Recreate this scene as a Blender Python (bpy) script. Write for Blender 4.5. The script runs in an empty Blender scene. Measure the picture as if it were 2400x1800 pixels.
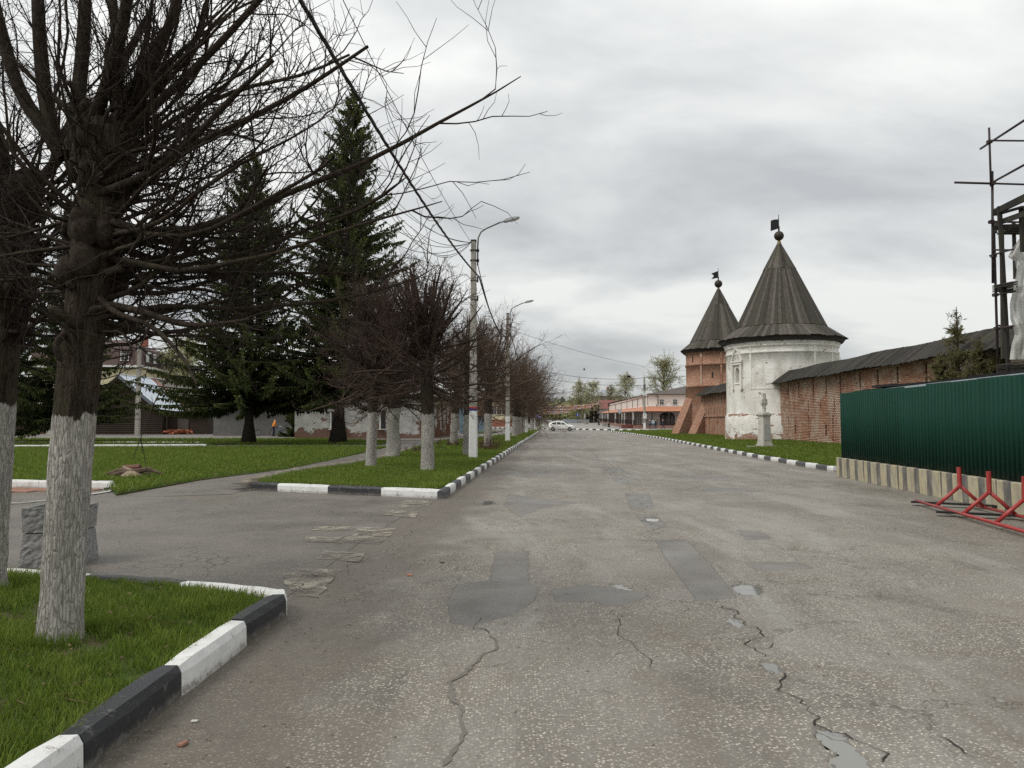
import bpy, bmesh, math, random
import numpy as np
from mathutils import Vector, Matrix
R = math.radians
scn = bpy.context.scene
col = scn.collection
rnd = random.Random(7)

# ------------------------------------------------------------------ camera
F = 1800.0 / 2400.0          # focal length / image width
PITCH = math.atan(86 / 1800.0)
EYE = 1.6
cam_d = bpy.data.cameras.new('camera')
cam = bpy.data.objects.new('camera', cam_d)
col.objects.link(cam)
cam.location = (0, 0, EYE)
cam.rotation_euler = (R(90) + PITCH, 0, 0)
cam_d.sensor_fit = 'HORIZONTAL'
cam_d.sensor_width = 36
cam_d.lens = 36 * F
cam_d.clip_start = 0.05
cam_d.clip_end = 6000
scn.camera = cam

# ------------------------------------------------------------------ sky and sun
SUN_EL, SUN_AZ = R(48), R(-118)      # azimuth from +Y towards +X
world = bpy.data.worlds.new('World')
scn.world = world
world.use_nodes = True
wn, wl = world.node_tree.nodes, world.node_tree.links
wn.clear()
w_out = wn.new('ShaderNodeOutputWorld')
w_mix = wn.new('ShaderNodeMixShader'); w_mix.inputs[0].default_value = 0.93
b_sky = wn.new('ShaderNodeBackground'); b_sky.inputs[1].default_value = 0.10
b_cl = wn.new('ShaderNodeBackground'); b_cl.inputs[1].default_value = 1.0
nis = wn.new('ShaderNodeTexSky'); nis.sky_type = 'NISHITA'; nis.sun_disc = False
nis.sun_elevation = SUN_EL; nis.sun_rotation = SUN_AZ
wl.new(nis.outputs[0], b_sky.inputs[0])
tc = wn.new('ShaderNodeTexCoord')
sep = wn.new('ShaderNodeSeparateXYZ'); wl.new(tc.outputs['Generated'], sep.inputs[0])
def wmath(op, a, b=None, clamp=False):
    n = wn.new('ShaderNodeMath'); n.operation = op; n.use_clamp = clamp
    for i, v in enumerate((a, b)):
        if v is None: continue
        if isinstance(v, (int, float)): n.inputs[i].default_value = v
        else: wl.new(v, n.inputs[i])
    return n.outputs[0]
zz = wmath('MAXIMUM', sep.outputs[2], 0.0)
zd = wmath('ADD', zz, 0.30)
cmb = wn.new('ShaderNodeCombineXYZ')
wl.new(wmath('DIVIDE', sep.outputs[0], zd), cmb.inputs[0])
wl.new(wmath('DIVIDE', sep.outputs[1], zd), cmb.inputs[1])
n1 = wn.new('ShaderNodeTexNoise'); n1.inputs['Scale'].default_value = 1.25; n1.inputs['Detail'].default_value = 9
n1.inputs['Roughness'].default_value = 0.53; n1.inputs['Distortion'].default_value = 0.25
mp = wn.new('ShaderNodeMapping'); mp.inputs['Location'].default_value = (3.3, 1.7, 0.0); mp.inputs['Scale'].default_value = (0.9, 1.3, 1)
wl.new(cmb.outputs[0], mp.inputs[0]); wl.new(mp.outputs[0], n1.inputs['Vector'])
cr = wn.new('ShaderNodeValToRGB')
cr.color_ramp.elements[0].position = 0.36; cr.color_ramp.elements[0].color = (0.375, 0.386, 0.392, 1)
cr.color_ramp.elements[1].position = 0.61; cr.color_ramp.elements[1].color = (0.665, 0.668, 0.645, 1)
e = cr.color_ramp.elements.new(0.48); e.color = (0.502, 0.512, 0.508, 1)
wl.new(n1.outputs['Fac'], cr.inputs[0])
grad = wmath('ADD', wmath('MULTIPLY', zz, 0.75), 0.86)
vm = wn.new('ShaderNodeVectorMath'); vm.operation = 'SCALE'
wl.new(cr.outputs[0], vm.inputs[0]); wl.new(grad, vm.inputs['Scale'])
wl.new(vm.outputs[0], b_cl.inputs[0])
wl.new(b_sky.outputs[0], w_mix.inputs[1]); wl.new(b_cl.outputs[0], w_mix.inputs[2])
wl.new(w_mix.outputs[0], w_out.inputs[0])

sun_d = bpy.data.lights.new('sun', 'SUN'); sun_d.energy = 1.35; sun_d.angle = R(25); sun_d.color = (1.0, 0.965, 0.91)
sun = bpy.data.objects.new('sun', sun_d); col.objects.link(sun)
sd = Vector((math.sin(SUN_AZ) * math.cos(SUN_EL), math.cos(SUN_AZ) * math.cos(SUN_EL), math.sin(SUN_EL)))
sun.rotation_euler = (-sd).to_track_quat('-Z', 'Y').to_euler()

scn.view_settings.view_transform = 'Standard'
scn.view_settings.look = 'None'
scn.view_settings.exposure = 0.45
scn.cycles.use_denoising = False      # keeps the fine grain of asphalt, twigs and grass
scn.view_settings.gamma = 1.0
scn.view_settings.use_curve_mapping = False

# ------------------------------------------------------------------ survey: turning a sighting into a place
CP, SP = math.cos(PITCH), math.sin(PITCH)
def ray(u, v):
    a = (u - 1200) / 1800.0; b = (900 - v) / 1800.0
    return a, CP - b * SP, SP + b * CP
def at(u, v, Y):
    a, y, z = ray(u, v); s = Y / y
    return (a * s, Y, EYE + z * s)
def gr(u, v, z=0.0):
    a, y, k = ray(u, v); s = (z - EYE) / k
    return (a * s, y * s)
def gd(x, y, z=0.0): return gr(x * 1.085, y * 1.085, z)
def ad(x, y, Y): return at(x * 1.085, y * 1.085, Y)

# ------------------------------------------------------------------ object helpers
def tag(o, label=None, cat=None, group=None, kind=None):
    if label: o['label'] = label
    if cat: o['category'] = cat
    if group: o['group'] = group
    if kind: o['kind'] = kind
    return o
def thing(name, label, cat, loc=(0, 0, 0), group=None, kind=None, rz=0.0):
    o = bpy.data.objects.new(name, None); o.empty_display_size = 0.2
    o.location = loc; o.rotation_euler = (0, 0, rz)
    col.objects.link(o)
    return tag(o, label, cat, group, kind)
def origin(o):
    v = Vector((0, 0, 0))
    while o is not None:
        v += Vector(o.location); o = o.parent
    return v
def np_mesh(name, V, quads=None, tris=None, attr=None, uv=None):
    V = np.asarray(V, dtype=np.float32).reshape(-1, 3)
    me = bpy.data.meshes.new(name)
    me.vertices.add(len(V)); me.vertices.foreach_set('co', V.ravel())
    loops, starts, totals = [], [], []
    n = 0
    for A, k in ((quads, 4), (tris, 3)):
        if A is None or len(A) == 0: continue
        A = np.asarray(A, dtype=np.int32).reshape(-1, k)
        loops.append(A.ravel()); m = len(A)
        starts.append(n + np.arange(m, dtype=np.int32) * k); totals.append(np.full(m, k, dtype=np.int32))
        n += m * k
    L = np.concatenate(loops); S = np.concatenate(starts)
    me.loops.add(len(L)); me.loops.foreach_set('vertex_index', L)
    me.polygons.add(len(S)); me.polygons.foreach_set('loop_start', S)
    me.polygons.foreach_set('loop_total', np.concatenate(totals))
    if attr:
        for k, a in attr.items():
            at_ = me.attributes.new(k, 'FLOAT', 'POINT'); at_.data.foreach_set('value', np.asarray(a, dtype=np.float32))
    if uv is not None:
        l = me.uv_layers.new(name='UVMap'); l.data.foreach_set('uv', np.asarray(uv, dtype=np.float32)[L].ravel())
    me.update(calc_edges=True); me.validate()
    return me
def link(name, me, mat=None, parent=None, loc=(0, 0, 0), rot=(0, 0, 0), smooth=False):
    o = bpy.data.objects.new(name, me)
    if mat is not None and len(me.materials) == 0:
        for m in (mat if isinstance(mat, (list, tuple)) else [mat]): me.materials.append(m)
    o.location = loc; o.rotation_euler = rot
    col.objects.link(o)
    if parent is not None: o.parent = parent
    if smooth: me.polygons.foreach_set('use_smooth', np.ones(len(me.polygons), dtype=bool))
    return o
def copy_tree(o, parent=None):
    c = o.copy(); col.objects.link(c); c.parent = parent
    for ch in list(o.children): copy_tree(ch, c)
    return c

class MB:
    def __init__(s): s.v = []; s.f = []; s.mi = []; s.m = 0
    def add(s, vs, fs):
        b = len(s.v); s.v += [tuple(p) for p in vs]
        for f in fs: s.f.append(tuple(b + i for i in f)); s.mi.append(s.m)
        return s
    def hexa(s, b, t):
        """8 corners: bottom 4 (ccw), top 4"""
        return s.add(list(b) + list(t), [(3, 2, 1, 0), (4, 5, 6, 7), (0, 1, 5, 4), (1, 2, 6, 5), (2, 3, 7, 6), (3, 0, 4, 7)])
    def box(s, c, d, rz=0.0, rx=0.0, ry=0.0):
        M = Matrix.Translation(c) @ Matrix.Rotation(rz, 4, 'Z') @ Matrix.Rotation(ry, 4, 'Y') @ Matrix.Rotation(rx, 4, 'X')
        h = [x * 0.5 for x in d]
        P = [M @ Vector((sx * h[0], sy * h[1], sz * h[2])) for sz in (-1, 1) for sx, sy in ((-1, -1), (1, -1), (1, 1), (-1, 1))]
        return s.hexa(P[:4], P[4:])
    def bar(s, p, q, w, h=None, up=(0, 0, 1)):
        p, q = Vector(p), Vector(q); d = (q - p).normalized(); h = h or w
        u = Vector(up)
        if abs(d.dot(u)) > 0.98: u = Vector((0, 1, 0))
        x = d.cross(u).normalized(); y = x.cross(d).normalized()
        c = [(-w/2, -h/2), (w/2, -h/2), (w/2, h/2), (-w/2, h/2)]
        return s.hexa([p + x * a + y * b for a, b in c][::-1], [q + x * a + y * b for a, b in c][::-1])
    def tube(s, path, rad, n=8, cap=True):
        P = [Vector(p) for p in path]; k = len(P)
        if not isinstance(rad, (list, tuple)): rad = [rad] * k
        ref = None; vs = []
        for i in range(k):
            t = (P[min(i + 1, k - 1)] - P[max(i - 1, 0)]).normalized()
            if ref is None:
                ref = Vector((0, 0, 1)) if abs(t.z) < 0.9 else Vector((1, 0, 0))
            x = (ref - t * ref.dot(t)).normalized(); y = t.cross(x); ref = x
            for j in range(n):
                a = 2 * math.pi * j / n
                vs.append(P[i] + (x * math.cos(a) + y * math.sin(a)) * rad[i])
        fs = [(i * n + j, i * n + (j + 1) % n, (i + 1) * n + (j + 1) % n, (i + 1) * n + j) for i in range(k - 1) for j in range(n)]
        if cap: fs += [tuple(range(n))[::-1], tuple(range((k - 1) * n, k * n))]
        return s.add(vs, fs)
    def lathe(s, c, prof, n=24, a0=0.0, cap=True):
        vs, fs = [], []
        for r, z in prof:
            for j in range(n):
                a = a0 + 2 * math.pi * j / n
                vs.append((c[0] + r * math.cos(a), c[1] + r * math.sin(a), c[2] + z))
        for i in range(len(prof) - 1):
            for j in range(n): fs.append((i * n + j, i * n + (j + 1) % n, (i + 1) * n + (j + 1) % n, (i + 1) * n + j))
        if cap: fs += [tuple(range(n))[::-1], tuple(range((len(prof) - 1) * n, len(prof) * n))]
        return s.add(vs, fs)
    def ball(s, c, r, n=12, sz=1.0):
        pr = [(max(r * math.sin(math.pi * i / (n // 2 + 1)), 0.001), -r * sz * math.cos(math.pi * i / (n // 2 + 1))) for i in range(n // 2 + 2)]
        return s.lathe(c, pr, n, cap=False)
    def prism(s, poly, z0, z1):
        n = len(poly); z0f = z0 if callable(z0) else (lambda x, y: z0); z1f = z1 if callable(z1) else (lambda x, y: z1)
        if sum(poly[i][0] * poly[(i + 1) % n][1] - poly[(i + 1) % n][0] * poly[i][1] for i in range(n)) < 0: poly = poly[::-1]
        vs = [(x, y, z0f(x, y)) for x, y in poly] + [(x, y, z1f(x, y)) for x, y in poly]
        return s.add(vs, [tuple(range(n))[::-1], tuple(range(n, 2 * n))] + [(i, (i + 1) % n, n + (i + 1) % n, n + i) for i in range(n)])
    def sheet(s, poly, z):
        n = len(poly); zf = z if callable(z) else (lambda x, y: z)
        if sum(poly[i][0] * poly[(i + 1) % n][1] - poly[(i + 1) % n][0] * poly[i][1] for i in range(n)) < 0: poly = poly[::-1]
        return s.add([(x, y, zf(x, y)) for x, y in poly], [tuple(range(n))])
    def quad(s, a, b, c, d): return s.add([a, b, c, d], [(0, 1, 2, 3)])
    def mesh(s, name, off=(0, 0, 0)):
        me = bpy.data.meshes.new(name)
        me.from_pydata([(x - off[0], y - off[1], z - off[2]) for x, y, z in s.v], [], s.f)
        if any(s.mi): me.polygons.foreach_set('material_index', s.mi)
        me.update(); return me
    def build(s, name, mat, parent=None, smooth=False, local=False, base=None, bevel=0.0):
        off = Vector((0, 0, 0))
        if not local:
            off = origin(parent) if parent is not None else Vector(base or (0, 0, 0))
        me = s.mesh(name, off)
        o = link(name, me, mat, parent, loc=(base if (parent is None and base and not local) else (0, 0, 0)), smooth=smooth)
        if bevel:
            b = o.modifiers.new('bevel', 'BEVEL'); b.width = bevel; b.segments = 2; b.limit_method = 'ANGLE'
        return o

# ------------------------------------------------------------------ materials
class N:
    """small node-graph helper"""
    def __init__(s, name):
        m = bpy.data.materials.new(name); m.use_nodes = True; s.m = m
        s.t = m.node_tree; s.t.nodes.clear()
        s.out = s.t.nodes.new('ShaderNodeOutputMaterial'); s.b = s.t.nodes.new('ShaderNodeBsdfPrincipled')
        s.t.links.new(s.b.outputs[0], s.out.inputs[0]); s.b.inputs['Specular IOR Level'].default_value = 0.3
        s._tc = None; s._geo = None
    def new(s, k): return s.t.nodes.new('ShaderNode' + k)
    def ln(s, a, b):
        if isinstance(a, (int, float)): b.default_value = a
        elif isinstance(a, tuple): b.default_value = a if len(a) == 4 or len(b.default_value) == 3 else (*a, 1)
        else: s.t.links.new(a, b)
    def pos(s):
        if s._geo is None: s._geo = s.new('NewGeometry')
        return s._geo.outputs['Position']
    def co(s, k='Object'):
        if s._tc is None: s._tc = s.new('TexCoord')
        return s._tc.outputs[k]
    def map(s, v, scale=(1, 1, 1), loc=(0, 0, 0), rot=(0, 0, 0)):
        n = s.new('Mapping'); n.inputs['Scale'].default_value = scale; n.inputs['Location'].default_value = loc
        n.inputs['Rotation'].default_value = rot; s.ln(v, n.inputs[0]); return n.outputs[0]
    def noise(s, v, sc, det=4, rough=0.55, dist=0.0):
        n = s.new('TexNoise'); n.inputs['Scale'].default_value = sc; n.inputs['Detail'].default_value = det
        n.inputs['Roughness'].default_value = rough; n.inputs['Distortion'].default_value = dist; s.ln(v, n.inputs['Vector']); return n.outputs['Fac']
    def vor(s, v, sc, feat='F1', out='Distance', rnd_=1.0):
        n = s.new('TexVoronoi'); n.feature = feat; n.inputs['Scale'].default_value = sc; n.inputs['Randomness'].default_value = rnd_
        s.ln(v, n.inputs['Vector']); return n.outputs[out]
    def ramp(s, f, *st, interp='LINEAR'):
        n = s.new('ValToRGB'); r = n.color_ramp; r.interpolation = interp
        while len(r.elements) < len(st): r.elements.new(0.5)
        for e_, (p, c) in zip(r.elements, st):
            e_.position = p; e_.color = (c, c, c, 1) if isinstance(c, (int, float)) else (*c, 1)
        s.ln(f, n.inputs[0]); return n.outputs[0]
    def mix(s, f, a, b, mode='MIX'):
        n = s.new('Mix'); n.data_type = 'RGBA'; n.blend_type = mode
        s.ln(f, n.inputs[0]); s.ln(a, n.inputs[6]); s.ln(b, n.inputs[7]); return n.outputs[2]
    def math(s, op, a, b=0.0, c=0.0, clamp=False):
        n = s.new('Math'); n.operation = op; n.use_clamp = clamp
        s.ln(a, n.inputs[0]); s.ln(b, n.inputs[1]); s.ln(c, n.inputs[2]); return n.outputs[0]
    def sep(s, v): 
        n = s.new('SeparateXYZ'); s.ln(v, n.inputs[0]); return n.outputs
    def attr(s, k): 
        n = s.new('Attribute'); n.attribute_name = k; return n.outputs['Fac']
    def bump(s, h, st=0.3, d=0.02):
        n = s.new('Bump'); n.inputs['Strength'].default_value = st; n.inputs['Distance'].default_value = d
        s.ln(h, n.inputs['Height']); s.t.links.new(n.outputs[0], s.b.inputs['Normal'])
    def fin(s, color, rough=0.8, metal=0.0, spec=None):
        s.ln(color, s.b.inputs['Base Color']); s.ln(rough, s.b.inputs['Roughness']); s.ln(metal, s.b.inputs['Metallic'])
        if spec is not None: s.b.inputs['Specular IOR Level'].default_value = spec
        return s.m

def simple(name, c, rough=0.7, sc=6.0, var=0.25, bump=0.0, metal=0.0, c2=None, spec=None, stretch=(1, 1, 1)):
    g = N(name)
    f = g.noise(g.map(g.co(), stretch), sc, 5)
    d = tuple(x * (1 - var) for x in c) if c2 is None else c2
    cc = g.mix(g.ramp(f, (0.3, 0.0), (0.7, 1.0)), d, c)
    if bump: g.bump(f, bump, 0.02)
    return g.fin(cc, rough, metal, spec)

def m_road():
    g = N('worn_asphalt'); p = g.pos()
    big = g.noise(p, 0.33, 5, 0.6); mid = g.noise(p, 1.7, 5, 0.6, 0.4); fine = g.noise(p, 46, 3)
    base = g.mix(g.ramp(big, (0.36, 0.0), (0.64, 1.0)), (0.150, 0.128, 0.101), (0.218, 0.195, 0.165))
    base = g.mix(g.ramp(mid, (0.40, 0.0), (0.68, 0.7)), base, (0.232, 0.218, 0.195))
    base = g.mix(g.ramp(g.noise(g.map(p, (0.9, 0.16, 1), rot=(0, 0, 0.05)), 1.1, 4), (0.46, 0.0), (0.66, 0.75)), base, (0.140, 0.124, 0.104))
    blot = g.noise(g.map(p, (1, 0.7, 1)), 0.95, 7, 0.68, 0.9)
    base = g.mix(g.ramp(blot, (0.55, 0.0), (0.63, 0.55)), base, (0.105, 0.094, 0.080))
    base = g.mix(g.ramp(blot, (0.30, 0.5), (0.42, 0.0)), base, (0.27, 0.25, 0.222))
    base = g.mix(g.ramp(g.noise(g.map(p, (1.0, 0.22, 1), loc=(4, 0, 0), rot=(0, 0, 0.05)), 0.9, 5, 0.6, 0.5), (0.52, 0.0), (0.66, 0.75)), base, (0.285, 0.272, 0.245))
    # flush repair patches: smooth greyer asphalt with ragged rims
    pa = g.math('ADD', g.attr('patch'), g.math('MULTIPLY', g.math('SUBTRACT', g.noise(p, 9, 5, 0.65), 0.5), 0.10))
    pk = g.ramp(pa, (0.492, 0.0), (0.512, 0.92)); rim = g.math('MULTIPLY', g.ramp(pa, (0.47, 0.0), (0.49, 1.0)), g.ramp(pa, (0.50, 1.0), (0.52, 0.0)))
    pcol = g.mix(g.ramp(g.noise(p, 1.3, 6, 0.65, 0.5), (0.35, 0.0), (0.65, 1.0)), (0.128, 0.118, 0.104), (0.208, 0.196, 0.178))
    # exposed stone chips
    cell = g.vor(g.map(p, (0.8, 1.0, 1.0)), 66, 'F1', 'Color'); dist = g.vor(g.map(p, (0.8, 1.0, 1.0)), 66, 'F1', 'Distance')
    rr = g.sep(cell)[0]
    chip = g.math('MULTIPLY', g.ramp(rr, (0.36, 0.0), (0.62, 1.0)), g.ramp(dist, (0.34, 1.0), (0.50, 0.0)))
    chipm = g.math('MULTIPLY', chip, g.ramp(g.noise(p, 0.8, 4), (0.34, 0.30), (0.6, 1.0)))
    chipm = g.math('MULTIPLY', chipm, g.math('SUBTRACT', 1.0, g.math('MULTIPLY', pk, 0.80)))
    c1 = g.mix(chipm, base, g.mix(g.sep(cell)[1], (0.34, 0.305, 0.245), (0.66, 0.61, 0.51)))
    base = g.mix(pk, c1, pcol)
    base = g.mix(g.math('MULTIPLY', rim, 0.35), base, (0.06, 0.052, 0.044))
    base = g.mix(g.ramp(fine, (0.3, 0.42), (0.6, 0.0)), base, (0.075, 0.064, 0.052))
    # dirt gathered along the left kerb
    sx = g.sep(p)
    off = g.math('SUBTRACT', sx[0], g.math('MULTIPLY_ADD', sx[1], 0.052, -2.12))
    off = g.math('ADD', off, g.math('MULTIPLY', g.math('SUBTRACT', g.noise(p, 1.3, 5), 0.5), 1.6))
    dirt = g.ramp(off, (0.0, 1.0), (0.62, 0.82), (1.0, 0.0))
    base = g.mix(g.math('MULTIPLY', dirt, 0.75), base, g.mix(g.noise(p, 9, 4), (0.066, 0.055, 0.043), (0.150, 0.128, 0.103)))
    # hairline cracks
    cp = g.new('VectorMath'); cp.operation = 'ADD'; g.ln(p, cp.inputs[0])
    nz = g.new('TexNoise'); nz.inputs['Scale'].default_value = 2.2; nz.inputs['Detail'].default_value = 6; nz.inputs['Roughness'].default_value = 0.65; g.ln(p, nz.inputs['Vector'])
    g.t.links.new(nz.outputs['Color'], cp.inputs[1])
    ce = g.vor(cp.outputs[0], 0.8, 'DISTANCE_TO_EDGE')
    ck = g.math('MULTIPLY', g.ramp(ce, (0.0, 1.0), (0.010, 0.0)), g.ramp(g.noise(p, 0.55, 3), (0.47, 0.0), (0.58, 1.0)))
    ce2 = g.vor(cp.outputs[0], 3.6, 'DISTANCE_TO_EDGE')
    ck2 = g.math('MULTIPLY', g.ramp(ce2, (0.0, 1.0), (0.022, 0.0)), g.ramp(g.noise(p, 0.42, 4), (0.575, 0.0), (0.63, 0.85)))
    ck = g.math('MULTIPLY', g.math('MAXIMUM', ck, ck2), g.math('SUBTRACT', 1.0, pk))
    base = g.mix(g.math('MULTIPLY', ck, 0.75), base, (0.045, 0.038, 0.032))
    wet = g.ramp(g.noise(p, 0.6, 4), (0.45, 0.66), (0.68, 0.46))
    wet = g.math('SUBTRACT', wet, g.math('MULTIPLY', pk, 0.10))
    h = g.math('ADD', g.math('MULTIPLY', fine, 0.5), g.math('SUBTRACT', chipm, g.math('MULTIPLY', g.math('ADD', ck, rim), 1.4)))
    g.bump(h, 0.45, 0.006)
    return g.fin(base, wet, spec=0.30)
def m_patch(name, a, b, rough=0.42):
    g = N(name); p = g.pos()
    f = g.noise(p, 1.6, 6, 0.65, 0.5); fi = g.noise(p, 55, 3)
    c = g.mix(g.ramp(f, (0.35, 0.0), (0.65, 1.0)), a, b)
    c = g.mix(g.ramp(fi, (0.35, 0.35), (0.6, 0.0)), c, tuple(x * 0.5 for x in a))
    g.bump(fi, 0.25, 0.004)
    return g.fin(c, g.ramp(f, (0.3, rough), (0.7, rough + 0.2)), spec=0.4)
def m_asphalt2():
    g = N('dark_drive_asphalt'); p = g.pos()
    f = g.noise(p, 0.7, 6, 0.65); fi = g.noise(p, 60, 3)
    c = g.mix(g.ramp(f, (0.35, 0.0), (0.65, 1.0)), (0.084, 0.074, 0.063), (0.145, 0.131, 0.113))
    c = g.mix(g.ramp(g.noise(p, 2.4, 5), (0.5, 0.0), (0.72, 0.6)), c, (0.150, 0.128, 0.105))
    cl = g.vor(p, 55, 'F1', 'Color'); c = g.mix(g.math('MULTIPLY', g.ramp(g.sep(cl)[0], (0.72, 0.0), (0.82, 0.7)), g.ramp(g.vor(p, 55), (0.3, 1.0), (0.5, 0.0))), c, (0.30, 0.275, 0.235))
    ce = g.vor(p, 3.4, 'DISTANCE_TO_EDGE')
    ck = g.math('MULTIPLY', g.ramp(ce, (0.0, 1.0), (0.04, 0.0)), g.ramp(g.noise(p, 0.42, 3), (0.52, 0.0), (0.60, 0.8)))
    c = g.mix(ck, c, (0.03, 0.027, 0.024))
    g.bump(g.math('SUBTRACT', fi, ck), 0.3, 0.005)
    return g.fin(c, g.ramp(f, (0.3, 0.5), (0.7, 0.72)), spec=0.35)
def m_zebra():
    g = N('worn_crossing_paint'); p = g.pos()
    q = g.new('VectorMath'); q.operation = 'ADD'; g.ln(p, q.inputs[0])
    nz = g.new('TexNoise'); nz.inputs['Scale'].default_value = 3.0; g.ln(p, nz.inputs['Vector']); g.t.links.new(nz.outputs['Color'], q.inputs[1])
    ce = g.vor(g.map(q.outputs[0], (1, 0.7, 1)), 2.6, 'DISTANCE_TO_EDGE')
    f = g.noise(p, 5, 6, 0.65)
    c = g.mix(g.ramp(f, (0.3, 0.0), (0.7, 1.0)), (0.25, 0.222, 0.178), (0.36, 0.325, 0.265))
    c = g.mix(g.ramp(ce, (0.008, 0.8), (0.03, 0.0)), c, (0.085, 0.073, 0.060))
    c = g.mix(g.ramp(g.noise(p, 2.2, 4), (0.48, 0.0), (0.60, 0.85)), c, (0.125, 0.112, 0.094))
    g.bump(g.ramp(ce, (0.0, 0.0), (0.04, 1.0)), 0.15, 0.006)
    tr = g.new('BsdfTransparent'); mx = g.new('MixShader')
    al = g.math('MULTIPLY', g.ramp(g.noise(p, 3.2, 7, 0.7, 0.6), (0.42, 0.95), (0.60, 0.12)), g.ramp(ce, (0.006, 0.0), (0.022, 1.0)))
    g.ln(al, mx.inputs[0]); g.t.links.new(tr.outputs[0], mx.inputs[1]); g.t.links.new(g.b.outputs[0], mx.inputs[2]); g.t.links.new(mx.outputs[0], g.out.inputs[0])
    return g.fin(c, 0.75)
def m_grass(name, a, b, dry=(0.16, 0.14, 0.06)):
    g = N(name); t = g.attr('tint'); h = g.attr('hgt')
    c = g.mix(t, a, b)
    c = g.mix(g.ramp(t, (0.90, 0.0), (0.97, 0.8)), c, dry)
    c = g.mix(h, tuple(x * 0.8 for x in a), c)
    tl = g.new('BsdfTranslucent'); g.ln(c, tl.inputs[0]); mx = g.new('MixShader'); mx.inputs[0].default_value = 0.42
    g.t.links.new(g.b.outputs[0], mx.inputs[1]); g.t.links.new(tl.outputs[0], mx.inputs[2]); g.t.links.new(mx.outputs[0], g.out.inputs[0])
    return g.fin(c, 0.55, spec=0.25)
def m_soil():
    g = N('lawn_soil'); p = g.pos()
    f = g.noise(p, 1.4, 6, 0.65); q = g.noise(p, 14, 5, 0.65)
    c = g.mix(g.ramp(f, (0.38, 0.0), (0.52, 1.0)), (0.090, 0.068, 0.046), (0.060, 0.090, 0.024))
    c = g.mix(g.ramp(q, (0.3, 0.6), (0.6, 0.0)), c, (0.038, 0.040, 0.016))
    g.bump(q, 0.8, 0.03)
    return g.fin(c, 0.95, spec=0.1)
def m_bark():
    g = N('linden_bark'); o = g.co()
    s1 = g.map(o, (1, 1, 0.16)); f = g.noise(s1, 26, 6, 0.7, 0.6); e = g.vor(g.map(o, (1, 1, 0.13)), 55, 'DISTANCE_TO_EDGE')
    bark = g.mix(g.ramp(f, (0.35, 0.0), (0.68, 1.0)), (0.021, 0.016, 0.012), (0.078, 0.060, 0.043))
    bark = g.mix(g.ramp(g.noise(o, 3.0, 4), (0.52, 0.0), (0.66, 0.55)), bark, (0.055, 0.058, 0.032))
    w = g.attr('washd')
    fl = g.noise(g.map(o, (1, 1, 0.35)), 38, 5, 0.7)
    white = g.mix(g.ramp(fl, (0.40, 0.0), (0.58, 1.0)), (0.28, 0.262, 0.232), (0.52, 0.50, 0.455))
    white = g.mix(g.ramp(g.noise(o, 1.9, 3), (0.42, 0.45), (0.62, 0.0)), white, (0.27, 0.253, 0.226))
    white = g.mix(g.ramp(e, (0.0, 0.28), (0.07, 0.0)), white, (0.15, 0.132, 0.112))
    k = g.math('ADD', w, g.math('MULTIPLY', g.math('SUBTRACT', g.noise(g.map(o, (1, 1, 0.3)), 14, 4), 0.5), 0.3))
    c = g.mix(g.ramp(k, (0.49, 1.0), (0.51, 0.0)), bark, white)
    # dirt splashed at the foot
    g.bump(g.math('ADD', f, g.ramp(e, (0.0, 0.0), (0.12, 0.45))), 0.8, 0.025)
    return g.fin(c, 0.9, spec=0.12)
def m_bough():
    g = N('linden_bough_bark'); o = g.co(); f = g.noise(o, 30, 5, 0.7, 0.5)
    c = g.mix(g.ramp(f, (0.35, 0.0), (0.68, 1.0)), (0.016, 0.012, 0.009), (0.060, 0.045, 0.034))
    c = g.mix(g.ramp(g.noise(o, 2.2, 4), (0.56, 0.0), (0.70, 0.5)), c, (0.060, 0.060, 0.034))
    g.bump(f, 0.6, 0.01)
    return g.fin(c, 0.9, spec=0.12)
def m_brick_uv(name, mortar=(0.40, 0.32, 0.25), a=(0.32, 0.155, 0.098), b=(0.43, 0.245, 0.165), patchy=True):
    g = N(name); uv = g.co('UV')
    n = g.new('TexBrick'); n.inputs['Scale'].default_value = 1.0; n.inputs['Brick Width'].default_value = 0.30; n.inputs['Row Height'].default_value = 0.095
    n.inputs['Mortar Size'].default_value = 0.011; n.inputs['Mortar Smooth'].default_value = 0.2; n.inputs['Bias'].default_value = -0.1
    n.inputs['Color1'].default_value = (*a, 1); n.inputs['Color2'].default_value = (*b, 1); n.inputs['Mortar'].default_value = (*mortar, 1)
    g.ln(uv, n.inputs['Vector']); p = g.pos()
    c = n.outputs['Color']
    c = g.mix(g.ramp(g.noise(p, 0.9, 5, 0.6), (0.48, 0.0), (0.70, 0.5)), c, (0.25, 0.11, 0.07))
    if patchy: c = g.mix(g.ramp(g.noise(p, 0.7, 5, 0.65, 0.5), (0.56, 0.0), (0.70, 0.55)), c, (0.42, 0.33, 0.265))
    c = g.mix(g.ramp(g.noise(p, 7, 4), (0.35, 0.45), (0.55, 0.0)), c, (0.12, 0.055, 0.04))
    g.bump(g.math('ADD', g.math('SUBTRACT', 1.0, n.outputs['Fac']), g.noise(p, 9, 4)), 0.6, 0.03)
    return g.fin(c, 0.9, spec=0.12)
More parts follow.
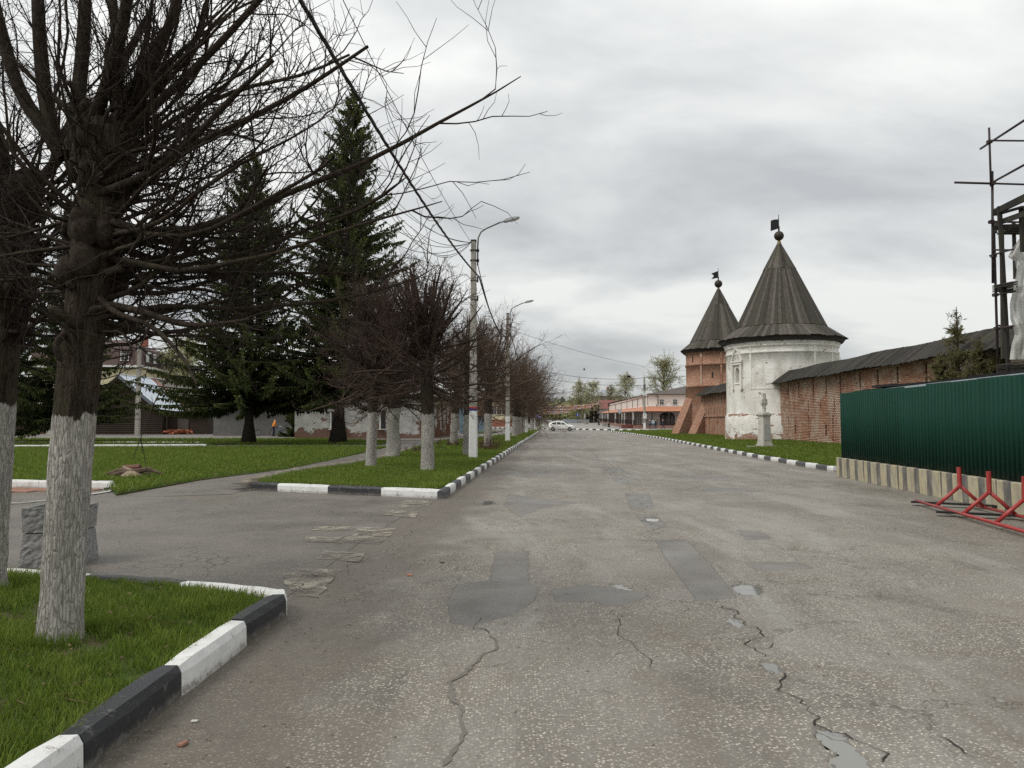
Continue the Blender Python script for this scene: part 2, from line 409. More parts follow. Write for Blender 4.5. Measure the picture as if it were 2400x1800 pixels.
def m_brick_piece():
    g = N('old_red_brick'); p = g.pos()
    o = g.new('ObjectInfo')
    cell = g.vor(g.map(p, (0.0, 3.2, 10.0)), 1.0, 'F1', 'Color')
    c = g.mix(g.sep(cell)[0], (0.31, 0.150, 0.095), (0.47, 0.275, 0.185))
    c = g.mix(g.ramp(g.noise(p, 0.62, 5, 0.65, 0.5), (0.45, 0.0), (0.60, 0.75)), c, (0.56, 0.46, 0.37))
    c = g.mix(g.ramp(g.noise(p, 1.1, 5, 0.6), (0.52, 0.0), (0.70, 0.6)), c, (0.19, 0.08, 0.05))
    c = g.mix(g.ramp(g.noise(p, 14, 4), (0.36, 0.5), (0.56, 0.0)), c, (0.15, 0.07, 0.05))
    g.bump(g.noise(p, 22, 4), 0.5, 0.02)
    return g.fin(c, 0.9, spec=0.12)
def m_plaster_tower():
    g = N('limewashed_plaster'); p = g.pos(); uv = g.co('UV'); z = g.sep(p)[2]
    f = g.noise(p, 0.8, 6, 0.65, 0.4)
    c = g.mix(g.ramp(f, (0.34, 0.0), (0.62, 1.0)), (0.60, 0.575, 0.52), (0.79, 0.775, 0.725))
    c = g.mix(g.ramp(g.noise(g.map(p, (1, 1, 0.22)), 1.6, 5, 0.65), (0.52, 0.0), (0.70, 0.55)), c, (0.40, 0.37, 0.31))
    n = g.new('TexBrick'); n.inputs['Scale'].default_value = 1.0; n.inputs['Brick Width'].default_value = 0.30; n.inputs['Row Height'].default_value = 0.095
    n.inputs['Mortar Size'].default_value = 0.012
    n.inputs['Color1'].default_value = (0.23, 0.10, 0.07, 1); n.inputs['Color2'].default_value = (0.31, 0.15, 0.105, 1); n.inputs['Mortar'].default_value = (0.40, 0.35, 0.29, 1)
    g.ln(uv, n.inputs['Vector'])
    # plaster lost at the foot and along one line of brick about 2 m up
    k = g.math('ADD', g.noise(g.map(uv, (1.0, 1.6, 1)), 1.7, 6, 0.7, 0.3), g.ramp(z, (0.25 / 10, 0.20), (0.85 / 10, 0.0)))
    zn = g.math('MULTIPLY', z, 0.1)
    foot = g.ramp(zn, (0.02, 0.225), (0.085, 0.06), (0.15, 0.0))
    band = g.ramp(zn, (0.188, 0.0), (0.193, 0.14), (0.208, 0.14), (0.213, 0.0))
    k = g.math('ADD', g.noise(g.map(uv, (1.0, 1.7, 1)), 1.6, 6, 0.68, 0.3), g.math('ADD', foot, band))
    lost = g.ramp(k, (0.625, 0.0), (0.645, 1.0))
    rough_c = g.ramp(g.noise(g.map(uv, (1, 3.2, 1)), 3.3, 5, 0.7), (0.57, 0.0), (0.66, 0.7))
    low = g.ramp(zn, (0.16, 0.8), (0.21, 0.15), (0.45, 0.1), (0.55, 0.45), (0.75, 0.1))
    c = g.mix(g.math('MULTIPLY', rough_c, low), c, (0.40, 0.34, 0.27))
    c = g.mix(lost, c, n.outputs['Color'])
    bh = g.math('SUBTRACT', g.math('MULTIPLY', g.noise(p, 5, 6, 0.7), 0.6), lost)
    g.bump(g.math('SUBTRACT', bh, g.math('MULTIPLY', n.outputs['Fac'], 0.16)), 0.55, 0.05)
    return g.fin(c, 0.9, spec=0.1)
def m_peeling():
    g = N('peeling_whitewash'); p = g.pos(); z = g.sep(p)[2]
    f = g.noise(p, 0.6, 6, 0.65, 0.5)
    c = g.mix(g.ramp(g.noise(p, 1.6, 5), (0.3, 0.0), (0.65, 1.0)), (0.40, 0.385, 0.36), (0.60, 0.59, 0.56))
    k = g.math('ADD', f, g.ramp(g.math('MULTIPLY', z, 0.1), (0.0, 0.30), (0.07, 0.13), (0.20, 0.0)))
    c = g.mix(g.ramp(k, (0.60, 0.0), (0.615, 1.0)), c, g.mix(g.noise(p, 5, 5), (0.15, 0.075, 0.055), (0.28, 0.19, 0.15)))
    g.bump(g.ramp(k, (0.59, 1.0), (0.62, 0.0)), 0.6, 0.05)
    return g.fin(c, 0.9, spec=0.1)
def m_roofwood(name='weathered_board', a=(0.034, 0.030, 0.025), b=(0.108, 0.097, 0.083)):
    g = N(name); o = g.co(); oi = g.new('ObjectInfo')
    f = g.noise(g.map(o, (9, 9, 0.7)), 3, 5, 0.65)
    c = g.mix(g.ramp(f, (0.3, 0.0), (0.7, 1.0)), a, b)
    st = g.noise(g.map(g.pos(), (5, 5, 0.5)), 1.6, 5, 0.7)
    c = g.mix(g.ramp(st, (0.40, 0.0), (0.66, 0.75)), c, tuple(x * 1.25 for x in b))
    c = g.mix(g.ramp(oi.outputs['Random'], (0.1, 0.75), (0.55, 0.0)), c, tuple(x * 0.30 for x in b))
    c = g.mix(g.ramp(oi.outputs['Random'], (0.75, 0.0), (1.0, 0.45)), c, tuple(x * 1.5 for x in b))
    c = g.mix(g.ramp(g.noise(g.pos(), 1.1, 4), (0.5, 0.0), (0.66, 0.40)), c, (0.062, 0.068, 0.040))
    g.bump(f, 0.5, 0.02)
    return g.fin(c, 0.85, spec=0.15)
def m_kerb(name, a, chip):
    g = N(name); o = g.co(); p = g.pos()
    f = g.noise(p, 5, 6, 0.7)
    c = g.mix(g.ramp(f, (0.35, 0.0), (0.65, 1.0)), tuple(x * 0.86 for x in a), a)
    ck = g.math('ADD', g.noise(p, 9, 7, 0.8, 0.4), g.ramp(g.sep(o)[2], (-0.2, 0.0), (0.03, 0.10), (0.07, 0.0)))
    c = g.mix(g.ramp(ck, (0.575, 0.0), (0.64, 0.85)), c, chip)
    c = g.mix(g.ramp(g.noise(g.map(p, (1, 0.5, 1)), 3.5, 6, 0.7), (0.55, 0.0), (0.72, 0.4)), c, tuple(x * 0.55 + 0.02 for x in chip))
    c = g.mix(g.math('MULTIPLY', g.ramp(g.math('ADD', g.sep(p)[2], g.math('MULTIPLY', g.noise(p, 7, 4), 0.08)), (0.03, 1.0), (0.11, 0.0)), 0.6), c, (0.19, 0.165, 0.135))
    g.bump(g.noise(p, 38, 4), 0.35, 0.006)
    return g.fin(c, 0.5 if a[0] < 0.1 else 0.65, spec=0.3)
def m_green():
    g = N('green_corrugated_steel'); p = g.pos()
    f = g.noise(g.map(p, (1, 1, 0.25)), 2.0, 5)
    c = g.mix(g.ramp(f, (0.35, 0.0), (0.65, 1.0)), (0.0048, 0.032, 0.0205), (0.0065, 0.039, 0.026))
    c = g.mix(g.ramp(g.noise(p, 30, 3), (0.66, 0.0), (0.74, 0.35)), c, (0.06, 0.09, 0.075))
    zz_ = g.math('ADD', g.sep(p)[2], g.math('MULTIPLY', g.noise(g.map(p, (1, 1, 0.3)), 3, 5), -0.35))
    c = g.mix(g.ramp(zz_, (0.30, 0.5), (0.55, 0.0)), c, (0.06, 0.058, 0.047))
    return g.fin(c, 0.62, spec=0.13)
def m_block():
    g = N('striped_concrete_block'); o = g.co(); x, y, z = g.sep(o)[0], g.sep(o)[1], g.sep(o)[2]
    oi = g.new('ObjectInfo')
    s = g.math('FRACT', g.math('ADD', g.math('ADD', g.math('MULTIPLY', y, 1.62), g.math('MULTIPLY', g.math('SUBTRACT', g.noise(o, 2.5, 3), 0.5), 0.10)), g.math('MULTIPLY', z, -0.10)))
    wear = g.noise(g.map(o, (1, 1, 0.5)), 4.5, 6, 0.7)
    con = g.mix(g.ramp(g.noise(o, 2.2, 5), (0.35, 0.0), (0.65, 1.0)), (0.22, 0.20, 0.16), (0.36, 0.335, 0.275))
    yel = g.mix(g.ramp(wear, (0.38, 0.9), (0.64, 0.12)), con, (0.48, 0.425, 0.27))
    blk = g.mix(g.ramp(wear, (0.40, 0.95), (0.68, 0.2)), con, (0.105, 0.103, 0.102))
    c = g.mix(g.ramp(s, (0.58, 0.0), (0.60, 1.0)), yel, blk)
    c = g.mix(g.ramp(g.noise(g.map(o, (1, 1, 0.12)), 9, 5, 0.7), (0.56, 0.0), (0.72, 0.7)), c, (0.10, 0.085, 0.065))
    g.bump(g.noise(o, 18, 5), 0.4, 0.01)
    return g.fin(c, 0.85, spec=0.15)
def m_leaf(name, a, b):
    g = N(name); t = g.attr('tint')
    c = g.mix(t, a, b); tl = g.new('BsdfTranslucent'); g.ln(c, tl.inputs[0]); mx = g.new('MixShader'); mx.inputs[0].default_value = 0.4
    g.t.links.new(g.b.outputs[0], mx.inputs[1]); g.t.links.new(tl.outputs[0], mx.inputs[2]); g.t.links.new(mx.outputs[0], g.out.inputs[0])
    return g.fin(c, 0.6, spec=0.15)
def m_water():
    g = N('puddle_water')
    g.bump(g.noise(g.pos(), 3.0, 2), 0.02, 0.01)
    return g.fin((0.185, 0.180, 0.162), 0.04, spec=0.9)

M = dict(
    road=m_road(), patch=m_patch('smooth_repair_asphalt', (0.128, 0.126, 0.126), (0.170, 0.168, 0.166), 0.40), drive=m_asphalt2(), zebra=m_zebra(),
    patch2=m_patch('old_repair_asphalt', (0.118, 0.112, 0.102), (0.165, 0.158, 0.146), 0.50),
    seal=m_patch('crack_sealant', (0.135, 0.119, 0.099), (0.172, 0.154, 0.132), 0.55),
    crack=simple('crack_shadow', (0.036, 0.031, 0.026), 0.9, 20, 0.6),
    grass=m_grass('grass_blades', (0.105, 0.168, 0.020), (0.265, 0.325, 0.060)), soil=m_soil(), soil_bare=simple('bare_soil', (0.105, 0.082, 0.056), 0.95, 9, 0.5, 0.8), bark=m_bark(), bough=m_bough(),
    twig=simple('linden_twig', (0.036, 0.026, 0.020), 0.8, 12, 0.5, spec=0.15), twig_mid=simple('dark_brown_twig', (0.084, 0.057, 0.045), 0.8, 5, 0.5, spec=0.15), twig2=simple('grey_twig', (0.140, 0.099, 0.072), 0.8, 5, 0.5, spec=0.15),
    spruce_bark=simple('spruce_bark', (0.045, 0.035, 0.027), 0.9, 9, 0.5, 0.6), needles=m_leaf('spruce_needles', (0.022, 0.036, 0.013), (0.108, 0.126, 0.034)),
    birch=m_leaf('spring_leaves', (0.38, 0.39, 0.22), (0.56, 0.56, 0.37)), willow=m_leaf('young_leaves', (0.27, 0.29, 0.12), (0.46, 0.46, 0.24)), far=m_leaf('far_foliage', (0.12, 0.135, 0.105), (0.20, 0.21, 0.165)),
    hedge=m_leaf('dark_hedge_leaves', (0.040, 0.032, 0.024), (0.085, 0.066, 0.050)), juniper=m_leaf('juniper_needles', (0.075, 0.080, 0.032), (0.19, 0.175, 0.080)),
    birchbark=simple('birch_bark', (0.55, 0.53, 0.49), 0.8, 4, 0.7), brick=m_brick_uv('tower_brick'), brickp=m_brick_piece(),
    mortar=simple('lime_mortar', (0.47, 0.385, 0.30), 0.95, 1.2, 0.4, 0.5), plaster=m_plaster_tower(), peel=m_peeling(),
    board=m_roofwood(), tar=m_roofwood('black_roof_board', (0.020, 0.018, 0.016), (0.048, 0.043, 0.037)), oldwood=m_roofwood('grey_scaffold_wood', (0.024, 0.022, 0.019), (0.060, 0.054, 0.046)),
    kw=m_kerb('white_kerb_paint', (0.72, 0.72, 0.70), (0.30, 0.28, 0.25)), kb=m_kerb('black_kerb_paint', (0.030, 0.031, 0.034), (0.13, 0.125, 0.12)), kg=m_kerb('faded_black_kerb_paint', (0.075, 0.078, 0.083), (0.16, 0.155, 0.15)),
    green=m_green(), block=m_block(), red=simple('red_gloss_paint', (0.36, 0.040, 0.036), 0.38, 9, 0.35, 0.1, spec=0.45, c2=(0.25, 0.028, 0.026)),
    concrete=simple('pole_concrete', (0.36, 0.34, 0.30), 0.85, 4, 0.3, 0.3), white=simple('white_paint', (0.74, 0.74, 0.72), 0.6, 7, 0.15), steel=simple('dark_galvanised_steel', (0.17, 0.155, 0.14), 0.5, 8, 0.4, metal=0.3),
    rust=simple('rusty_scaffold_tube', (0.050, 0.036, 0.036), 0.6, 12, 0.5), black=simple('black_metal', (0.014, 0.014, 0.015), 0.5, 8, 0.3), wire=simple('black_cable', (0.012, 0.012, 0.014), 0.6), wire2=simple('thin_grey_wire', (0.05, 0.05, 0.052), 0.6),
    lampgrey=simple('lamp_housing', (0.40, 0.42, 0.43), 0.4, 6, 0.2), lens=simple('lamp_lens', (0.42, 0.38, 0.30), 0.2, 6, 0.2, spec=0.5),
    stone=simple('white_limestone', (0.56, 0.54, 0.48), 0.85, 3, 0.3, 0.4), copper=simple('dark_copper', (0.045, 0.033, 0.026), 0.5, 5, 0.4, metal=0.3), gold=simple('dull_brass', (0.24, 0.17, 0.07), 0.5, 5, 0.3),
    pink=simple('pale_pink_plaster', (0.74, 0.675, 0.62), 0.9, 1.2, 0.12), cream=simple('cream_plaster', (0.70, 0.62, 0.42), 0.9, 1.2, 0.15), terracotta=simple('orange_metal_roof', (0.50, 0.215, 0.125), 0.6, 0.7, 0.2), plinth=simple('pinkish_stone_plinth', (0.28, 0.155, 0.12), 0.85, 0.8, 0.3),
    brownroof=simple('brown_sheet_roof', (0.105, 0.088, 0.072), 0.7, 0.6, 0.3), greyroof=simple('grey_sheet_roof', (0.30, 0.32, 0.35), 0.5, 0.6, 0.2), redroof=simple('red_sheet_roof', (0.23, 0.085, 0.072), 0.6, 0.8, 0.3), darkbrown=simple('dark_brown_paint', (0.045, 0.030, 0.024), 0.6, 3, 0.3),
    glass=simple('dark_window_glass', (0.022, 0.024, 0.026), 0.08, 2, 0.3, spec=0.6), whitewall=simple('white_wall', (0.66, 0.65, 0.61), 0.9, 0.9, 0.15), brownwall=simple('brown_board_wall', (0.165, 0.118, 0.088), 0.9, 1.2, 0.3, stretch=(1, 1, 6)), mansard=simple('brown_mansard', (0.085, 0.050, 0.043), 0.7, 1.0, 0.2),
    log=simple('dark_log', (0.048, 0.033, 0.024), 0.9, 3, 0.5, 0.5, stretch=(0.4, 1, 4)), metalroof=simple('pale_blue_metal_roof', (0.60, 0.66, 0.72), 0.45, 0.8, 0.15), slate=simple('grey_slate_roof', (0.21, 0.19, 0.165), 0.85, 2.0, 0.35, stretch=(1, 6, 1)), door=simple('brown_door_paint', (0.14, 0.055, 0.032), 0.6, 4, 0.3), plank=simple('grey_plank', (0.115, 0.10, 0.083), 0.9, 6, 0.4, stretch=(4, 4, 0.4)),
    bluetin=simple('blue_grey_tin', (0.16, 0.23, 0.28), 0.6, 2, 0.4), redbrick=simple('red_brick_far', (0.32, 0.125, 0.085), 0.9, 2, 0.3), tile=simple('red_paving_tile', (0.31, 0.165, 0.115), 0.85, 5, 0.3, 0.3), greywall=simple('grey_board_wall', (0.16, 0.155, 0.148), 0.9, 2, 0.3),
    carwhite=simple('white_car_paint', (0.80, 0.80, 0.77), 0.25, 2, 0.04, spec=0.5), tyre=simple('tyre_rubber', (0.018, 0.018, 0.018), 0.8), rim=simple('alloy_rim', (0.32, 0.32, 0.33), 0.35, metal=0.6), tail=simple('red_tail_lamp', (0.30, 0.02, 0.02), 0.3), headl=simple('headlamp_glass', (0.55, 0.56, 0.58), 0.15),
    pole_blue=simple('blue_band_paint', (0.03, 0.05, 0.30), 0.6), pole_red=simple('red_band_paint', (0.42, 0.05, 0.05), 0.6), water=m_water(), square=m_patch('square_paving', (0.24, 0.228, 0.21), (0.31, 0.295, 0.272), 0.6),
    film=None, planter=simple('rough_cast_concrete', (0.30, 0.295, 0.285), 0.95, 26, 0.45, 1.0), path=m_patch('path_asphalt', (0.135, 0.122, 0.108), (0.185, 0.168, 0.15), 0.6), pathedge=simple('sandy_edge', (0.26, 0.225, 0.165), 0.9, 8, 0.35, 0.4),
    wood_light=simple('cut_wood', (0.30, 0.235, 0.165), 0.85, 8, 0.4, 0.4), silver=simple('silver_sheet', (0.42, 0.47, 0.50), 0.5, 4, 0.25), blueframe=simple('blue_bicycle_paint', (0.10, 0.24, 0.36), 0.4), litter=simple('pale_litter', (0.6, 0.58, 0.52), 0.8), purple=simple('violet_awning', (0.16, 0.12, 0.30), 0.7),
)
def m_film():
    g = N('milky_plastic_film'); o = g.co()
    f = g.noise(g.map(o, (1, 1, 0.4)), 3.0, 5, 0.6)
    tr = g.new('BsdfTransparent'); tl = g.new('BsdfTranslucent'); tl.inputs[0].default_value = (0.72, 0.72, 0.68, 1)
    mx = g.new('MixShader'); mx2 = g.new('MixShader'); mx2.inputs[0].default_value = 0.45
    g.t.links.new(g.b.outputs[0], mx2.inputs[1]); g.t.links.new(tl.outputs[0], mx2.inputs[2])
    g.ln(g.ramp(f, (0.3, 0.80), (0.6, 0.97)), mx.inputs[0])
    g.t.links.new(tr.outputs[0], mx.inputs[1]); g.t.links.new(mx2.outputs[0], mx.inputs[2]); g.t.links.new(mx.outputs[0], g.out.inputs[0])
    return g.fin((0.66, 0.65, 0.61), 0.45)
M['film'] = m_film()
# ================================================================== ground, road, kerbs, lawns
def gz(y): return max(0.0, (y - 150) * 0.0105)
mb = MB(); mb.sheet([(-1500, -60), (1500, -60), (1500, 2600), (-1500, 2600)], -0.08)
tag(mb.build('ground', M['soil']), kind='structure')

def crop(s, ox, oy, pts): return [gr(ox + x * s, oy + y * s) for x, y in pts]
C4 = lambda p: crop(.3165, 1700, 1300, p)
C3 = lambda p: crop(.3165, 1300, 1000, p)
C2 = lambda p: crop(.3165, 600, 1050, p)
HOLES = [  # outline, depth, water?
    (C4([(50, 225), (130, 205), (200, 212), (280, 232), (288, 272), (240, 296), (150, 296), (65, 268)]), 0.050, True),
    (C4([(250, 775), (330, 778), (380, 795), (430, 825), (445, 875), (400, 885), (340, 855), (270, 830)]), 0.035, True),
    (C4([(690, 1285), (790, 1278), (860, 1310), (930, 1380), (975, 1420), (1010, 1470), (1060, 1520), (1100, 1590), (820, 1590), (795, 1525), (765, 1490), (850, 1460), (755, 1400), (712, 1360)]), 0.045, True),
    (C4([(1980, 1040), (2040, 1048), (2100, 1085), (2190, 1140), (2170, 1145), (2070, 1092), (1990, 1068)]), 0.035, True),
    (C4([(10, 465), (90, 475), (140, 510), (95, 525), (20, 490)]), 0.03, True),
    (C2([(1620, 402), (1660, 384), (1750, 386), (1780, 402), (1755, 414), (1700, 424), (1640, 414)]), 0.035, True),
    (C3([(670, 668), (770, 674), (775, 692), (735, 700), (680, 692)]), 0.035, True),
    (C3([(1715, 900), (1800, 884), (1915, 903), (1885, 918), (1750, 914)]), 0.045, False),
    (C2([(1700, 702), (1765, 700), (1765, 735), (1715, 742)]), 0.035, False),
    (C3([(420, 1160), (480, 1165), (545, 1190), (600, 1215), (500, 1200), (430, 1180)]), 0.022, True),
]
def snoise(x, y, f=1.0, seed=0.0):
    return (np.sin(x * 3.1 * f + 1.3 * np.sin(y * 2.3 * f + seed) + seed) + np.sin(y * 4.7 * f + 1.7 * np.sin(x * 3.9 * f - seed)) + np.sin((x + y) * 7.3 * f + 2.0 * seed)) / 3.0
def axis(lo, hi, coarse, fine):
    xs = list(np.arange(lo, hi, coarse)) + [hi]
    for a, b, st in fine:
        xs = [x for x in xs if not (a - coarse * .4 < x < b + coarse * .4)] + list(np.arange(a, b, st))
    return np.array(sorted(xs))
gx = axis(-4.0, 9.5, 0.15, [(-1.3, 1.2, 0.045), (1.2, 3.3, 0.022), (3.3, 4.6, 0.045)])
gy = axis(2.2, 44.0, 0.14, [(3.4, 5.5, 0.022), (5.5, 6.4, 0.045), (6.4, 7.9, 0.025), (7.9, 12.3, 0.045), (12.3, 13.1, 0.03), (13.1, 14.5, 0.05), (14.5, 15.5, 0.03), (15.5, 20, .07)])
X, Y = np.meshgrid(gx, gy)
Z = np.zeros_like(X)
def poly_sd(px, py, poly):
    inside = np.zeros(px.shape, bool); dist = np.full(px.shape, 1e9); n = len(poly)
    for i in range(n):
        (x0, y0), (x1, y1) = poly[i], poly[(i + 1) % n]
        if y1 != y0:
            c = ((y0 > py) != (y1 > py)) & (px < (x1 - x0) * (py - y0) / (y1 - y0) + x0)
            inside ^= c
        dx, dy = x1 - x0, y1 - y0; L = dx * dx + dy * dy + 1e-12
        t = np.clip(((px - x0) * dx + (py - y0) * dy) / L, 0, 1)
        dist = np.minimum(dist, np.hypot(px - x0 - t * dx, py - y0 - t * dy))
    return np.where(inside, dist, -dist)
rng0 = np.random.default_rng(3)
for poly, dep, w in HOLES:
    sdv = poly_sd(X, Y, poly) + 0.022 * snoise(X, Y, 9.0, 2.0) + 0.010 * rng0.normal(size=X.shape)
    Z = np.minimum(Z, -dep * np.clip((sdv + 0.012) / 0.03, 0, 1))
    Z += np.where((sdv < 0) & (sdv > -0.05), rng0.normal(size=X.shape) * 0.003, 0)
PD = lambda pts: [gd(x, y) for x, y in pts]
patches = [
    ('patch', [(1070, 1194), (1142, 1191), (1141, 1260), (1165, 1272), (1150, 1300), (1100, 1330), (1022, 1353), (975, 1346), (967, 1300), (985, 1263), (1058, 1254)], 0.03),
    ('patch', [(1190, 1274), (1250, 1264), (1330, 1268), (1402, 1284), (1390, 1294), (1330, 1311), (1290, 1301), (1200, 1300)], 0.04),
    ('patch', [(1416, 1166), (1482, 1165), (1540, 1226), (1592, 1292), (1505, 1298), (1440, 1208)], 0.02),
    ('patch2', [(1350, 1066), (1402, 1066), (1412, 1100), (1364, 1102)], 0.03),
    ('patch2', [(1100, 1066), (1190, 1082), (1262, 1086), (1180, 1096), (1122, 1116), (1088, 1092)], 0.05),
    ('patch2', [(1592, 1144), (1640, 1147), (1668, 1164), (1612, 1168)], 0.03),
    ('patch2', [(1606, 1214), (1722, 1214), (1756, 1228), (1636, 1233)], 0.03),
    ('patch2', [(1320, 1030), (1372, 1032), (1380, 1042), (1332, 1042)], 0.04),
    ('patch2', [(1448, 1026), (1560, 1029), (1610, 1036), (1470, 1034)], 0.04),
    ('patch2', [(1500, 1052), (1630, 1056), (1660, 1063), (1520, 1062)], 0.04),
    ('patch', [(1305, 1010), (1340, 1012), (1350, 1020), (1312, 1020)], 0.03),
    ('patch2', [(1370, 1110), (1416, 1112), (1445, 1140), (1400, 1140)], 0.03),
]
PA = np.zeros_like(X) 
for m_, pts, am in patches:
    sdp = poly_sd(X, Y, PD(pts)) + am * 0.5 * snoise(X, Y, 3.0, 1.0)
    sc_p = np.maximum(0.12, Y * 0.02) * 1.2
    PA = np.maximum(PA, np.clip(0.5 + sdp / sc_p * 0.5, 0, 1) * (1.0 if m_ == 'patch' else 0.985))
for edge in (0, -1): Z[edge, :] = 0; Z[:, edge] = 0
ny, nx = X.shape
V = np.stack([X, Y, Z], -1).reshape(-1, 3)
ii = (np.arange(ny - 1)[:, None] * nx + np.arange(nx - 1)[None, :]).ravel()
Q = np.stack([ii, ii + 1, ii + nx + 1, ii + nx], -1)
x0, x1, y0, y1 = -4.0, 9.5, 2.2, 44.0
ex = [(-60, -8, x0, y1), (x1, -8, 70, y1), (x0, -8, x1, y0), (-60, y1, 70, 175)]
for a, b, c, d in ex:
    k = len(V); V = np.vstack([V, [[a, b, 0], [c, b, 0], [c, d, 0], [a, d, 0]]]); Q = np.vstack([Q, [[k, k + 1, k + 2, k + 3]]])
road = link('road', np_mesh('road', V, Q, None, {'patch': np.concatenate([PA.ravel(), np.zeros(len(V) - PA.size)])}), M['road']); tag(road, kind='structure')
wz = [-0.016, -0.016, -0.013, -0.016, -0.014, -0.014, -0.014, 0, 0, -0.009]
for (poly, dep, w), z in zip(HOLES, wz):
    if not w: continue
    cx = sum(p[0] for p in poly) / len(poly); cy = sum(p[1] for p in poly) / len(poly)
    mb = MB(); mb.sheet([(cx + (x - cx) * 1.25, cy + (y - cy) * 1.25) for x, y in poly], z)
    mb.build('puddle', M['water'], road)

def wob(poly, step=0.12, amp=0.02, seed=0.0):
    out = []; n = len(poly)
    for i in range(n):
        (xa, ya), (xb, yb) = poly[i], poly[(i + 1) % n]
        L = math.hypot(xb - xa, yb - ya); k = max(1, int(L / step))
        for j in range(k):
            t = j / k; x = xa + (xb - xa) * t; y = ya + (yb - ya) * t
            out.append((x + amp * float(snoise(np.array(x), np.array(y), 3.0, seed)), y + amp * float(snoise(np.array(y), np.array(x), 3.3, seed + 1))))
    return out
PD = lambda pts: [gd(x, y) for x, y in pts]
def ribbon(name, pts, w0, w1, z, mat, jag=0.02, seed=0, par=None):
    rr = random.Random(seed); P = PD(pts); L = []; Rr = []
    q = []
    for i in range(len(P) - 1):
        d = math.hypot(P[i+1][0] - P[i][0], P[i+1][1] - P[i][1]); k = max(2, int(d / 0.05))
        for j in range(k): t = j / k; q.append((P[i][0] + (P[i+1][0] - P[i][0]) * t, P[i][1] + (P[i+1][1] - P[i][1]) * t))
    q.append(P[-1]); dx = dy = 0; ph = [rr.uniform(0, 6) for _ in range(4)]
    m = MB(); n = len(q); vs = []
    for i, (x, y) in enumerate(q):
        a = q[max(i - 1, 0)]; b = q[min(i + 1, n - 1)]; tx, ty = b[0] - a[0], b[1] - a[1]; l = math.hypot(tx, ty) or 1
        px, py = -ty / l, tx / l
        dx = dx * 0.6 + rr.uniform(-jag, jag) * 1.3; w = rr.uniform(w0, w1) * (0.35 if i in (0, n - 1) else 1) * (0.55 + 0.75 * abs(math.sin(i * .37 + ph[0]) * math.sin(i * .13 + ph[1])))
        ox = jag * 2.2 * math.sin(i * .21 + ph[2]) + jag * 1.2 * math.sin(i * .55 + ph[3])
        x += px * ox; y += py * ox
        vs += [(x + px * (dx - w), y + py * (dx - w), z), (x + px * (dx + w), y + py * (dx + w), z)]
    m.add(vs, [(2 * i, 2 * i + 1, 2 * i + 3, 2 * i + 2) for i in range(n - 1)])
    return m.build(name, mat, par or road)
ribbon('crack_seal', [(1045, 1375), (1058, 1398), (1015, 1440), (985, 1480), (980, 1510), (1000, 1545), (965, 1590), (935, 1655)], 0.006, 0.020, 0.005, M['seal'], 0.020, 2)
ribbon('crack', [(1320, 1318), (1340, 1350), (1355, 1390), (1390, 1425), (1375, 1440), (1400, 1455)], 0.0009, 0.0039, 0.0052, M['crack'], 0.018, 3)
ribbon('crack', [(1385, 1290), (1470, 1296), (1530, 1308), (1600, 1325)], 0.0009, 0.0039, 0.0055, M['crack'], 0.02, 4)
ribbon('crack', [(1580, 1310), (1625, 1375), (1650, 1420)], 0.0018, 0.0088, 0.0055, M['crack'], 0.03, 5)
ribbon('crack', [(1690, 1455), (1745, 1520), (1790, 1585), (1830, 1600), (1880, 1650)], 0.0018, 0.0083, 0.0056, M['crack'], 0.03, 6)
ribbon('crack', [(1570, 1265), (1610, 1262), (1660, 1266)], 0.0018, 0.0077, 0.0056, M['crack'], 0.02, 7)
ribbon('crack', [(1020, 1357), (1034, 1362), (1042, 1372)], 0.0036, 0.0110, 0.0056, M['crack'], 0.03, 8)
ribbon('crack', [(1065, 1194), (1110, 1190), (1145, 1191)], 0.0014, 0.0050, 0.009, M['crack'], 0.015, 9)
ribbon('crack', [(1320, 985), (1345, 1020), (1360, 1064), (1400, 1110), (1420, 1164)], 0.0018, 0.0066, 0.0057, M['crack'], 0.04, 10)
ribbon('crack', [(1590, 1000), (1660, 1030), (1740, 1056)], 0.0014, 0.0055, 0.0057, M['crack'], 0.04, 11)
ribbon('crack', [(1270, 965), (1300, 1000), (1330, 1030)], 0.0027, 0.0088, 0.0057, M['crack'], 0.05, 13)
ribbon('crack', [(2050, 1590), (2120, 1640)], 0.0014, 0.0055, 0.0057, M['crack'], 0.02, 14)
ribbon('crack', [(720, 1250), (850, 1180), (905, 1120)], 0.0009, 0.0033, 0.0057, M['crack'], 0.03, 15)
rb = random.Random(77)
for i, (x, y) in enumerate([(1338, 1348), (1372, 1405), (1622, 1372), (1640, 1408), (1745, 1520), (1710, 1478), (1470, 1296), (1530, 1308), (1360, 1064), (1110, 1190), (1330, 1030), (1042, 1368), (1030, 1362), (1010, 1440)]):
    a = rb.uniform(0, 6.28); l = rb.uniform(12, 40); pts = [(x, y)]
    for k in range(3): a += rb.uniform(-.7, .7); x += math.cos(a) * l; y += math.sin(a) * l * .35; pts.append((x, y))
    ribbon('crack', pts, .0008, .0028, 0.0058, M['crack'], .012, 40 + i)
